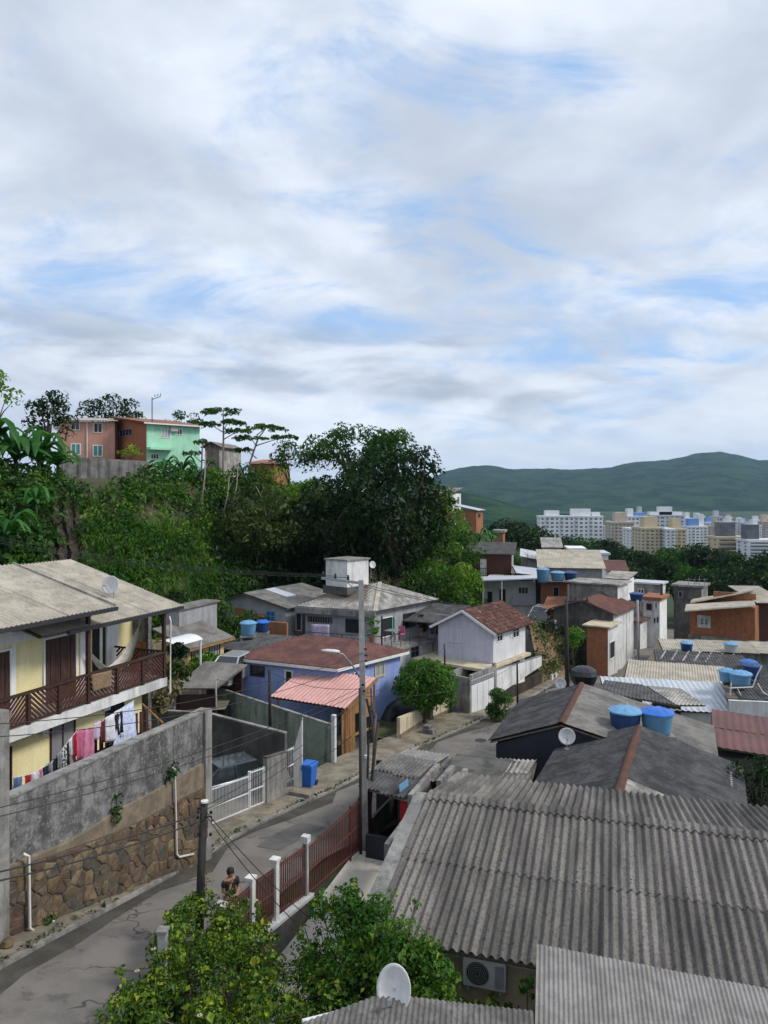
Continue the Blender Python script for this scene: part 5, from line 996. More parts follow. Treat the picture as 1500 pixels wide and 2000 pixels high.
roof_poly(gr_, [(-2.6, -1.2, -.95), (-.1, -.6, -.75), (.2, 1.6, .1), (-2.6, 1.3, .05)], 'fibro_mid', (1, 0, 0)); [B(x, x + .1, y, y + .1, -3.2, z).obj('post', 'wood_dark', gr_) for x, y, z in ((-2.5, -1.1, -1.05), (-.3, -.5, -.85), (-.1, 1.3, -.1), (-2.4, 1.1, -.1))]; B(-2.5, -.1, 1.35, 1.42, -3.2, -.15).obj('back_wall', 'wood_dark', gr_); MB().hexa([(-2.5, -1.0, -3.2), (-.25, -.42, -3.2), (-.25, -.36, -3.2), (-2.5, -.94, -3.2)], [(-2.5, -1.0, -1.3), (-.25, -.42, -1.1), (-.25, -.36, -1.1), (-2.5, -.94, -1.3)]).obj('shade_boards', 'wood_dark', gr_)  # dark front boards and back wall added in place of deep shade underneath
for (px, py, d, rx, rz, mt, l) in ((308, 1345, 33.5, .9, 1.0, 'straw', 'dry brown brushwood heap behind the yellow house'), (405, 1300, 43, 1.0, .5, 'leaf_bright', 'green hedge bush at the foot of the cream house'), (340, 1320, 37, .6, .7, 'leaf_olive', 'olive bush beside the dry brushwood'), (345, 1275, 39, .45, .5, 'leaf_dark', 'dark round bush under the white canopy'), (425, 1228, 52, 2.4, 1.6, 'leaf_mid', 'leafy bush mass left of the blue tanks'), (360, 1225, 50, 1.8, 2.2, 'leaf_dark', 'dark bushes behind the white canopy')):
    p = at(px, py, d); e, fr = thing('bush', l, 'bush', o=(p.x, p.y, p.z - rz)); leaf_obj('foliage', crown_clumps((0, 0, rz), rx, rx * .8, rz, 22, rx * .3, rx * .5), 330 / max(.5, rx) , .17 + .04 * rx, mt, e); m = MB(); [m.tube([(0, 0, -.8), (random.uniform(-.5, .5) * rx, random.uniform(-.3, .3), rz * 1.3)], [.05, .015], 5) for _ in range(6)]; m.obj('stems', 'bark', e)
# ---- grey house with the concrete tank box
C0, C1, C3 = at(733, 1196, 50), at(858, 1172, 55.9), at(577, 1186, 52.3); C2 = C1 + C3 - C0; cen = (C1 + C3) / 2
ev = [C0, C1, C2, C3]; ins = [p.lerp(cen, .13) for p in ev]; gh, GH = poly_house('grey_house', 'large grey two-storey house with pale hip roof and concrete tank box', ins, -3, 4.1, 'grey_wall')
for p in ev: p.z = 4.2
ap1 = at(690, 1148, 54.5); ap2 = at(742, 1137, 54.5); ap1.z = ap2.z = 5.6; hip(gh, GH, ev, (ap1, ap2), 'fibro_pale')
a, b = GH.w2l(C3), GH.w2l(C0); n_ = Vector((b.y - a.y, a.x - b.x, 0)).normalized() * .12
MB().hexa([(q.x, q.y, 3.78) for q in (a + n_, b + n_, b - n_, a - n_)], [(q.x, q.y, 4.17) for q in (a + n_, b + n_, b - n_, a - n_)]).obj('fascia', 'concrete', gh)
MB().bar(GH.w2l(C0) + Vector((0, 0, .02)), GH.w2l(ap2) + Vector((0, 0, .04)), .30, .10).obj('hip_cap', 'fibro_light', gh)
tb = Fr(at(678, 1142, 52.6), 40); o = B(-2.1, 0, 0, 2.3, -.6, 1.66).obj('tank_box', 'white_stained', gh); place(o, tb, GH); o2 = B(-2.2, .1, -.1, 2.4, 1.663, 1.76).obj('box_cap', 'concrete', o); o2.parent = o; o3 = B(-2.25, .15, -.15, 2.45, -.75, -.2).obj('flashing', 'concrete_dark', o)
f1 = facefr(ins[3], ins[0], 'y'); f2 = facefr(ins[0], ins[1], 'x')
fwin(gh, GH, f1, 'y', 675, 1209, 706, 1236, frame='black_metal', mull=1, fw=.05); fwin(gh, GH, f1, 'y', 601, 1203, 650, 1217, frame='grey_metal', mull=9, fw=.04); fwin(gh, GH, f1, 'y', 578, 1197, 590, 1232, frame='grey_wall', pane='dark_inside', mull=0)
fwin(gh, GH, f2, 'x', 744, 1205, 766, 1244, frame='white_trim', pane='dark_inside', mull=0); fwin(gh, GH, f2, 'x', 787, 1197, 811, 1226, frame='black_metal', mull=1, fw=.05); o = winpx(gh, f2, 'x', .0, 764, 1205, 769, 1242, frame='glass_teal', pane='glass_teal', mull=0, out=.08); place(o, f2, GH)
# terrace and side balcony with thin posts
zt = 1.75; t0, t1 = ins[3] + Vector((-.6, -1.6, 0)), ins[0] + Vector((.5, -1.6, 0)); q = [GH.w2l((p.x, p.y, 0)) for p in (t0, t1, ins[0], ins[3])]; MB().prism([(p.x, p.y) for p in q], zt - .25, zt).obj('terrace_slab', 'concrete', gh)
q2 = [GH.w2l((p.x, p.y, 0)) for p in (ins[0], t1, ins[1] + Vector((1.5, -1.2, 0)), ins[1])]; MB().prism([(p.x, p.y) for p in q2], zt - .22, zt - .002).obj('balcony_slab', 'concrete', gh)
rl = MB().bar((q[0].x, q[0].y, zt + .95), (q[1].x, q[1].y, zt + .95), .04).obj('railing', 'black_metal', gh); MB().bar((q2[1].x, q2[1].y, zt + .95), (q2[2].x, q2[2].y, zt + .95), .04).obj('rail', 'black_metal', rl)
for (A1, B1, nn) in ((q[0], q[1], 9), (q2[1], q2[2], 8)):
    for i in range(nn + 1): p = A1.lerp(B1, i / nn); B(p.x - .02, p.x + .02, p.y - .02, p.y + .02, zt, zt + .95).obj('baluster', 'black_metal', rl)
p = GH.w2l(t1); B(p.x - .05, p.x + .05, p.y - .05 + .3, p.y + .05 + .3, zt, 4.0).obj('post', 'black_metal', gh)
f3 = facefr(t1 + Vector((.0, .6, 0)), ins[1] + Vector((1.3, -.9, 0)), 'x'); o = B(-.3, 0, 1.5, 6.4, -2.5, zt - .25).obj('lower_wall', 'white_stained', gh); place(o, f3, GH); fwin(gh, GH, f3, 'x', 802, 1259, 818, 1283, frame='grey_metal', mull=1, bar=1, fw=.05)
def potted(label, px, py, d, r, hh, mat='leaf_bright'):
    p = at(px, py, d); e, fr = thing('potted_plant', label, 'potted plant', o=p); MB().lathe([(0, 0), (.16, 0), (.22, .35), (.2, .35), (.18, .3), (0, .3)], 14).obj('pot', 'clay_orange', e); leaf_obj('foliage', crown_clumps((0, 0, .4 + hh / 2), r, r, hh / 2, 12, .12, .24), 700, .14, mat, e); m = MB(); m.tube([(0, 0, .3), (0, 0, .5 + hh * .5)], .02, 5); m.obj('stem', 'bark', e)
potted('tall potted shrub on the terrace corner of the grey house', 727, 1253, 48.6, .42, 1.3); potted('potted plant at the far end of the grey house balcony', 822, 1235, 53.2, .25, .7, 'leaf_dark')
e, fr = thing('tyre', 'black tyre leaning by the far end of the balcony', 'tyre', o=at(829, 1225, 53.5)); MB().lathe([(.2, -.08), (.3, -.09), (.33, 0), (.3, .09), (.2, .08), (.2, -.08)], 18, (0, 0, 0), (1, .3, 0)).obj('ring', 'rubber', e, smooth=True)
e, fr = thing('plastic_chair', 'pink-red plastic chair on the grey house balcony', 'chair', o=at(781, 1250, 50.3), deg=30)
B(-.25, .25, -.25, .25, .40, .44).obj('seat', 'cl_rose', e); B(-.25, .25, .22, .26, .44, .9).obj('backrest', 'cl_rose', e); [B(x - .02, x + .02, y - .02, y + .02, 0, .4).obj('leg', 'cl_rose', e) for x in (-.22, .22) for y in (-.22, .22)]
e, fr = thing('balcony_table', 'small dark table on the grey house balcony', 'table', o=at(766, 1252, 49.6), deg=30); B(-.4, .4, -.4, .4, .68, .73).obj('table_top', 'grey_metal', e); [B(x - .02, x + .02, y - .02, y + .02, 0, .68).obj('leg', 'black_metal', e) for x in (-.35, .35) for y in (-.35, .35)]
ff = facefr(t0 + Vector((0, .5, 0)), t1 + Vector((0, .5, 0)), 'y'); q = [ff.ony(0, *p) for p in ((608, 1219), (643, 1220), (643, 1250), (609, 1249))]; m = MB(); vs = []
for j in range(6):
    for i in range(9): u, v = i / 8, j / 5; p = q[0].lerp(q[1], u).lerp(q[3].lerp(q[2], u), v); vs.append(ff.l2w((p.x, .04 * math.sin(u * 12) * v, p.z)))
o0 = vs[0]; m.add([p - o0 for p in vs], [(j * 9 + i, j * 9 + 9 + i, j * 9 + 10 + i, j * 9 + i + 1) for j in range(5) for i in range(8)]); o = m.obj('hung_sheet', 'cl_lilac', None, smooth=True); o.location = o0; o.modifiers.new('t', 'SOLIDIFY').thickness = .01; tag(o, 'pale pink sheet drying on the grey house terrace', 'laundry')
dish('small white dish beside the concrete tank box', 727, 1103, 55.5, .55, .55, (.5, -.8, .2), .9)
# ---- grey gable house to its left
q0, q1 = at(558, 1240, 52.5), at(434, 1240, 55.5); fg = facefr((q1.x, q1.y, 0), (q0.x, q0.y, 0), 'y'); gg, GG = thing('gable_house', 'low grey gable house with dark sheet roof above the blue water tanks', 'house', fg)
w_ = (q0 - q1).length; w_ = math.hypot(q0.x - q1.x, q0.y - q1.y); zl, zr, za = GG.ony(0, 434, 1173).z, GG.ony(0, 558, 1187).z, GG.ony(0, 481, 1160).z; xa = GG.ony(0, 481, 1160).x; dp = 6.5
m = MB(); pr = [(0, -2), (w_, -2), (w_, zr), (xa, za), (0, zl)]; k = 5; m.add([(x, 0, z) for x, z in pr] + [(x, dp, z) for x, z in pr], [(0, 1, 2, 3, 4), (9, 8, 7, 6, 5)] + [(i, k + i, k + (i + 1) % k, (i + 1) % k) for i in range(k)]); m.obj('wall', 'grey_wall', gg)
s1 = (zr - za) / (w_ - xa); s0 = (za - zl) / xa
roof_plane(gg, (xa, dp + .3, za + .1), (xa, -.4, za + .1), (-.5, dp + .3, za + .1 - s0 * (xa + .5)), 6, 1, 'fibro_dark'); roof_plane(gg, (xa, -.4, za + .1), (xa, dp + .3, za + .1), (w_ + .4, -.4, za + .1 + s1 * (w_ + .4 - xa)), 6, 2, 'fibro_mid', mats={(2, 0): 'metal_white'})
winpx(gg, GG, 'y', 0, 461, 1188, 480, 1211, frame='wood_tan', pane='wood_tan', mull=1, sgn=-1); winpx(gg, GG, 'y', 0, 520, 1193, 538, 1214, frame='tank_blue', pane='glass_blue', mull=1, bar=1, sgn=-1); winpx(gg, GG, 'y', 0, 444, 1185, 450, 1195, frame='grey_metal', pane='dark_inside', mull=0, sgn=-1)
o = MB().slab([GG.ony(-.02, 492, 1201), GG.ony(-.02, 518, 1201), GG.ony(-.7, 516, 1207), GG.ony(-.7, 490, 1206)], .05).obj('awning', 'wood_tan', gg); B(-1.2, -.003, .3, 2, -2, zl - .3).obj('brick_annex', 'brick_far', gg)
bwl, BWL = wallrun('brick_wall', 'low bare brick wall right of the blue tanks', at(524, 1236, 50.5), at(560, 1234, 50), .2, .2, at(524, 1214, 50.5).z, at(560, 1217, 50).z, 'brick_far')
tank('light blue water tank on posts above the maroon roof', 485, 1240, 48, .52, .75, 'tank_blue', 'tank_blue', 1.6); tank('dark blue water tank right behind the light blue one', 513, 1234, 49, .44, .62, 'tank_navy', 'bin_blue', 1.5)
# small lean-to roofs between
e, fr = thing('lean_to', 'old grey lean-to roof between blue tanks and maroon roof', 'lean-to roof', o=at(520, 1255, 46.5), deg=25); roof_poly(e, [(-3.4, -1.0, -.5), (2.2, -.6, -.35), (2.6, 1.6, .25), (-2.2, 1.4, .15)], 'fibro_dark', (1, 0, 0)); B(-2.5, 2.2, 1.2, 1.3, -3, -.0).obj('back_wall', 'grey_wall', e)
e, fr = thing('lean_to', 'mouldy sheet lean-to between grey house and weatherboard house', 'lean-to roof', o=at(838, 1195, 53.5), deg=35); roof_poly(e, [(-1.2, -1.6, -.55), (1.9, -1.2, -.5), (2.2, 2.0, .35), (-.8, 1.8, .35)], 'fibro_dark', (1, 0, 0)); B(-.6, 1.8, 0, .12, -3.5, -.1).obj('wall', 'grey_wall', e); window(e, fr, 'y', -.003, .1, 1.4, -1.6, -.5, frame='grey_metal', mull=2, sgn=-1)
# ---- black tarp over a car, garden walls, round tree
p = gp(765, 1412); tp, TP = thing('covered_car', 'car shape under a shiny black tarpaulin beside the round tree', 'covered car', o=(p.x + .3, p.y + 1.2, g(p.y)), deg=40); m = MB(); vs = []; fs = []; NA, NB = 16, 9
for j in range(NB):
    v = j / (NB - 1); 
    for i in range(NA): a = 2 * math.pi * i / NA; r = (1 - v ** 3.2) ** .6; ca, sa = math.cos(a), math.sin(a); k = (abs(ca) ** 3 + abs(sa) ** 3) ** (-1 / 3); vs.append((ca * k * .95 * (r * .8 + .2 * (1 - v)) + RNG.normal(0, .03), sa * k * 1.8 * (r * .75 + .25 * (1 - v)) + RNG.normal(0, .03), v * 1.2 + (.12 * math.sin(i * 1.9) if 0 < j < 6 else 0)))
for j in range(NB - 1):
    for i in range(NA): fs.append((j * NA + i, j * NA + (i + 1) % NA, (j + 1) * NA + (i + 1) % NA, (j + 1) * NA + i))
fs.append(tuple((NB - 1) * NA + i for i in range(NA))); m.add(vs, fs).obj('tarpaulin', 'tarp', tp, smooth=True)
for s in (-1, 1):
    for y in (-1.1, 1.1): MB().lathe([(0, -.08), (.3, -.08), (.3, .08), (0, .08)], 16, (s * .8, y, .3), (1, 0, 0)).obj('wheel', 'rubber', tp)
for (A1, B1, tA, tB, l) in (((781, 1447), (832, 1414), 1404, 1384, 'cream garden wall left of the round tree trunk'), ((846, 1410), (901, 1385), 1366, 1345, 'cream garden wall on stone footing right of the round tree')):
    a, b = gp(*A1), gp(*B1); e, pf = wallrun('garden_wall', l, a, b, .18, -3, at(A1[0], tA, a.y).z, at(B1[0], tB, b.y).z, 'beige_wall', cap='beige_wall')
    n = Vector(((b - a).y, -(b - a).x, 0)).normalized() * .03; q = [pf.w2l((p.x, p.y, 0)) for p in (a + n, b + n, b - n * .1, a - n * .1)]; MB().hexa([(p.x, p.y, -3) for p in q], [(q[0].x, q[0].y, g(a.y) + .35), (q[1].x, q[1].y, g(b.y) + .35), (q[2].x, q[2].y, g(b.y) + .35), (q[3].x, q[3].y, g(a.y) + .35)]).obj('footing', 'render_tan', e)
    for i in range(1, 4): p = a.lerp(b, i / 4); zz = (at(A1[0], tA, a.y).z * (4 - i) + at(B1[0], tB, b.y).z * i) / 4; q = pf.w2l((p.x, p.y, 0)); MB().bar((q.x, q.y, g(p.y) + .2), (q.x + n.x * .9, q.y + n.y * .9, zz - .05), .04).obj('rib', 'beige_wall', e)
p = gp(833, 1418); tree('round_tree', 'round bushy green tree on the pavement before the weatherboard house', (p.x, p.y, g(p.y)), (0, 0, 2.3), 1.65, 1.5, 1.35, 105, .34, .6, 560, .14, 'leaf_round', .15, flat=0, limbs=12)
p = gp(837, 1432); e, fr = thing('stone_block', 'pale stone block at the foot of the round tree', 'block', o=(p.x, p.y - .5, g(p.y) + .1), deg=30); B(-.35, .35, -.25, .25, 0, .35).obj('block', 'concrete', e, bevel=.05); B(-.3, .1, -.2, .2, .352, .5).obj('upper_block', 'concrete', e, bevel=.05)
struct('garden_ground', MB().add([at(735, 1440, 39.5), gp(781, 1447), gp(832, 1414), gp(901, 1385), at(905, 1350, 47), at(740, 1380, 46)], [(0, 1, 2, 3, 4, 5)]), 'moss')
# ---- white wooden house with garage, gable shade put into the board colour
lo_ = at(963, 1297, 48.9); LF = Fr((lo_.x, lo_.y, 0), 37); lh, LH = thing('weatherboard_house', 'white weatherboard house with bluish shade painted into its gable boards and old red tile gable roof', 'house', LF)
zf = lo_.z; x0 = LH.ony(0, 856, 1272).x; ze = LH.ony(0, 965, 1232).z; za = LH.ony(0, 903, 1192).z; xm = x0 / 2; yb = LH.onx(0, 1027, 1250).y
pr = [(x0, zf), (0, zf), (0, ze), (xm, za), (x0, ze)]; MB().add([(x, .0, z) for x, z in pr] + [(x, .1, z) for x, z in pr], [(0, 1, 2, 3, 4), (9, 8, 7, 6, 5)] + [(i, 5 + i, 5 + (i + 1) % 5, (i + 1) % 5) for i in range(5)]).obj('gable_wall', 'lilac', lh)
MB().add([(x, yb - .1, z) for x, z in pr] + [(x, yb, z) for x, z in pr], [(0, 1, 2, 3, 4), (9, 8, 7, 6, 5)]).obj('back_wall', 'lilac', lh); B(-.1, .0, .102, yb - .102, zf, ze).obj('side_wall', 'white_board', lh); B(x0, x0 + .1, .102, yb - .102, zf, ze).obj('side_wall', 'lilac', lh)
sl_ = (za - ze) / abs(xm)
for sx, nmm in ((1, 'r'), (-1, 'l')):      # clay tiles, row by row
    xe_ = xm + sx * (abs(xm) + .45); ze_ = ze - sl_ * .45 + .06; zr_ = za + .06; P0 = Vector((xm, -.4, zr_)); P1 = Vector((xe_, -.4, ze_)); Ly = yb + .8
    rs_ = MB().slab([P0, P1, P1 + Vector((0, Ly, 0)), P0 + Vector((0, Ly, 0))] if sx > 0 else [P0 + Vector((0, Ly, 0)), P1 + Vector((0, Ly, 0)), P1, P0], .05).obj('roof', 'wood_old', lh); m = MB(); nr = 9; nt = int(Ly / .22); D = (P1 - P0) / nr; dn = D.normalized(); n = Vector((-dn.z * sx, 0, dn.x * sx)); n = n if n.z > 0 else -n
    for r in range(nr):
        for t in range(nt):
            y = Ly * t / nt; a = P0 + D * r + Vector((0, y, 0)) + n * (.02 + RNG.uniform(0, .02)); b = a + D * 1.12 + n * (.03); wv = Ly / nt * .5
            vs = []
            for q in (a, b):
                for kk in range(4): an_ = math.pi * kk / 3; vs.append(q + Vector((0, wv - math.cos(an_) * wv, 0)) + n * (math.sin(an_) * .06))
            m.add(vs, [(kk, kk + 1, 5 + kk, 4 + kk) for kk in range(3)])
    tag(m.obj('tiles', 'clay_tile', rs_), kind='stuff')
MB().bar((xm, -.42, za + .02), (.45, -.42, ze - sl_ * .45 + .02), .04, .16).obj('bargeboard', 'white_trim', lh); MB().bar((xm, -.42, za + .02), (x0 - .45, -.42, ze - sl_ * .45 + .02), .04, .16).obj('bargeboard', 'white_trim', lh)
winpx(lh, LH, 'y', 0, 874, 1229, 901, 1254, frame='white_board', pane='lilac', mull=3, sgn=-1, fw=.05); winpx(lh, LH, 'x', 0, 970, 1229, 981, 1253, frame='white_trim', mull=1, bar=1, fw=.05); winpx(lh, LH, 'x', 0, 1001, 1221, 1013, 1245, frame='white_trim', mull=1, bar=1, fw=.05)
for a, b in ((964, 969), (982, 988), (996, 1000), (1014, 1019)): o = B(.003, .04, LH.onx(0, a, 1240).y, LH.onx(0, b, 1240).y, LH.onx(0, (a + b) / 2, 1250 - (a - 970) * .18).z, LH.onx(0, (a + b) / 2, 1228 - (a - 970) * .18).z).obj('shutter', 'white_board', lh)
B(x0 - 1.0, .4, -1.7, yb, zf - .18, zf - .003).obj('slab', 'beige_wall', lh); B(x0 + .3, -.1, -.2, yb - .2, -3, zf - .183).obj('ground_floor_wall', 'grey_wall', lh); B(-.095, .0, .3, yb - .2, -3, zf - .184).obj('ground_side_wall', 'white_wall', lh)
winpx(lh, LH, 'x', 0, 973, 1291, 987, 1307, frame='grey_metal', pane='glass_blue', mull=1, fw=.05); winpx(lh, LH, 'x', 0, 1000, 1282, 1014, 1298, frame='grey_metal', pane='glass_blue', mull=1, fw=.05)
for a, b in ((x0 + .7, x0 + 1.9), (x0 + 2.3, x0 + 3.0)): window(lh, LH, 'y', -.2, a, b, -.4, .6, frame='grey_wall', pane='dark_inside', mull=0, sgn=-1)
gq = gp(918, 1399); GA = Fr((gq.x, gq.y, 0), 37); ga, GAF = thing('garage', 'raw concrete garage with wide white roll-up door on the street', 'garage', GA); zb_ = g(gq.y); yg = GA.onx(0, 966, 1380).y; zt_ = GA.onx(0, 918, 1328).z
B(-2.2, -.02, 0, .18, -3, zt_ + .1).obj('front_wall', 'concrete', ga); B(-.18, 0, yg, yg + .25, -3, zt_ + .45).obj('pier', 'concrete', ga); B(-.18, 0, .182, yg - .002, zt_ - .05, zt_ + .25).obj('lintel', 'concrete', ga); B(-2.2, -2.0, .2, yg, -3, zt_).obj('back_wall', 'concrete', ga)
dr = B(-.10, -.04, .182, yg - .002, zb_ - .3, zt_ - .052).obj('door', 'white_metal', ga)
for i in range(4): a = .22 + (yg - .22) * i / 4; B(-.038, -.015, a, a + (yg - .3) / 4 - .03, zb_ + .05, zt_ - .45).obj('panel', 'white_metal', dr)
for i in range(14): a = .22 + (yg - .25) * i / 14; B(-.038, -.02, a, a + (yg - .3) / 14 - .06, zt_ - .40, zt_ - .12).obj('vent_bar', 'grey_metal', dr)
a, b = GA.l2w((.02, yg + .25, 0)), gp(1058, 1338); e, pf = wallrun('white_wall', 'white rendered garden wall with black mould right of the garage', a, b, .2, g(a.y) + .75, at(968, 1310, a.y).z, at(1056, 1282, b.y).z, 'white_stained', cap='concrete'); a2, b2 = a + Vector((.02, -.02, 0)), b + Vector((.02, -.02, 0)); wallrun('stone_footing', 'dark stone footing under the white garden wall', a2, b2, .3, -4, g(a.y) + .75, g(b.y) + .95, 'rock')
p = gp(975, 1408); tree('conical_shrub', 'small dark upright shrub in front of the garage pier', (p.x, p.y, g(p.y)), (0, 0, .95), .62, .6, .95, 40, .22, .36, 1100, .10, 'leaf_mid', .06, flat=0, cat='shrub')
# ================================================================== red gate and fence, yard, hut (right of the road)
rg, RG = thing('red_fence', 'red iron bar fence and gate with white posts along the road', 'fence', FAN_A)
FA = lambda px, py: RG.onx(0, px, py)
def fbase(y): return float(np.interp(y, [-3, 0, 2.6, 6.4], [1.1, .66, .10, -.35]))
gy0 = FA(604, 1742).y; gy1 = FA(700, 1660).y
for px, tp in ((432, 1770), (490, 1717), (537, 1681)):
    q = FA(px, tp); B(-.09, .09, q.y - .09, q.y + .09, fbase(q.y) - .2, q.z).obj('post', 'white_stained', rg, bevel=.01); B(-.12, .12, q.y - .12, q.y + .12, q.z + .002, q.z + .07).obj('post_cap', 'white_stained', rg)
q = FA(597, 1645); B(-.07, .07, q.y - .07, q.y + .07, -.4, q.z).obj('post', 'pole_grey', rg); B(-.11, .11, q.y - .11, q.y + .11, q.z + .002, q.z + .2).obj('post_cap', 'white_stained', rg)
def bars(y0, y1, h0, h1, n, lift=.05, w=.026):
    for i in range(n + 1):
        y = y0 + (y1 - y0) * i / n; hh = h0 + (h1 - h0) * i / n; B(-w / 2, w / 2, y - w / 2, y + w / 2, fbase(y) + lift, hh).obj('bar', 'rail_red', rg)
    for f in (.05, .5, .95):
        MB().bar((0, y0, (fbase(y0) + lift) * (1 - f) + h0 * f), (0, y1, (fbase(y1) + lift) * (1 - f) + h1 * f), .045).obj('rail', 'rail_red', rg)
ps = [FA(432, 1770).y, FA(490, 1717).y, FA(537, 1681).y, FA(597, 1645).y]; hs = [FA(440, 1772).z, FA(495, 1722).z, FA(540, 1690).z, FA(594, 1652).z]
for i in range(3): bars(ps[i] + .1, ps[i + 1] - .1, hs[i], hs[i + 1], 13)
bars(ps[3] + .12, gy1 - .75, FA(606, 1650).z, FA(682, 1580).z, 26, .02); bars(gy1 - .70, gy1, FA(684, 1578).z, FA(699, 1562).z, 7, .02); [B(-.03, .03, y - .03, y + .03, fbase(y) - .1, FA(684, 1574).z).obj('gate_stile', 'rail_red', rg) for y in (gy1 - .72, gy1 + .03, ps[3] + .1)]
MB().hexa([(.0, -4, -.6), (.16, -4, -.6), (.16, gy0, -.6), (0, gy0, -.6)], [(0, -4, fbase(-4)), (.16, -4, fbase(-4)), (.16, gy0, fbase(gy0)), (0, gy0, fbase(gy0))]).obj('plinth', 'concrete_dark', rg); MB().hexa([(-.04, -4, fbase(-4) + .002), (.20, -4, fbase(-4) + .002), (.20, gy0, fbase(gy0) + .002), (-.04, gy0, fbase(gy0) + .002)], [(-.04, -4, fbase(-4) + .09), (.20, -4, fbase(-4) + .09), (.20, gy0, fbase(gy0) + .09), (-.04, gy0, fbase(gy0) + .09)]).obj('coping', 'white_stained', rg)
yq = [RG.l2w(p) for p in ((.2, -5, -.42), (2.4, -5, -.42), (2.6, 3.5, -.42), (1.7, 6.2, -.36), (-.1, 6.6, -.34), (.0, 2.6, -.38))]; struct('concrete_yard', MB().add(yq, [tuple(range(6))]), 'yard_concrete')
# hut with sheet roof and counter
hq = [at(768, 1471, 29.2), at(850, 1491, 28.0), at(790, 1545, 25.6), at(712, 1538, 26.3)]; hut, HU = thing('roadside_hut', 'dark open hut with old sheet roof behind the red gate', 'hut', o=(hq[3].x, hq[3].y, 0), deg=22)
h_ = [HU.w2l(p) for p in hq]; roof_plane(hut, h_[0], h_[1], h_[3], 2, 2, 'fibro', mats={(0, 1): 'fibro_dark', (1, 1): 'fibro_dark'})
for p in (h_[3] + Vector((.15, .1, 0)), h_[2] + Vector((-.2, .1, 0)), h_[0] + Vector((.1, -.2, 0))): B(p.x - .06, p.x + .06, p.y - .06, p.y + .06, -.5, p.z - .1).obj('post', 'wood_dark', hut)
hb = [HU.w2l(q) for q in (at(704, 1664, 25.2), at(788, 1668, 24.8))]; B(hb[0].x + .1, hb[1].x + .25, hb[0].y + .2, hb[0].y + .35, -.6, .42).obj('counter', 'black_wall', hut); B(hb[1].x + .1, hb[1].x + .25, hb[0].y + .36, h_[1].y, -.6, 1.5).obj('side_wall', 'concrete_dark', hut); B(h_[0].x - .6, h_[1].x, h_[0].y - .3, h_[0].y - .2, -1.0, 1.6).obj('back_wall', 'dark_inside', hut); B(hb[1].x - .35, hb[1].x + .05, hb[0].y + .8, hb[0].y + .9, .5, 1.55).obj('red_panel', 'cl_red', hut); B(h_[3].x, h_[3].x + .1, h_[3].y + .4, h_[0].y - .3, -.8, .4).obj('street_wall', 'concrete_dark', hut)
o = MB().bar(HU.w2l(at(780, 1541, 25.5)), HU.w2l(at(797, 1528, 25.9)), .02, .25).obj('blue_sheet', 'tank_blue', hut)
e, fr = thing('zinc_roof', 'bright zinc sheet roof just beyond the hut roof', 'roof sheet', o=at(825, 1480, 30), deg=22); rq = [fr.w2l(p) for p in (at(798, 1463, 31.6), at(880, 1476, 30.6), at(852, 1491, 28.6), at(770, 1487, 29.3))]; roof_plane(e, rq[0], rq[1], rq[3], 2, 1, 'zinc'); [B(p.x - .05, p.x + .05, p.y - .05, p.y + .05, -3.2, p.z - .08).obj('post', 'wood_dark', e) for p in rq]
for (A1, B1, d1, d2, hb_, l) in (((796, 1552), (851, 1490), 24.6, 28.2, 2.6, 'tall weathered concrete party wall right of the hut'), ((852, 1524), (880, 1494), 25.2, 27.2, 2.4, 'second stepped concrete wall next to the party wall'), ((884, 1522), (906, 1500), 25.0, 26.8, 2.3, 'third and lowest stepped concrete wall'), ((750, 1648), (799, 1583), 21.5, 24.4, 1.2, 'low slanting concrete parapet beside the yard')):
    a, b = at(*A1, d1), at(*B1, d2); wallrun('party_wall', l, a, b, -.16, a.z - hb_, a.z, b.z, 'concrete')
e, fr = thing('flat_roof_house', 'low building with dark ribbed roof and one pale sheet, left of the black house', 'house', o=at(960, 1535, 26), deg=20); rq = [fr.w2l(p) for p in (at(880, 1477, 29.6), at(1048, 1487, 28.0), at(1022, 1538, 25.2), at(850, 1526, 26.8))]; roof_plane(e, rq[0], rq[1], rq[3], 4, 2, 'fibro', mats={(3, 0): 'fibro_pale'}); B(rq[3].x + .2, rq[2].x - .1, rq[2].y + .4, rq[1].y - .1, -4, rq[2].z - .15).obj('wall', 'concrete_dark', e)
# ================================================================== big corrugated roof in the foreground
BF = Fr(at(838, 1553, 18.5), 17); BF.o.z = 0; ridge = at(838, 1553, 18.5).z; big, BG = thing('fibre_cement_house', 'foreground house with the large grey corrugated roof', 'house', BF)
s10 = math.tan(R(10.2)); run = 4.62; Lr = 11.55
roof_plane(big, (0, 0, ridge), (Lr, 0, ridge), (0, -run, ridge - run * s10), 11, 2, 'fibro_big', pitch=.175, amp=.036, seg=10, lap=.14, mats={(9, 1): 'fibro_mid'})
roof_plane(big, (Lr, 0.02, ridge), (0, 0.02, ridge), (Lr, 3.7, ridge - 3.7 * math.tan(R(12))), 11, 2, 'fibro_big', pitch=.175, amp=.036, seg=10, mats={})
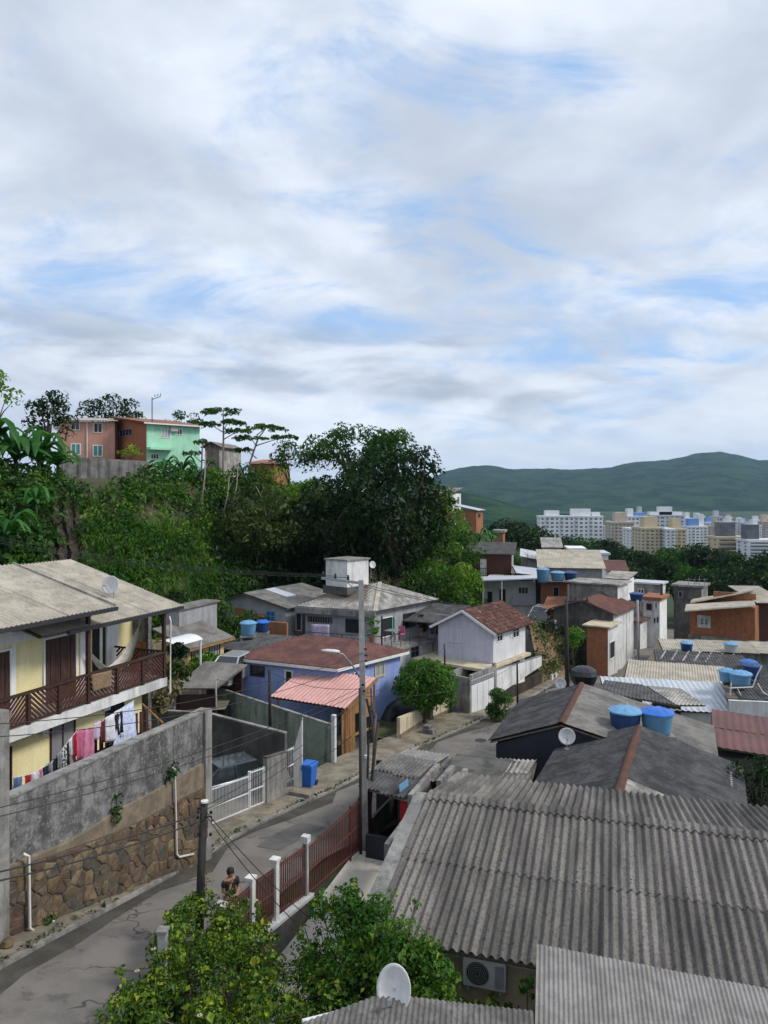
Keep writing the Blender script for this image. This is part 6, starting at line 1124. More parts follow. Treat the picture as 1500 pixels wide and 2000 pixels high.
# ridge: scalloped cap pieces
def cap_piece(w, l, pitch, amp, seg=10):
    n = round(w / pitch) * seg; vs = []; fs = []
    for j, (v, zz) in enumerate(((-l, -l * s10 - .0), (-.06, .015), (0, .03), (.06, .015), (l, -l * s10))):
        for i in range(n + 1): c = math.cos(2 * math.pi * i / seg); vs.append((w * i / n, v, zz + amp * c * (1 if j in (0, 4) else .55) + .06))
    for j in range(4):
        for i in range(n): k = j * (n + 1) + i; fs.append((k, k + 1, k + n + 2, k + n + 1))
    return MB().add(vs, fs)
cm = cap_piece(Lr / 11, .26, .175, .036).mesh('ridge_cap'); cm.materials.append(M('fibro_big')); cm.polygons.foreach_set('use_smooth', [True] * len(cm.polygons))
for i in range(11): o = link(bpy.data.objects.new('ridge_cap', cm), big); o.location = (Lr * i / 11, 0.01, ridge + .004 * (i % 2))
bm_ = MB()
for yy in (-.35, -2.15, -2.45, -4.35):
    for i in range(66):
        if i % 3: continue
        bm_.lathe([(.018, 0), (.018, .02), (0, .025)], 6, (.0875 * 0 + i * .175, yy, ridge + yy * s10 + .052))
tag(bm_.obj('roof_bolts', 'black_metal', big), kind='stuff')
zE = ridge - run * s10; B(.3, Lr, -run + .45, 3.3, -.8, zE - .16).obj('wall', 'beige_wall', big); MB().bar((0.05, -run + .12, zE - .12), (Lr, -run + .12, zE - .12), .06, .14).obj('fascia', 'wood_old', big); MB().bar((.1, -run + .30, zE - .3), (Lr, -run + .30, zE - .3), .05, .05).obj('conduit', 'pvc', big)
MB().bar((-.2, .1, ridge - .05), (-.2, -run + .7, zE + .06), .36, .14).obj('rake_gutter', 'concrete', big); B(-.42, -.03, -run + .8, 3.4, -.8, zE - .25).obj('gable_wall', 'concrete', big)
B(1.0, 2.2, -run + .40, -run + .452, .2, 2.2).obj('door', 'wood_dark', big)
ac = BG.ony(-run + .08, 945, 1905); e, fr = thing('air_conditioner', 'white air conditioner unit fixed under the eave of the big roof', 'air conditioner', Fr(BG.l2w((ac.x, -run + .10, ac.z)), 17)); B(-.40, .40, 0, .30, -.27, .27).obj('casing', 'ac_white', e, bevel=.02); MB().lathe([(.0, -.012), (.2, -.012), (.215, -.006)], 22, (-.12, 0, 0), (0, 1, 0)).obj('fan_grille', 'black_metal', e)
for i in range(5): MB().lathe([(.04 + .04 * i, -.018), (.05 + .04 * i, -.018)], 20, (-.12, 0, 0), (0, 1, 0)).obj('grille_ring', 'grey_metal', e)
[B(x - .02, x + .02, -.02, .4, -.33, -.273).obj('bracket', 'grey_metal', e) for x in (-.3, .3)]; B(.2, .36, -.012, -.001, -.2, .2).obj('service_panel', 'grey_metal', e)
# lower fine-ribbed roof, lower right
lf = Fr(at(1048, 1846, 13.1), 12); lr, LR = thing('ribbed_roof_house', 'lean-to with pale fine-ribbed metal roof, bottom right corner', 'house', lf); l1 = LR.w2l(at(1048, 1846, 13.1)); l2 = LR.w2l(at(1500, 1913, 12.6)); 
roof_plane(lr, (0, 0, 0), (6.0, 0, l2.z * 1.0 * 6.0 / max(.1, l2.x)), (-.02, -4.0, -.95), 6, 2, 'zinc', pitch=.078, amp=.012, seg=6, lap=.1); B(.1, 5.8, -3.8, -.3, -4.5, -1.1).obj('wall', 'beige_wall', lr)
bf = Fr(at(745, 1963, 11.8), 8); bl, BL = thing('eave_roof_house', 'near corrugated roof edge along the bottom of the picture', 'house', bf); p2 = BL.w2l(at(1040, 1985, 11.6)); p1 = BL.w2l(at(590, 2000, 11.2))
roof_poly(bl, [p1, Vector((p1.x - .3, p1.y - 2.5, p1.z - .5)), Vector((p2.x, p2.y - 3.0, p2.z - .55)), p2, Vector((0, 0, 0))], 'fibro', (1, 0, 0), pitch=.085, amp=.014, seg=6); B(-.8, 2.2, -2.5, -.3, -4, -.75).obj('wall', 'concrete', bl)
MB().bar(p1 + Vector((0, .02, .02)), Vector((0, .02, .03)), .06, .05).obj('edge_flashing', 'white_stained', bl); MB().bar(Vector((0, .02, .03)), p2 + Vector((0, .02, .02)), .06, .05).obj('edge_flashing', 'concrete_dark', bl)
dish('large pale oval dish at the bottom edge in front of the bush', 770, 1931, 11.7, .56, .74, (-.25, -.95, .28), .36)
# ================================================================== black house (A) and grey gable roof (B)
def gable(name, label, r0, r1, el0, er0, zr, ze_l, ze_r, matl, matr, wallm, nu, nvl, nvr, capm=True, mats_r=None, endm=None, over=.0):
    """gable roof: r0,r1 near and far ridge ends (pixels at height zr); el0/er0 pixel of near left/right eave corners"""
    hz = lambda px, py, z: at(px, py, (CZ - z) * F / (py - HY)); a, b = hz(*r0, zr), hz(*r1, zr); d = b - a; fr = Fr((a.x, a.y, 0), math.degrees(math.atan2(d.x, d.y))); e, fr = thing(name, label, 'house', fr); L = math.hypot(d.x, d.y)
    xl = fr.w2l(hz(*el0, ze_l)).x; xr = fr.w2l(hz(*er0, ze_r)).x; roof_plane(e, (0, L, zr), (0, -over, zr), (xl, L, ze_l), nu, nvl, matl, seg=6); roof_plane(e, (0, -over, zr), (0, L, zr), (xr, -over, ze_r), nu, nvr, matr, seg=6, mats=mats_r)
    if capm: m = MB(); m.add([(-.16, -over, zr - .02), (0, -over, zr + .09), (.16, -over, zr - .02), (-.16, L, zr - .02), (0, L, zr + .09), (.16, L, zr - .02)], [(0, 1, 4, 3), (1, 2, 5, 4)]); cp = m.obj('ridge_cap', 'ridge_rust', e); [MB().lathe([(.155, 0), (.17, .36)], 10, (0, L * i / 20 - over, zr - .06), (0, 1, .03)).obj('cap_tile', 'ridge_rust', cp, smooth=True) for i in range(20)]
    pr = [(xl + .25, -5), (xr - .25, -5), (xr - .25, ze_r - .12), (0, zr - .12), (xl + .25, ze_l - .12)]; m = MB(); m.add([(x, .08 - over * .6, z) for x, z in pr] + [(x, L - .1, z) for x, z in pr], [(0, 1, 2, 3, 4), (9, 8, 7, 6, 5)] + [(i, 5 + i, 5 + (i + 1) % 5, (i + 1) % 5) for i in range(5)]); m.obj('wall', wallm, e); return e, fr
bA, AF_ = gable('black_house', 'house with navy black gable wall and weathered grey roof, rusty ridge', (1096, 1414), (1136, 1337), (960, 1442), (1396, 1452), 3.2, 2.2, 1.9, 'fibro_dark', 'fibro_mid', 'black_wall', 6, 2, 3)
bB, BF_ = gable('dark_gable_house', 'house with dark grey gable roof and rusty ridge behind the big roof', (1206, 1552), (1248, 1419), (1040, 1540), (1456, 1574), 3.2, 2.2, 2.2, 'fibro_dark', 'fibro_dark', 'concrete_dark', 6, 2, 2, mats_r={(0, 0): 'fibro_pale', (1, 0): 'fibro_pale', (0, 1): 'fibro_pale'}, over=1.5)
B(BF_.w2l(at(1440, 1500, 26.7)).x - .5, BF_.w2l(at(1440, 1500, 26.7)).x - .2, 4.5, 6, 2.25, 2.32).obj('edge_sheet', 'metal_white', bB)
tank('dark navy water tank with blue lid, left of the pair behind the rusty ridge', 1221, 1428, 29.6, .62, .80, 'tank_navy', 'tank_blue', .9); tank('light blue water tank with darker lid, right of the pair behind the rusty ridge', 1283, 1431, 29.4, .62, .80, 'tank_blue', 'bin_blue', .9)
dish('round mesh dish on the navy black gable wall', 1107, 1438, 27.6, .62, .62, (-.2, -.95, .2), .5); dish('small round dish beside the black dome tank', 1095, 1335, 37, .55, .55, (-.3, -.9, .2), .5)
p = at(1140, 1334, 37.5); e, fr = thing('dome_tank', 'black domed water tank on the black house roof', 'water tank', o=p); MB().lathe([(0, 0), (.55, 0), (.66, .25), (.70, .45), (.62, .66), (.40, .80), (.16, .86), (.0, .87)], 10).obj('body', 'tank_black', e); MB().lathe([(.72, .42), (.74, .46), (.72, .50)], 20).obj('rim', 'tank_black', e); B(-.4, .4, -.4, .4, -.6, -.003).obj('stand', 'concrete_dark', e)
p = at(1478, 1555, 25.5); tree('dark_shrub', 'dark conifer-like shrub right of the dark gable roof', (p.x, p.y, p.z - 1.0), (0, 0, 1.3), .7, .7, 1.2, 30, .25, .45, 300, .14, 'leaf_dark', .07, flat=0, cat='shrub')
# little hip roof and pale sheets behind the black house
e, fr = thing('small_hip_roof', 'small dark hip roof peeking behind the black house', 'roof', o=at(1235, 1352, 38), deg=20); q = [fr.w2l(p) for p in (at(1170, 1352, 37), at(1180, 1336, 40.5), at(1255, 1338, 40.5), at(1320, 1378, 36))]; roof_poly(e, [q[0], q[3], q[2], q[1]], 'fibro_dark', (1, 0, 0)); B(q[1].x, q[2].x, q[1].y, q[1].y + .2, -4, q[1].z - .1).obj('wall', 'concrete_dark', e)
e, fr = thing('pale_roof_strip', 'strip of cream roof sheets right of the small hip roof', 'roof', o=at(1300, 1362, 38), deg=20); q = [fr.w2l(p) for p in (at(1262, 1340, 41.5), at(1330, 1348, 40.5), at(1378, 1378, 36.8), at(1322, 1378, 37))]; roof_poly(e, [q[0], q[3], q[2], q[1]], 'fibro_pale', (1, -.2, 0)); B(q[0].x + .3, q[1].x, q[0].y - .3, q[0].y, -4, q[0].z - .1).obj('wall', 'concrete_dark', e)
# ================================================================== roofs further right
def flatroof(name, label, quad, mat, wallm, nu=4, nv=1, zb=-5, **k):
    """roof sheets on a walled block; quad = four (px,py,d): far left, far right, near right, near left"""
    w = [at(*q) for q in quad]; d = w[1] - w[0]; fr = Fr((w[3].x, w[3].y, 0), math.degrees(math.atan2(-d.y, d.x))); e, fr = thing(name, label, 'house', fr); q = [fr.w2l(p) for p in w]; roof_plane(e, q[0], q[1], q[3], nu, nv, mat, **k)
    c = sum(q, Vector()) / 4; pr = [tuple(p.lerp(c, .06)[:2]) for p in (q[3], q[2], q[1], q[0])]; MB().prism(pr, zb, min(p.z for p in q) - .12).obj('wall', wallm, e); return e, fr
flatroof('white_roof_house', 'shed with bright white-blue ribbed metal roof', [(1172, 1321, 46), (1412, 1333, 45), (1424, 1392, 40.3), (1180, 1378, 41.2)], 'metal_white', 'white_wall', 6, 1, pitch=.28, amp=.02, seg=8, trap=True)
flatroof('grey_roof_house', 'house with flat pale brown-grey sheets behind the white ribbed roof', [(1228, 1288, 52), (1415, 1302, 50.5), (1408, 1333, 46.6), (1200, 1323, 47.5)], 'fibro_light', 'concrete_dark', 6, 1)
flatroof('striped_roof_house', 'dark low roof with white translucent strips', [(1278, 1268, 57), (1450, 1280, 56), (1448, 1302, 52.6), (1262, 1292, 53)], 'fibro_dark', 'concrete_dark', 8, 1)
for i in range(7):
    p, q = at(1300 + 22 * i, 1274 + 1.4 * i, 56.6), at(1288 + 22 * i, 1293 + 1.4 * i, 53.4); e, fr = thing('skylight_strip', ['leftmost', 'second', 'third', 'fourth', 'fifth', 'sixth', 'rightmost'][i] + ' white translucent strip on the dark low roof', 'skylight', o=p, group='translucent strips on the dark low roof'); q = fr.w2l(q); MB().slab([(0, 0, .22), (q.x, q.y, q.z + .22), (q.x + .13, q.y, q.z + .22), (.13, 0, .22)], .03).obj('sheet', 'fibro_pale', e)
flatroof('parapet_house', 'long grey building with low corrugated parapet in front of the brick house', [(1285, 1247, 63), (1530, 1254, 62), (1530, 1275, 58.5), (1275, 1268, 59)], 'fibro_light', 'concrete', 7, 1)
flatroof('maroon_roof_house', 'house with maroon metal roof at the right picture edge', [(1390, 1386, 36.5), (1570, 1412, 35), (1560, 1492, 30.4), (1385, 1456, 31.6)], 'metal_maroon', 'concrete_dark', 6, 2, pitch=.3, amp=.012, seg=8, trap=True)
a, b = at(1424, 1402, 37.5), at(1560, 1408, 37); wallrun('pale_green_wall', 'pale mint parapet wall under the blue tank platform', a, b, .2, -5, at(1424, 1368, 37.5).z, at(1560, 1374, 37).z, 'white_stained')
e, fr = flatroof('tank_platform_house', 'dark flat roof carrying blue tanks and white pipes at the right edge', [(1408, 1318, 45), (1560, 1322, 44.5), (1560, 1364, 39.8), (1420, 1362, 40)], 'fibro_dark', 'concrete_dark', 4, 1)
tank('pale blue water tank half hidden behind its neighbour at the right edge', 1420, 1330, 43, .46, .55, 'tank_blue'); tank('pale blue water tank in front on the white pipe frame', 1446, 1337, 41.5, .58, .60, 'tank_blue'); tank('navy water tank with printed front behind the pale blue pair', 1467, 1324, 43.2, .52, .72, 'tank_navy')
tank('small dark blue tank on the long grey parapet roof', 1341, 1270, 58.5, .48, .55, 'tank_navy', 'tank_blue'); tank('small pale tank with light blue lid on the parapet roof', 1428, 1272, 58.5, .55, .55, 'dish', 'tank_blue'); tank('dark blue tank lid low between the roofs at the right edge', 1462, 1303, 52, .55, .35, 'tank_navy', 'bin_blue')
e, fr = thing('pipe_frame', 'bent white water pipes and frame beside the blue tanks', 'pipes', o=at(1450, 1362, 40)); m = MB()
for pl in ([(1426, 1358), (1428, 1334)], [(1424, 1344), (1470, 1342)], [(1440, 1344), (1448, 1360)], [(1470, 1342), (1478, 1320), (1488, 1300)], [(1480, 1335), (1490, 1352), (1500, 1358)]): q = [fr.w2l(at(*p, 40.4 - .05 * i)) for i, p in enumerate(pl)]; o = MB(); o.tube(q, .035, 6); o.obj('pipe', 'pvc', e)
# ================================================================== houses down the street
def bhouse(name, label, pl, pc, pr, pb, pt, d, deg, mf, ms=None, roof=None, wins=(), zb=-6, rl=None, parts=()):
    """box house: front face pl..pc (pixels), side face pc..pr, base row pb and eave row pt at the near corner"""
    o = at(pc, pb, d); deg = max(deg, 34 if pc > 1180 and ms else deg); fr = Fr((o.x, o.y, 0), deg); e, fr = thing(name, label, 'house', fr); zt = at(pc, pt, d).z; x0 = fr.ony(0, pl, pt).x; y1 = fr.onx(0, pr, pt).y if pr > pc else 5.0; y1 = y1 if 2.0 < y1 < 8 else 6.0
    zg_ = min(o.z - 3, h(o.x, o.y) - .6, h(o.x, o.y + y1) - .6); MB().box(x0, -.003, .0, y1, zg_, zt).obj('wall', mf, e)
    if ms: B(-.01, .02, .01, y1, zg_, zt - .002).obj('side_wall', ms, e)
    k = roof[0] if roof else None; rm = roof[1] if roof else None; hh = roof[2] if roof else 0
    if k == 'front': roof_poly(e, [(x0 - .4, -.5, zt + .05), (.4, -.5, zt + .05), (.4, y1 + .3, zt + hh), (x0 - .4, y1 + .3, zt + hh)], rm, (1, 0, 0))
    elif k == 'left': roof_poly(e, [(x0 - .4, -.4, zt + hh), (.4, -.4, zt + .05), (.4, y1 + .3, zt + .05), (x0 - .4, y1 + .3, zt + hh)], rm, (0, 1, 0))
    elif k == 'right': roof_poly(e, [(x0 - .4, -.4, zt + .05), (.4, -.4, zt + hh), (.4, y1 + .3, zt + hh), (x0 - .4, y1 + .3, zt + .05)], rm, (0, 1, 0))
    elif k == 'gable':
        xm = x0 / 2; [MB().add([(x0, yy, zt), (-.003, yy, zt), (xm, yy, zt + hh)], [(0, 1, 2)]).obj('gable', mf, e) for yy in (0, y1)]
        roof_poly(e, [(xm, -.4, zt + hh + .05), (.4, -.4, zt - .1), (.4, y1 + .3, zt - .1), (xm, y1 + .3, zt + hh + .05)], rm, (0, 1, 0)); roof_poly(e, [(xm, y1 + .3, zt + hh + .05), (x0 - .4, y1 + .3, zt - .1), (x0 - .4, -.4, zt - .1), (xm, -.4, zt + hh + .05)], rm, (0, 1, 0))
    elif k == 'slab': B(x0 - .3, .3, -.3, y1 + .3, zt + .002, zt + hh).obj('roof', rm, e)
    for w in wins:
        face, *px = w[:5]; kw = dict(w[5]) if len(w) > 5 else {}; kw.setdefault('sgn', -1 if face == 'y' else 1); winpx(e, fr, face, -.0 if face == 'y' else .021, *px, **kw)
    return e, fr, x0, y1, zt
DK = dict(pane='dark_inside', frame='grey_metal', mull=0); W1 = dict(frame='white_trim', mull=1)
e, fr, x0, y1, zt = bhouse('balcony_house', 'brown timber upper house with balcony and old grey roof on the slope', 897, 999, 1006, 1148, 1083, 85, 12, 'wood_red', 'grey_wall', ('front', 'fibro_dark', 1.0), [('y', 912, 1092, 928, 1106, dict(frame='wood_dark', mull=1)), ('y', 938, 1092, 950, 1124, dict(frame='white_trim', pane='white_trim', mull=0))])
B(x0, 0, -1.4, -.003, at(940, 1126, 85).z - .2, at(940, 1126, 85).z).obj('balcony_slab', 'concrete', e); rl = MB().bar((x0, -1.35, at(940, 1112, 83).z), (0, -1.35, at(940, 1112, 83).z), .07).obj('railing', 'wood_dark', e)
for i in range(26): x = x0 * i / 25; B(x - .03, x + .03, -1.38, -1.32, at(940, 1126, 85).z, at(940, 1112, 83).z).obj('baluster', 'wood_dark', rl)
B(x0 - 1.9, x0 - .01, .3, 4, -4, at(895, 1084, 85).z).obj('annex_wall', 'white_stained', e)
e, fr, x0, y1, zt = bhouse('lilac_white_house', 'pale lilac and white house with carport roof below the brown balcony', 945, 1046, 1056, 1196, 1136, 78, 14, 'white_stained', 'white_wall', None, [('y', 1012, 1146, 1032, 1160, dict(frame='white_trim', mull=2)), ('y', 975, 1150, 988, 1178, DK), ('y', 952, 1155, 962, 1180, DK)])
o = at(946, 1131, 76.5); q = [fr.w2l(p) for p in (at(938, 1133, 76), at(1050, 1129, 76), at(1052, 1122, 80), at(940, 1126, 80))]; MB().slab(q, .12).obj('carport_roof', 'metal_white', e); [B(q[0].x + a, q[0].x + a + .12, q[0].y + .3, q[0].y + .42, -3, q[0].z - .15).obj('post', 'white_stained', e) for a in (.2, 2.1)]
p = [fr.ony(-.05, *q) for q in ((1001, 1160), (1047, 1160), (1047, 1182), (1001, 1182))]; MB().hexa([(p[3].x, -.3, p[3].z), (p[2].x, -.3, p[2].z), (p[2].x, -.003, p[2].z), (p[3].x, -.003, p[3].z)], [(p[0].x, -.3, p[0].z), (p[1].x, -.3, p[1].z), (p[1].x, -.003, p[1].z), (p[0].x, -.003, p[0].z)]).obj('parapet', 'lilac', e)
flatroof('white_sheet_roof', 'white sheet roof sloping right of the brown balcony house', [(1000, 1104, 86), (1048, 1110, 86), (1060, 1126, 80), (998, 1118, 80)], 'metal_white', 'grey_wall', 3, 1, zb=-4); flatroof('white_sheet_roof', 'upper white sheet roof beside the beige roof', [(1016, 1071, 105), (1060, 1080, 104), (1068, 1089, 99), (1030, 1087, 99)], 'metal_white', 'grey_wall', 3, 1, zb=-4)
e, fr, x0, y1, zt = bhouse('beige_roof_house', 'grey house with large beige sheet roof right of the brown balcony', 1056, 1176, 1190, 1150, 1111, 88, 10, 'grey_wall', 'white_wall', ('front', 'fibro_light', 1.75))
e, fr, x0, y1, zt = bhouse('grey_block_house', 'raw grey rendered house with white street side behind the maroon gable', 1112, 1206, 1226, 1262, 1144, 68, 20, 'concrete', 'white_stained', ('slab', 'fibro_pale', .14), [('x', 1209, 1192, 1212, 1206, W1), ('x', 1216, 1188, 1219, 1201, W1)])
e, fr, x0, y1, zt = bhouse('brick_block', 'bare brick shell under the row of blue tanks', 1056, 1108, 1112, 1190, 1140, 75, 12, 'brick_far', 'brick_far', ('slab', 'concrete_dark', .2), [('y', 1080, 1146, 1092, 1186, DK)])
tank('blue tank at the left of the row on the brick shell', 1060, 1137, 74, .62, 1.25, 'tank_blue'); tank('light blue tank in the middle of the row on the brick shell', 1089, 1134, 74, .68, .78, 'tank_blue'); tank('navy tank at the right of the row on the brick shell', 1114, 1133, 74, .62, .72, 'tank_navy'); tank('small blue tank high on the beige roof house', 1075, 1088, 97, .62, .8, 'tank_blue')
e, fr, x0, y1, zt = bhouse('maroon_gable_house', 'street house with maroon gable roof and raw upper wall', 1082, 1198, 1204, 1245, 1198, 63, 18, 'concrete_dark', 'white_stained', ('gable', 'fibro_maroon', .95))
e, fr, x0, y1, zt = bhouse('brick_corner_house', 'unplastered brick house with white balcony on the street corner', 1146, 1187, 1206, 1296, 1226, 60.5, 22, 'brick_far', 'white_stained', ('slab', 'beige_wall', .12), [('x', 1190, 1252, 1200, 1286, dict(frame='white_trim', pane='dark_inside', mull=0))])
e, fr, x0, y1, zt = bhouse('red_shed', 'low shed with rusty red roof behind the parked dark car', 1068, 1092, 1100, 1215, 1190, 69, 18, 'brick_far', None, ('front', 'clay_orange', .5))
e, fr, x0, y1, zt = bhouse('mural_house', 'white street house with a dark painted scribble on its side', 1256, 1288, 1302, 1244, 1172, 84, 24, 'white_stained', 'white_wall', ('slab', 'brick_far', .3), [('y', 1262, 1178, 1274, 1192, DK), ('y', 1279, 1176, 1284, 1190, dict(frame='white_trim', pane='glass_blue', mull=0))])
B(fr.ony(0, 1277, 1220).x, fr.ony(0, 1280, 1220).x, -.03, -.006, fr.ony(0, 1278, 1217).z, fr.ony(0, 1278, 1207).z).obj('mural_stroke', 'black_metal', e); B(fr.ony(0, 1283, 1220).x, fr.ony(0, 1286, 1220).x, -.03, -.006, fr.ony(0, 1284, 1216).z, fr.ony(0, 1284, 1205).z).obj('mural_stroke', 'black_metal', e)
bhouse('slab_house', 'grey house with flat concrete roof above the street', 1234, 1290, 1300, 1180, 1142, 92, 18, 'concrete', 'white_stained', ('slab', 'metal_white', .2), [('y', 1246, 1150, 1258, 1160, W1)])
bhouse('concrete_house', 'dark concrete house with roof clutter below the tree line', 1316, 1370, 1382, 1185, 1148, 92, 10, 'concrete_dark', 'concrete', ('slab', 'concrete', .25), [('y', 1325, 1155, 1333, 1167, DK)])
for i, (a, b) in enumerate(((1345, 1128), (1356, 1132), (1366, 1126), (1376, 1130))):
    p = at(a, 1146, 92); e, fr = thing('antenna', ['thin roof antenna, leftmost of four on the concrete house', 'thin roof antenna, second of four on the concrete house', 'tallest of the four roof antennas on the concrete house', 'thin roof antenna, rightmost of four on the concrete house'][i], 'antenna', o=p, group='roof antennas'); m = MB(); m.tube([(0, 0, 0), (0, 0, (1146 - b) / F * 92)], .04, 5); m.obj('mast', 'grey_metal', e); MB().bar((-.4, 0, .9), (.4, 0, .9), .05).obj('cross_rod', 'grey_metal', e)
bhouse('teal_shop', 'low street house with teal wall beside the parked silver car', 1225, 1250, 1258, 1256, 1215, 82, 24, 'pane_pale', 'white_stained', ('slab', 'fibro_maroon', .15), [('y', 1228, 1228, 1236, 1252, DK)]); tank('navy tank on a brick tower over the teal shop', 1243, 1173, 80, .72, .72, 'tank_navy', None, 2.2)
# brick house on the right, two slanting roofs
e, fr, x0, y1, zt = bhouse('brick_house', 'orange brick house with small white window under slanting pale roofs', 1347, 1474, 1480, 1250, 1188, 66, 4, 'brick', 'brick_far', None, [('y', 1362, 1202, 1388, 1226, dict(frame='white_stained', pane='pane_pale', mull=1, fw=.22)), ('y', 1368, 1207, 1384, 1221, dict(frame='white_trim', mull=1, bar=1, fw=.05, out=.1))])
nr = int(2.9 / .2)
for r in range(nr):      # courses of brick, laid one by one on the front wall
    for c in range(int(abs(x0) / .42)):
        xx = x0 + .02 + c * .42 + (.2 if r % 2 else 0); zz = zt - 2.85 + r * .2
        wx0, wx1 = fr.ony(0, 1361, 1210).x, fr.ony(0, 1389, 1210).x; wz0, wz1 = fr.ony(0, 1375, 1227).z, fr.ony(0, 1375, 1201).z
        if xx + .4 > -.01 or (xx + .4 > wx0 and xx < wx1 and zz + .18 > wz0 and zz < wz1): continue
        o = B(xx, xx + .395, -.02 - RNG.uniform(0, .012), -.002, zz, zz + .185).obj('brick', 'brick', e)
B(x0 - .1, .1, -.25, -.03, zt - 4.2, zt - 2.87).obj('plinth', 'concrete', e)
def slabroof(par, fr, quad, mat, th=.12): q = [fr.w2l(at(*p)) for p in quad]; return MB().slab(q, th).obj('roof', mat, par)
slabroof(e, fr, [(1337, 1192, 65), (1476, 1182, 65), (1472, 1172, 69), (1340, 1180, 69)], 'fibro_light'); slabroof(e, fr, [(1348, 1176, 69), (1470, 1153, 69), (1470, 1150, 73), (1352, 1170, 73)], 'fibro_light')
B(x0 + 1.5, -.3, 3, 3.2, zt - .2, zt + .9).obj('upper_wall', 'brick_far', e)
bhouse('brown_board_house', 'brown board house cut by the right edge beside the brick house', 1482, 1530, 1536, 1242, 1178, 68, 4, 'wood_red', None, ('front', 'fibro_light', .8))
# houses on the hill edge (centre right)
e, fr, x0, y1, zt = bhouse('hilltop_house', 'pink and brick house under brown eaves on the hill edge', 836, 880, 900, 1000, 964, 120, 25, 'brick_far', 'white_stained', ('front', 'fibro_mid', 1.0), [('x', 885, 972, 889, 986, W1), ('x', 893, 970, 897, 984, W1)])
bhouse('hilltop_house', 'orange brick house with thin pale roof below the hill-edge house', 890, 930, 943, 1022, 998, 116, 20, 'brick_far', 'brick_far', ('left', 'metal_white', .9), [('x', 933, 1002, 938, 1012, DK)])
bhouse('chimney_house', 'narrow orange block like a chimney behind the brown balcony roof', 966, 982, 986, 1068, 1040, 100, 15, 'clay_orange', 'brick_far', ('slab', 'fibro_pale', .3), [('y', 971, 1044, 976, 1052, DK)])
bhouse('white_cube_house', 'small white cube house above the beige roof', 1112, 1142, 1150, 1082, 1074, 130, 8, 'white_wall', 'white_wall', ('slab', 'white_wall', .3)); bhouse('long_white_house', 'long low white roof behind the white cube house', 1090, 1188, 1194, 1090, 1084, 112, 8, 'white_wall', None, ('slab', 'metal_white', .3)); bhouse('pale_roof_house', 'grey-roofed house above the white sheet roofs', 1062, 1095, 1098, 1080, 1070, 128, 10, 'beige_wall', None, ('front', 'fibro_pale', 1.4)); bhouse('red_roof_house', 'maroon-roofed house right of the beige roof', 1188, 1222, 1226, 1130, 1116, 96, 14, 'white_stained', None, ('front', 'fibro_maroon', .9)); bhouse('stair_house', 'white side house stepping down behind the grey block house', 1186, 1224, 1238, 1180, 1132, 86, 18, 'white_wall', 'white_wall', ('front', 'fibro_pale', .6))
bhouse('far_roof_house', 'low orange-roofed house glimpsed behind the umbrella trees', 486, 536, 544, 912, 905, 98, 12, 'brick_far', None, ('front', 'clay_orange', .8))
# ================================================================== ridge-top houses on the left
e, fr, x0, y1, zt = bhouse('salmon_house', 'salmon two-storey house with teal shutters on the ridge', 112, 224, 238, 905, 824, 80, -12, 'salmon', None, ('front', 'fibro_light', .9), [('y', 139, 822, 156, 840, dict(frame='white_trim', mull=1)), ('y', 183, 826, 200, 845, dict(frame='white_trim', mull=1)), ('y', 138, 866, 158, 889, dict(frame='white_trim', pane='glass_teal', mull=1, fw=.1)), ('y', 181, 869, 201, 892, dict(frame='white_trim', pane='glass_teal', mull=1, fw=.1))])
m = MB(); q = fr.ony(-.06, 170, 860).x; m.tube([(q, -.06, zt - 4.5), (q, -.06, zt)], .05, 6); m.obj('downpipe', 'white_trim', e)
e, fr, x0, y1, zt = bhouse('mint_house', 'mint green house with orange boarded end and tile roof on the ridge', 221, 286, 390, 905, 826, 76, 50, 'orange_wall', 'mint', None, [('y', 233, 838, 258, 852, dict(frame='grey_metal', mull=3)), ('x', 315, 838, 333, 856, dict(frame='white_trim', mull=2, pane='pane_pale')), ('x', 345, 838, 356, 850, dict(frame='white_trim', mull=1)), ('x', 294, 886, 310, 897, dict(frame='white_trim', mull=2))])
q = [fr.w2l(at(*p)) for p in ((285, 824, 75.5), (388, 840, 89.5), (335, 815, 92), (219, 801, 80))]; q[0].z = zt + .1; q[1].z = zt + .1; q[1].y = y1 + .4; q[1].x = q[0].x = .6; q[0].y = -.5; zz = zt + 1.35
roof_poly(e, [(.6, -.5, zt), (.6, y1 + .4, zt), (x0 * .98, y1 + .4, zz), (x0 * .98, -.5, zz)], 'clay_orange', (0, 1, 0)); MB().add([(x0, 0, zt), (0, 0, zt), (x0 * .98, 0, zz - .1)], [(0, 1, 2)]).obj('gable', 'orange_wall', e)
B(.03, 1.0, .02, y1 * .45, zt - 2.75, zt - 2.5).obj('balcony', 'mint', e); MB().bar((.62, -.5, zt - .06), (.62, y1 + .4, zt - .06), .05, .14).obj('gutter', 'white_trim', e)
p = fr.onx(.2, 340, 838); B(.03, .35, p.y - .4, p.y + .4, p.z - .25, p.z + .3).obj('air_unit', 'ac_white', e)
e, fr = thing('roof_mast', 'steel mast with bent cross arm above the orange gable', 'mast', o=at(297, 812, 77)); m = MB(); m.tube([(0, 0, -1), (0, 0, 1.9)], .05, 6); m.obj('pole', 'black_metal', e); m = MB(); m.tube([(0, 0, 1.7), (.9, 0, 2.0)], .04, 5); m.obj('arm', 'black_metal', e); [B(x - .03, x + .03, -.03, .03, 1.9 + x * .2, 2.15 + x * .2).obj('insulator', 'black_metal', e) for x in (.3, .6, .88)]
e, fr, x0, y1, zt = bhouse('raw_house', 'unpainted grey-brown house right of the mint house', 400, 428, 433, 892, 872, 88, 14, 'concrete', 'fibro_pale', ('gable', 'fibro_mid', .5))
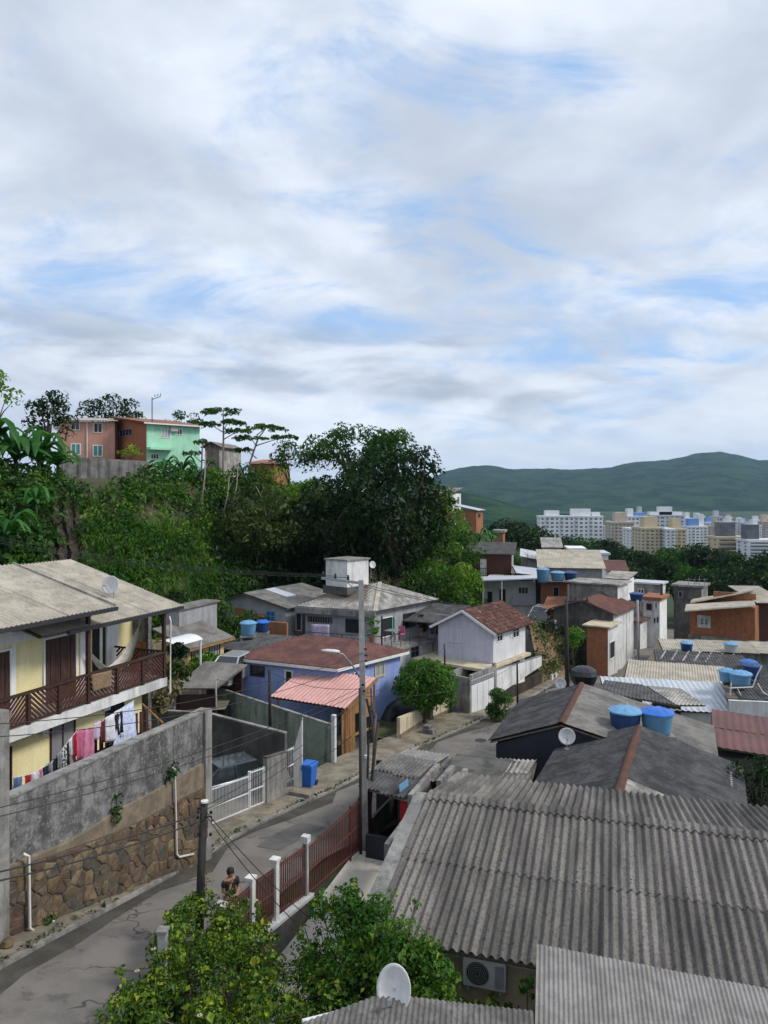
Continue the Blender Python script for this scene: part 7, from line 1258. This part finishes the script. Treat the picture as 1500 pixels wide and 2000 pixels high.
a, b = at(112, 932, 70), at(292, 938, 72.5); rw_, RW = wallrun('ridge_wall', 'streaked concrete retaining wall along the ridge below the salmon house', a, b, .3, a.z - 3.0, at(112, 892, 70).z, at(292, 902, 72.5).z, 'concrete', cap='concrete')
for i in range(1, 9): p = a.lerp(b, i / 9); q = RW.w2l(p); B(q.x - .12, q.x + .12, q.y - .06, q.y - .002, q.z - 2.5, at(112 + 20 * i, 893 + i, p.y).z - .05).obj('pilaster', 'concrete', rw_)
# ================================================================== poles, lamp, cables
def pole(name, label, b, t, r0, r1, mat, square=False, group='utility poles'):
    e, fr = thing(name, label, 'utility pole', o=b, group=group); t = fr.w2l(t); m = MB()
    if square: m.hexa([(-r0, -r0, -.5), (r0, -r0, -.5), (r0, r0, -.5), (-r0, r0, -.5)], [(t.x - r1, t.y - r1, t.z), (t.x + r1, t.y - r1, t.z), (t.x + r1, t.y + r1, t.z), (t.x - r1, t.y + r1, t.z)])
    else: m.tube([(0, 0, -.5), t * .5, t], [r0, (r0 + r1) / 2, r1], 10)
    m.obj('shaft', mat, e, smooth=not square); return e, fr, t
pb = at(713, 1650, 26.2); pt_ = at(705, 1133, 26.0); tp, TPF, T = pole('utility_pole', 'tall pale concrete pole with street lamp in the middle of the scene', pb, pt_, .13, .085, 'pole_grey', True)
ca, cb_ = TPF.w2l(at(628, 1129, 26.6)), TPF.w2l(at(706, 1139, 26.0)); MB().bar(ca, cb_, .07, .09).obj('cross_arm', 'grey_metal', tp); MB().bar(TPF.w2l(at(676, 1136, 26.1)), TPF.w2l(at(704, 1160, 26.0)), .03).obj('brace', 'grey_metal', tp)
for px, py in ((631, 1127), (655, 1130), (680, 1133)): q = TPF.w2l(at(px, py, 26.4)); MB().lathe([(.02, 0), (.06, .02), (.03, .06), (.06, .09), (.03, .13), (.045, .17), (0, .19)], 10, q).obj('insulator', 'tank_black', tp, smooth=True)
la = [TPF.w2l(at(*p)) for p in ((702, 1322, 25.9), (690, 1302, 25.7), (670, 1278, 25.5), (652, 1272, 25.4))]; m = MB(); m.tube(la, .03, 7); arm = m.obj('lamp_arm', 'grey_metal', tp, smooth=True); m = MB(); hd = la[-1]; m.lathe([(0, -.32), (.05, -.3), (.11, -.1), (.12, .12), (.08, .3), (0, .34)], 12, hd + Vector((-.12, 0, .02)), (1, 0, -.15)); m.v = [(x, y, hd.z + (z - hd.z) * .55) for x, y, z in m.v]; m.obj('lamp_head', 'dish', arm, smooth=True)
for i, (px, py) in enumerate(((711, 1270), (712, 1282), (712, 1293), (713, 1304), (706, 1340), (708, 1352))): q = TPF.w2l(at(px + 3, py, 25.85)); MB().lathe([(0, 0), (.05, .01), (.05, .07), (0, .08)], 8, q).obj('rack_insulator', 'tank_black', tp)
cm_ = MB(); cm_.tube([TPF.w2l(at(716, 1365, 25.8)), TPF.w2l(at(724, 1400, 25.7)), TPF.w2l(at(720, 1440, 25.75)), TPF.w2l(at(718, 1520, 25.9))], .045, 6); cm_.obj('cable_bundle', 'pole_dark', tp)
cm_ = MB(); cm_.tube([TPF.w2l(at(722, 1378, 25.7)), TPF.w2l(at(731, 1398, 25.6)), TPF.w2l(at(727, 1425, 25.6)), TPF.w2l(at(719, 1450, 25.8))], .03, 6); cm_.obj('cable_bundle', 'pole_dark', tp); MB().bar(TPF.w2l(at(712, 1478, 25.95)), TPF.w2l(at(719, 1478, 25.95)), .1).obj('clamp', 'white_metal', tp)
pole('service_pole', 'dark steel service pipe standing against the tall pale pole', at(705, 1668, 25.6), at(703, 1345, 25.6), .055, .05, 'pole_dark'); pole('service_pole', 'leaning dark timber pole right of the tall pale pole', at(718, 1600, 26.4), at(738, 1410, 27.4), .07, .05, 'pole_dark'); pole('service_pole', 'short pale timber prop beside the leaning pole', at(728, 1500, 28.5), at(734, 1395, 28.5), .06, .05, 'wood_old')
np_, NPF, NT_ = pole('utility_pole', 'dark weathered pole rising from the foreground bush by the road', at(388, 1810, 17.2), at(399, 1566, 17.4), .105, .085, 'pole_dark'); MB().lathe([(0, 0), (.09, .01), (.09, .05), (0, .06)], 10, NT_ + Vector((.02, -.05, 0))).obj('cap', 'pvc', np_)
for (px, py) in ((388, 1582), (387, 1590), (386, 1600), (412, 1590), (388, 1632), (411, 1633)): MB().lathe([(0, 0), (.035, .01), (.035, .07), (0, .08)], 8, NPF.w2l(at(px, py, 17.3))).obj('insulator', 'tank_black', np_)
m = MB(); m.tube([NPF.w2l(at(400, 1596, 17.2)), NPF.w2l(at(413, 1594, 17.1)), NPF.w2l(at(414, 1604, 17.1))], .02, 5); m.obj('bracket', 'black_metal', np_)
pole('utility_pole', 'slim dark pole behind the sage green wall', at(528, 1425, 37.5), at(526, 1308, 37.5), .09, .07, 'pole_dark'); rp_, RPF, RT_ = pole('utility_pole', 'dark pole with flat cross arm among the street houses', at(1108, 1338, 53.5), at(1106, 1172, 53.5), .16, .11, 'pole_dark'); MB().bar(RT_ + Vector((-.1, 0, -.1)), RT_ + Vector((1.6, 0, -.05)), .1).obj('cross_arm', 'pole_dark', rp_)
[MB().lathe([(0, 0), (.07, .02), (.05, .2), (0, .22)], 8, RT_ + Vector((x, 0, 0))).obj('insulator', 'tank_black', rp_) for x in (.7, 1.5)]
pole('utility_pole', 'thin dark pole in front of the white garden wall', at(1011, 1365, 46), at(1010, 1293, 46), .07, .05, 'pole_dark'); pole('utility_pole', 'dark pole standing by the mural house', at(1293, 1245, 86), at(1292, 1140, 86), .18, .14, 'pole_dark'); pole('utility_pole', 'pale pole under the navy tank on the street', at(1247, 1292, 66), at(1245, 1172, 66), .12, .1, 'pole_grey'); pole('utility_pole', 'short black standpipe in front of the weatherboard gable', at(869, 1300, 44.5), at(868, 1257, 44.5), .05, .05, 'black_metal')
pole('utility_pole', 'thin pale post inside the sage green wall', at(423, 1400, 39), at(421, 1322, 39), .05, .04, 'pole_grey')
def cable(label, a, b, dip, r=.011, n=18):
    p, q = at(*a), at(*b); o0 = p; m = MB(); m.tube(sag(Vector((0, 0, 0)), q - p, dip, n), r, 4, cap=False); o = m.obj('cable', 'cable', None, smooth=True); o.location = o0; return tag(o, label, 'cable', 'overhead cables')
for a, b, dip, l in [((631, 1122, 26.4), (-80, 1028, 40), .5, 'outer overhead wire from the cross arm toward the left hill'), ((655, 1125, 26.4), (-80, 1035, 39), .5, 'middle overhead wire from the cross arm toward the left hill'), ((680, 1128, 26.4), (-80, 1042, 38), .5, 'inner overhead wire from the cross arm toward the left hill'),
    ((707, 1140, 26), (1107, 1172, 53.5), .7, 'overhead wire from the tall pale pole to the dark street pole'), ((707, 1145, 26), (1140, 1170, 53.5), .8, 'second overhead wire to the dark street pole cross arm'), ((710, 1275, 25.9), (-120, 1420, 15), .5, 'service wire crossing in front of the yellow balcony'), ((710, 1290, 25.9), (-120, 1445, 14.8), .55, 'second service wire crossing the balcony railing'), ((706, 1342, 25.8), (-120, 1605, 14), .35, 'wire running along the top of the grey retaining wall'), ((706, 1350, 25.8), (-120, 1622, 13.9), .4, 'lower wire along the grey retaining wall'),
    ((399, 1585, 17.3), (-150, 1735, 12.5), .12, 'thick bundled wire from the near dark pole to the left'), ((399, 1600, 17.3), (-150, 1750, 12.5), .15, 'lower bundled wire from the near dark pole to the left'), ((399, 1575, 17.3), (706, 1352, 25.7), .3, 'wire from the near dark pole up to the tall pale pole'), ((399, 1582, 17.3), (708, 1362, 25.7), .45, 'sagging wire from the near dark pole to the tall pale pole'),
    ((402, 1585, 17.2), (600, 1790, 19.0), .1, 'drop wire from the near dark pole over the red fence'), ((402, 1592, 17.2), (575, 1800, 18.6), .12, 'second drop wire over the red fence'), ((708, 1345, 25.8), (526, 1312, 37.5), .3, 'wire from the tall pale pole to the slim dark pole'), ((708, 1355, 25.8), (868, 1262, 44.5), .5, 'wire from the tall pale pole to the weatherboard house standpipe'), ((714, 1360, 25.8), (1010, 1296, 46), .6, 'wire sagging past the round tree to the thin dark pole'),
    ((526, 1330, 37.5), (421, 1326, 39), .2, 'short wire between slim dark pole and pale post'), ((650, 1400, 35.2), (706, 1352, 25.8), .2, 'wire from the white post to the tall pale pole'), ((590, 1500, 31), (706, 1420, 25.8), .15, 'guy wire from the gate pillar to the tall pale pole')]:
    cable(l, a, b, dip, .010 if 'bundled' not in l else .018)
# ================================================================== cars and clutter down the street
car('silver car parked on the far street by the mural house', gp(1266, 1256), 212, 'car_silver'); car('dark car parked on the bank beside the red shed', at(1052, 1226, 66) , 200, 'car_dark')
car('white hatchback parked behind the dark car on the bank', at(1056, 1214, 70.5), 205, 'car_silver')
def motorbike(label, p, head):
    e, fr = thing('motorcycle', label, 'motorcycle', Fr(p, head), 'motorcycles parked on the street corner')
    for y in (-.65, .65): w = MB().lathe([(.2, -.05), (.3, -.06), (.32, 0), (.3, .06), (.2, .05)], 16, (0, y, .32), (1, 0, 0)).obj('wheel', 'rubber', e); MB().lathe([(0, -.03), (.12, -.02), (.12, .02), (0, .03)], 10, (0, y, .32), (1, 0, 0)).obj('hub', 'grey_metal', w)
    B(-.13, .13, -.3, .3, .35, .62).obj('engine', 'black_metal', e, bevel=.05); MB().hexa([(-.13, .0, .62), (.13, .0, .62), (.1, .5, .62), (-.1, .5, .62)], [(-.1, .05, .88), (.1, .05, .88), (.08, .42, .86), (-.08, .42, .86)]).obj('fuel_tank', 'tank_black', e, bevel=.04); B(-.13, .13, -.75, 0, .72, .82).obj('seat', 'rubber', e, bevel=.03); m = MB(); m.tube([(0, .65, .32), (0, .45, .95)], .04, 6); m.obj('fork', 'grey_metal', e); m = MB(); m.tube([(-.35, .38, 1.02), (0, .45, .97), (.35, .38, 1.02)], .025, 6); m.obj('handlebar', 'black_metal', e); B(-.08, .08, .5, .62, .78, .95).obj('headlight', 'lamp_glass', e)
motorbike('black motorcycle parked nearest the brick corner house', gp(1212, 1290), 60); motorbike('dark motorcycle parked just behind the nearest one', gp(1222, 1281), 75); motorbike('motorcycle leaning at the brick wall end', gp(1178, 1296) + Vector((-.4, 0, .1)), 110); motorbike('motorcycle lying among weeds below the dark car', at(1072, 1232, 63), 120)
# earth bank with weeds and white rubble between weatherboard house and street
bk = [gp(1058, 1338), gp(1112, 1318), gp(1150, 1297), at(1146, 1240, 66), at(1075, 1222, 68), at(1032, 1215, 62)]; c = sum(bk, Vector()) / 6; c.z += .6; m = MB(); m.add(bk + [c], [(i, (i + 1) % 6, 6) for i in range(6)]); struct('earth_bank', m, 'clay_bank')
cl = []
for _ in range(120): u = RNG.dirichlet([.35] * 6); p = sum((bk[i] * float(u[i]) for i in range(6)), Vector()); cl.append((p.x, p.y, p.z + .35, RNG.uniform(.3, .6)))
tag(leaf_obj('bank_weeds', cl, 190, .19, 'leaf_olive', None), 'tall weeds on the earth bank above the street', 'weeds', kind='stuff')
p = at(1120, 1272, 58); tree('small_tree', 'small fresh green shrub tree on the earth bank', p, (0, 0, .9), .75, .7, 1.1, 22, .25, .45, 190, .18, 'leaf_bright', .05, cat='shrub')
a, b = gp(1078, 1332), gp(1153, 1286); wallrun('bank_wall', 'low white kerb wall at the foot of the earth bank', a, b, .2, -5, g(a.y) + .5, g(b.y) + .55, 'white_stained')
# ================================================================== foreground bushes
def bush(name, label, o, clumps, per, size, mats, stems=8):
    e, fr = thing(name, label, 'bush', o=o); 
    for q_, (nm, mt, f) in enumerate(mats):
        k = [c for c in clumps if RNG.random() < f]; sz = size * (1.0, 1.35, .75)[q_ % 3]; leaf_obj(nm, k, per * f / (sz / size) ** 1.6, sz, mt, e, aspect=(.62, .75, .45)[q_ % 3], droop=.25, shell=.5)
    m = MB(); [m.tube([(RNG.normal(0, .3), RNG.normal(0, .3), -.6), Vector(clumps[int(RNG.integers(len(clumps)))][:3]) * .6, Vector(clumps[int(RNG.integers(len(clumps)))][:3])], [.035, .02, .01], 5) for _ in range(stems)]; m.obj('stems', 'bark', e); return e
def mound(pts, o, n, r0, r1, depth=1.3):
    """clumps under a canopy given by (px,py,d) surface points"""
    out = []
    P = [at(*p) for p in pts]
    for _ in range(n):
        i, j, k = RNG.choice(len(P), 3, replace=False); w = RNG.dirichlet([.38, .38, .38]); p = P[i] * float(w[0]) + P[j] * float(w[1]) + P[k] * float(w[2]); q = p - Vector(o); r = RNG.uniform(r0, r1); out.append((q.x, q.y + RNG.uniform(0, .3), q.z - r * .7 - RNG.random() ** 2 * depth, r))
    return out
S1 = [(195, 1995, 12.7), (240, 1930, 13.5), (270, 1890, 14.2), (325, 1825, 15.2), (350, 1770, 16.6), (390, 1740, 17.2), (450, 1765, 17.0), (505, 1790, 16.6), (540, 1850, 15.6), (600, 1940, 14.0), (610, 1990, 13.0), (400, 1990, 12.8), (420, 1880, 14.8), (300, 2040, 12.2), (520, 2040, 12.2), (480, 1830, 15.8), (330, 1930, 13.8)]
o1 = (at(400, 1900, 14.6).x, 14.6, .2); cl1 = mound(S1, o1, 330, .10, .36); cl1 += [(x, y, z + RNG.uniform(.15, .5), r * .6) for x, y, z, r in mound(S1, o1, 70, .12, .2, .0)]
bush('flowering_bush', 'large sprawling hedge bush with yellow-green leaves beside the road', o1, cl1, 2000, .07, [('dark_foliage', 'leaf_bush', .75), ('fresh_foliage', 'leaf_lime', .30), ('shade_foliage', 'leaf_dark', .35)], 26)
S2 = [(585, 1850, 15.6), (620, 1760, 15.8), (680, 1735, 15.4), (740, 1750, 14.4), (800, 1790, 13.6), (850, 1850, 13.0), (868, 1890, 12.9), (830, 1960, 12.6), (700, 1985, 12.8), (620, 1960, 13.4), (600, 1900, 14.6), (720, 1850, 14.0), (760, 1900, 13.2), (660, 1900, 14.0), (790, 1840, 13.2), (690, 1780, 14.8)]
o2 = (at(715, 1880, 14.0).x, 14.0, -.3); cl2 = mound(S2, o2, 300, .12, .36, 1.6); cl2 += [(x, y, z + RNG.uniform(.15, .45), r * .6) for x, y, z, r in mound(S2, o2, 50, .12, .2, .0)]
bush('leafy_bush', 'dense leafy green bush at the left end of the big roof', o2, cl2, 1700, .075, [('foliage', 'leaf_round', .8), ('fresh_foliage', 'leaf_lime', .30), ('shade_foliage', 'leaf_dark', .35)], 22)
S3 = [(880, 1960, 13.4), (920, 1975, 13.2), (960, 1965, 13.3), (1010, 1975, 13.1), (900, 1920, 13.8), (990, 1990, 12.8)]; o3 = (at(940, 1985, 13.2).x, 13.2, 1.5); bush('creeping_plant', 'thin yellowish creeper under the air conditioner', o3, mound(S3, o3, 26, .09, .16, .3), 500, .09, [('foliage', 'leaf_lime', .6), ('green_foliage', 'leaf_bush', .5)], 8)
e, fr = thing('ivy_tuft', 'small dark ivy tuft hanging at the edge of the ribbed roof', 'ivy', o=at(1030, 1925, 13.0)); leaf_obj('leaves', [(RNG.normal(0, .05), RNG.normal(0, .05), RNG.normal(0, .1), .1) for _ in range(7)], 900, .09, 'leaf_mid', e); m = MB(); m.tube([(0, 0, -.5), (0, .02, .15)], .01, 4); m.obj('stem', 'bark', e)
for i, (px, py, d) in enumerate(((268, 1898, 14.2), (315, 1812, 15.4), (500, 1760, 16.8), (300, 1855, 14.6), (390, 1985, 12.7), (655, 1770, 16.6))):
    e, fr = thing('flower', ['cream flower at the outer left edge of the hedge bush', 'pale flower high on the roadside of the hedge bush', 'white flower at the fence end of the hedge bush', 'pink-cream flower midway down the hedge bush', 'white flower at the bottom of the hedge bush', 'small white flower on top of the leafy bush'][i], 'flower', o=at(px, py, d)); m = MB()
    for k in range(5): a = k * 1.257; m.add([(0, 0, 0), (.04 * math.cos(a - .6), .04 * math.sin(a - .6), .025), (.055 * math.cos(a), .055 * math.sin(a), .02), (.04 * math.cos(a + .6), .04 * math.sin(a + .6), .025)], [(0, 1, 2, 3)])
    m.obj('petals', 'petal', e); mm = MB(); mm.tube([(0, 0, 0), (0, 0, .05)], .008, 5); mm.obj('stamen', 'leaf_lime', e)
e, fr = thing('concrete_stump', 'grey concrete stump on the road edge of the hedge bush', 'bollard', o=at(318, 1860, 14.9)); B(-.09, .09, -.09, .09, -.6, .42).obj('stump', 'pole_grey', e, bevel=.02)
B(-.11, .11, -.11, .11, .421, .47).obj('top', 'concrete', e)
p = gp(40, 1845); 
for i, (px, py, l) in enumerate(((12, 1832, 'orange-brown loose stone at the wall foot, left edge'), (14, 1862, 'second loose stone at the wall foot, left edge'))):
    q = gp(px, py); m = MB(); r = .13; m.lathe([(0, 0), (.11, .02), (.15, .1), (.11, .2), (0, .24)], 9); o = m.obj('loose_stone', 'stone0', None); o.location = (q.x, q.y, g(q.y) + .1); tag(o, l, 'stone')
for i, (px, py, l) in enumerate(((312, 1690, 'scrap of white litter on the pavement below the drain pipe'), (98, 1812, 'white litter among weeds at the wall foot'), (115, 1793, 'crumpled white bag beside the weeds'))):
    q = gp(px, py); m = MB(); m.lathe([(0, 0), (.08, .01), (.10, .05), (.05, .09), (0, .1)], 7); o = m.obj('litter', 'white_metal', None); o.location = (q.x, q.y, g(q.y) + .13); o.scale = (1.2, .8, .7); tag(o, l, 'litter')
# ================================================================== the person by the fence
pp = at(450, 1812, 19.9); gz0 = g(19.9) - .0; pp.z = at(450, 1697, 19.9).z - 1.70
pe, PE = thing('person', 'person in black T-shirt and grey shorts standing by the red fence, hand at the mouth', 'person', Fr(pp, 150))
def skin(name, verts, edges, rad, mat, root=0, sub=2):
    me = bpy.data.meshes.new(name); me.from_pydata(verts, edges, []); o = link(bpy.data.objects.new(name, me), pe); s = o.modifiers.new('s', 'SKIN'); s.use_smooth_shade = True
    for i, r in enumerate(rad): v = me.skin_vertices[0].data[i]; v.radius = r if isinstance(r, tuple) else (r, r); v.use_root = i == root
    u = o.modifiers.new('u', 'SUBSURF'); u.levels = u.render_levels = sub; me.materials.append(M(mat)); return o
# local: +Y faces away from the street direction frame; person faces +Y
V_ = [(0, 0, .93), (0, 0, 1.12), (0, 0, 1.30), (0, 0, 1.42), (0, .01, 1.50), (0, .03, 1.58), (0, .03, 1.66),
      (.17, 0, 1.40), (.22, .02, 1.14), (.12, .24, 1.20), (.05, .20, 1.42), (-.17, 0, 1.40), (-.23, -.02, 1.14), (-.12, .18, 1.06), (-.02, .22, 1.08),
      (.09, 0, .88), (.10, .02, .50), (.11, -.02, .09), (.12, .12, .04), (-.09, 0, .88), (-.10, -.01, .50), (-.11, -.05, .09), (-.13, .09, .04)]
E_ = [(0, 1), (1, 2), (2, 3), (3, 4), (4, 5), (5, 6), (3, 7), (7, 8), (8, 9), (9, 10), (3, 11), (11, 12), (12, 13), (13, 14), (0, 15), (15, 16), (16, 17), (17, 18), (0, 19), (19, 20), (20, 21), (21, 22)]
R_ = [(.15, .10), (.14, .095), (.155, .105), (.10, .08), .05, .085, .075, .06, .045, .038, .032, .06, .045, .038, .032, .085, .06, .04, .035, .085, .06, .04, .035]
skin('body', V_, E_, R_, 'skin')
skin('shirt', [V_[i] for i in (0, 1, 2, 3, 7, 11)] + [(.20, .01, 1.24), (-.205, -.01, 1.24)], [(0, 1), (1, 2), (2, 3), (3, 4), (4, 6), (3, 5), (5, 7)], [(.165, .12), (.16, .115), (.175, .125), (.11, .09), .085, .085, .07, .07], 'shirt_black')
skin('shorts', [V_[i] for i in (0, 15, 19)] + [(.105, .01, .55), (-.105, 0, .55)], [(0, 1), (1, 3), (0, 2), (2, 4)], [(.16, .115), .105, .105, .09, .09], 'shorts_grey')
m = MB(); m.lathe([(.092, -.03), (.104, .03), (.10, .08), (.07, .125), (0, .145)], 14, (0, .0, 1.60)); m.obj('hair', 'hair', pe, smooth=True)
for s in (-1, 1): MB().lathe([(0, 0), (.010, .003), (.0, .008)], 6, (s * .033, .104, 1.625), (0, 1, 0)).obj('eye', 'hair', pe); MB().lathe([(0, -.01), (.018, 0), (0, .01)], 8, (s * .088, .02, 1.61), (1, 0, 0)).obj('ear', 'skin', pe)
m = MB(); m.add([(0, .10, 1.635), (-.014, .10, 1.59), (.014, .10, 1.59), (0, .128, 1.592)], [(0, 1, 3), (0, 3, 2), (1, 2, 3)]); m.obj('nose', 'skin', pe); B(-.022, .022, .098, .108, 1.557, 1.565).obj('mouth', 'red_paint', pe)
for (bx_, by_, bz_, dx, dz, nm) in ((.05, .20, 1.42, -.35, .9, 'hand'), (-.02, .22, 1.08, .6, .1, 'hand')):      # palms and fingers
    b = Vector((bx_, by_, bz_)); f = Vector((dx, .35, dz)).normalized(); u, w = ortho(f); m = MB(); m.tube([b - f * .02, b + f * .04, b + f * .085], [.024, .036, .03], 7)
    for k in range(4): q = b + f * .08 + u * (k - 1.5) * .019; L_ = (.055, .068, .064, .048)[k]; m.tube([q, q + f * L_ * .55 + w * .008, q + f * L_ * .9 + w * .03], [.010, .009, .007], 5)
    q = b + f * .025 + u * .035; m.tube([q, q + f * .03 + u * .025, q + f * .055 + u * .025 + w * .015], [.011, .010, .008], 5); m.obj('hand', 'skin', pe, smooth=True)
for s, i in ((1, 18), (-1, 22)): q = Vector(V_[i]); m = MB(); m.box(q.x - .045, q.x + .045, q.y - .18, q.y + .07, .0, .06); m.obj('sandal', 'rubber', pe, bevel=.02)
# ================================================================== haze: even, thin air from the camera to beyond the mountains
hz_ = MB().box(-11600, 11600, -150, 8300, -62, 340); ho = bpy.data.objects.new('haze', hz_.mesh('haze')); link(ho); tag(ho, kind='stuff')
hm = bpy.data.materials.new('haze'); hm.use_nodes = True; t = NT(hm.node_tree); t.n.clear(); out = t.new('ShaderNodeOutputMaterial'); pv = t.new('ShaderNodeVolumePrincipled')
pv.inputs['Color'].default_value = (.46, .68, 1.0, 1); pv.inputs['Density'].default_value = 6.5e-5; pv.inputs['Anisotropy'].default_value = .2; t.l.new(pv.outputs[0], out.inputs['Volume']); ho.data.materials.append(hm)
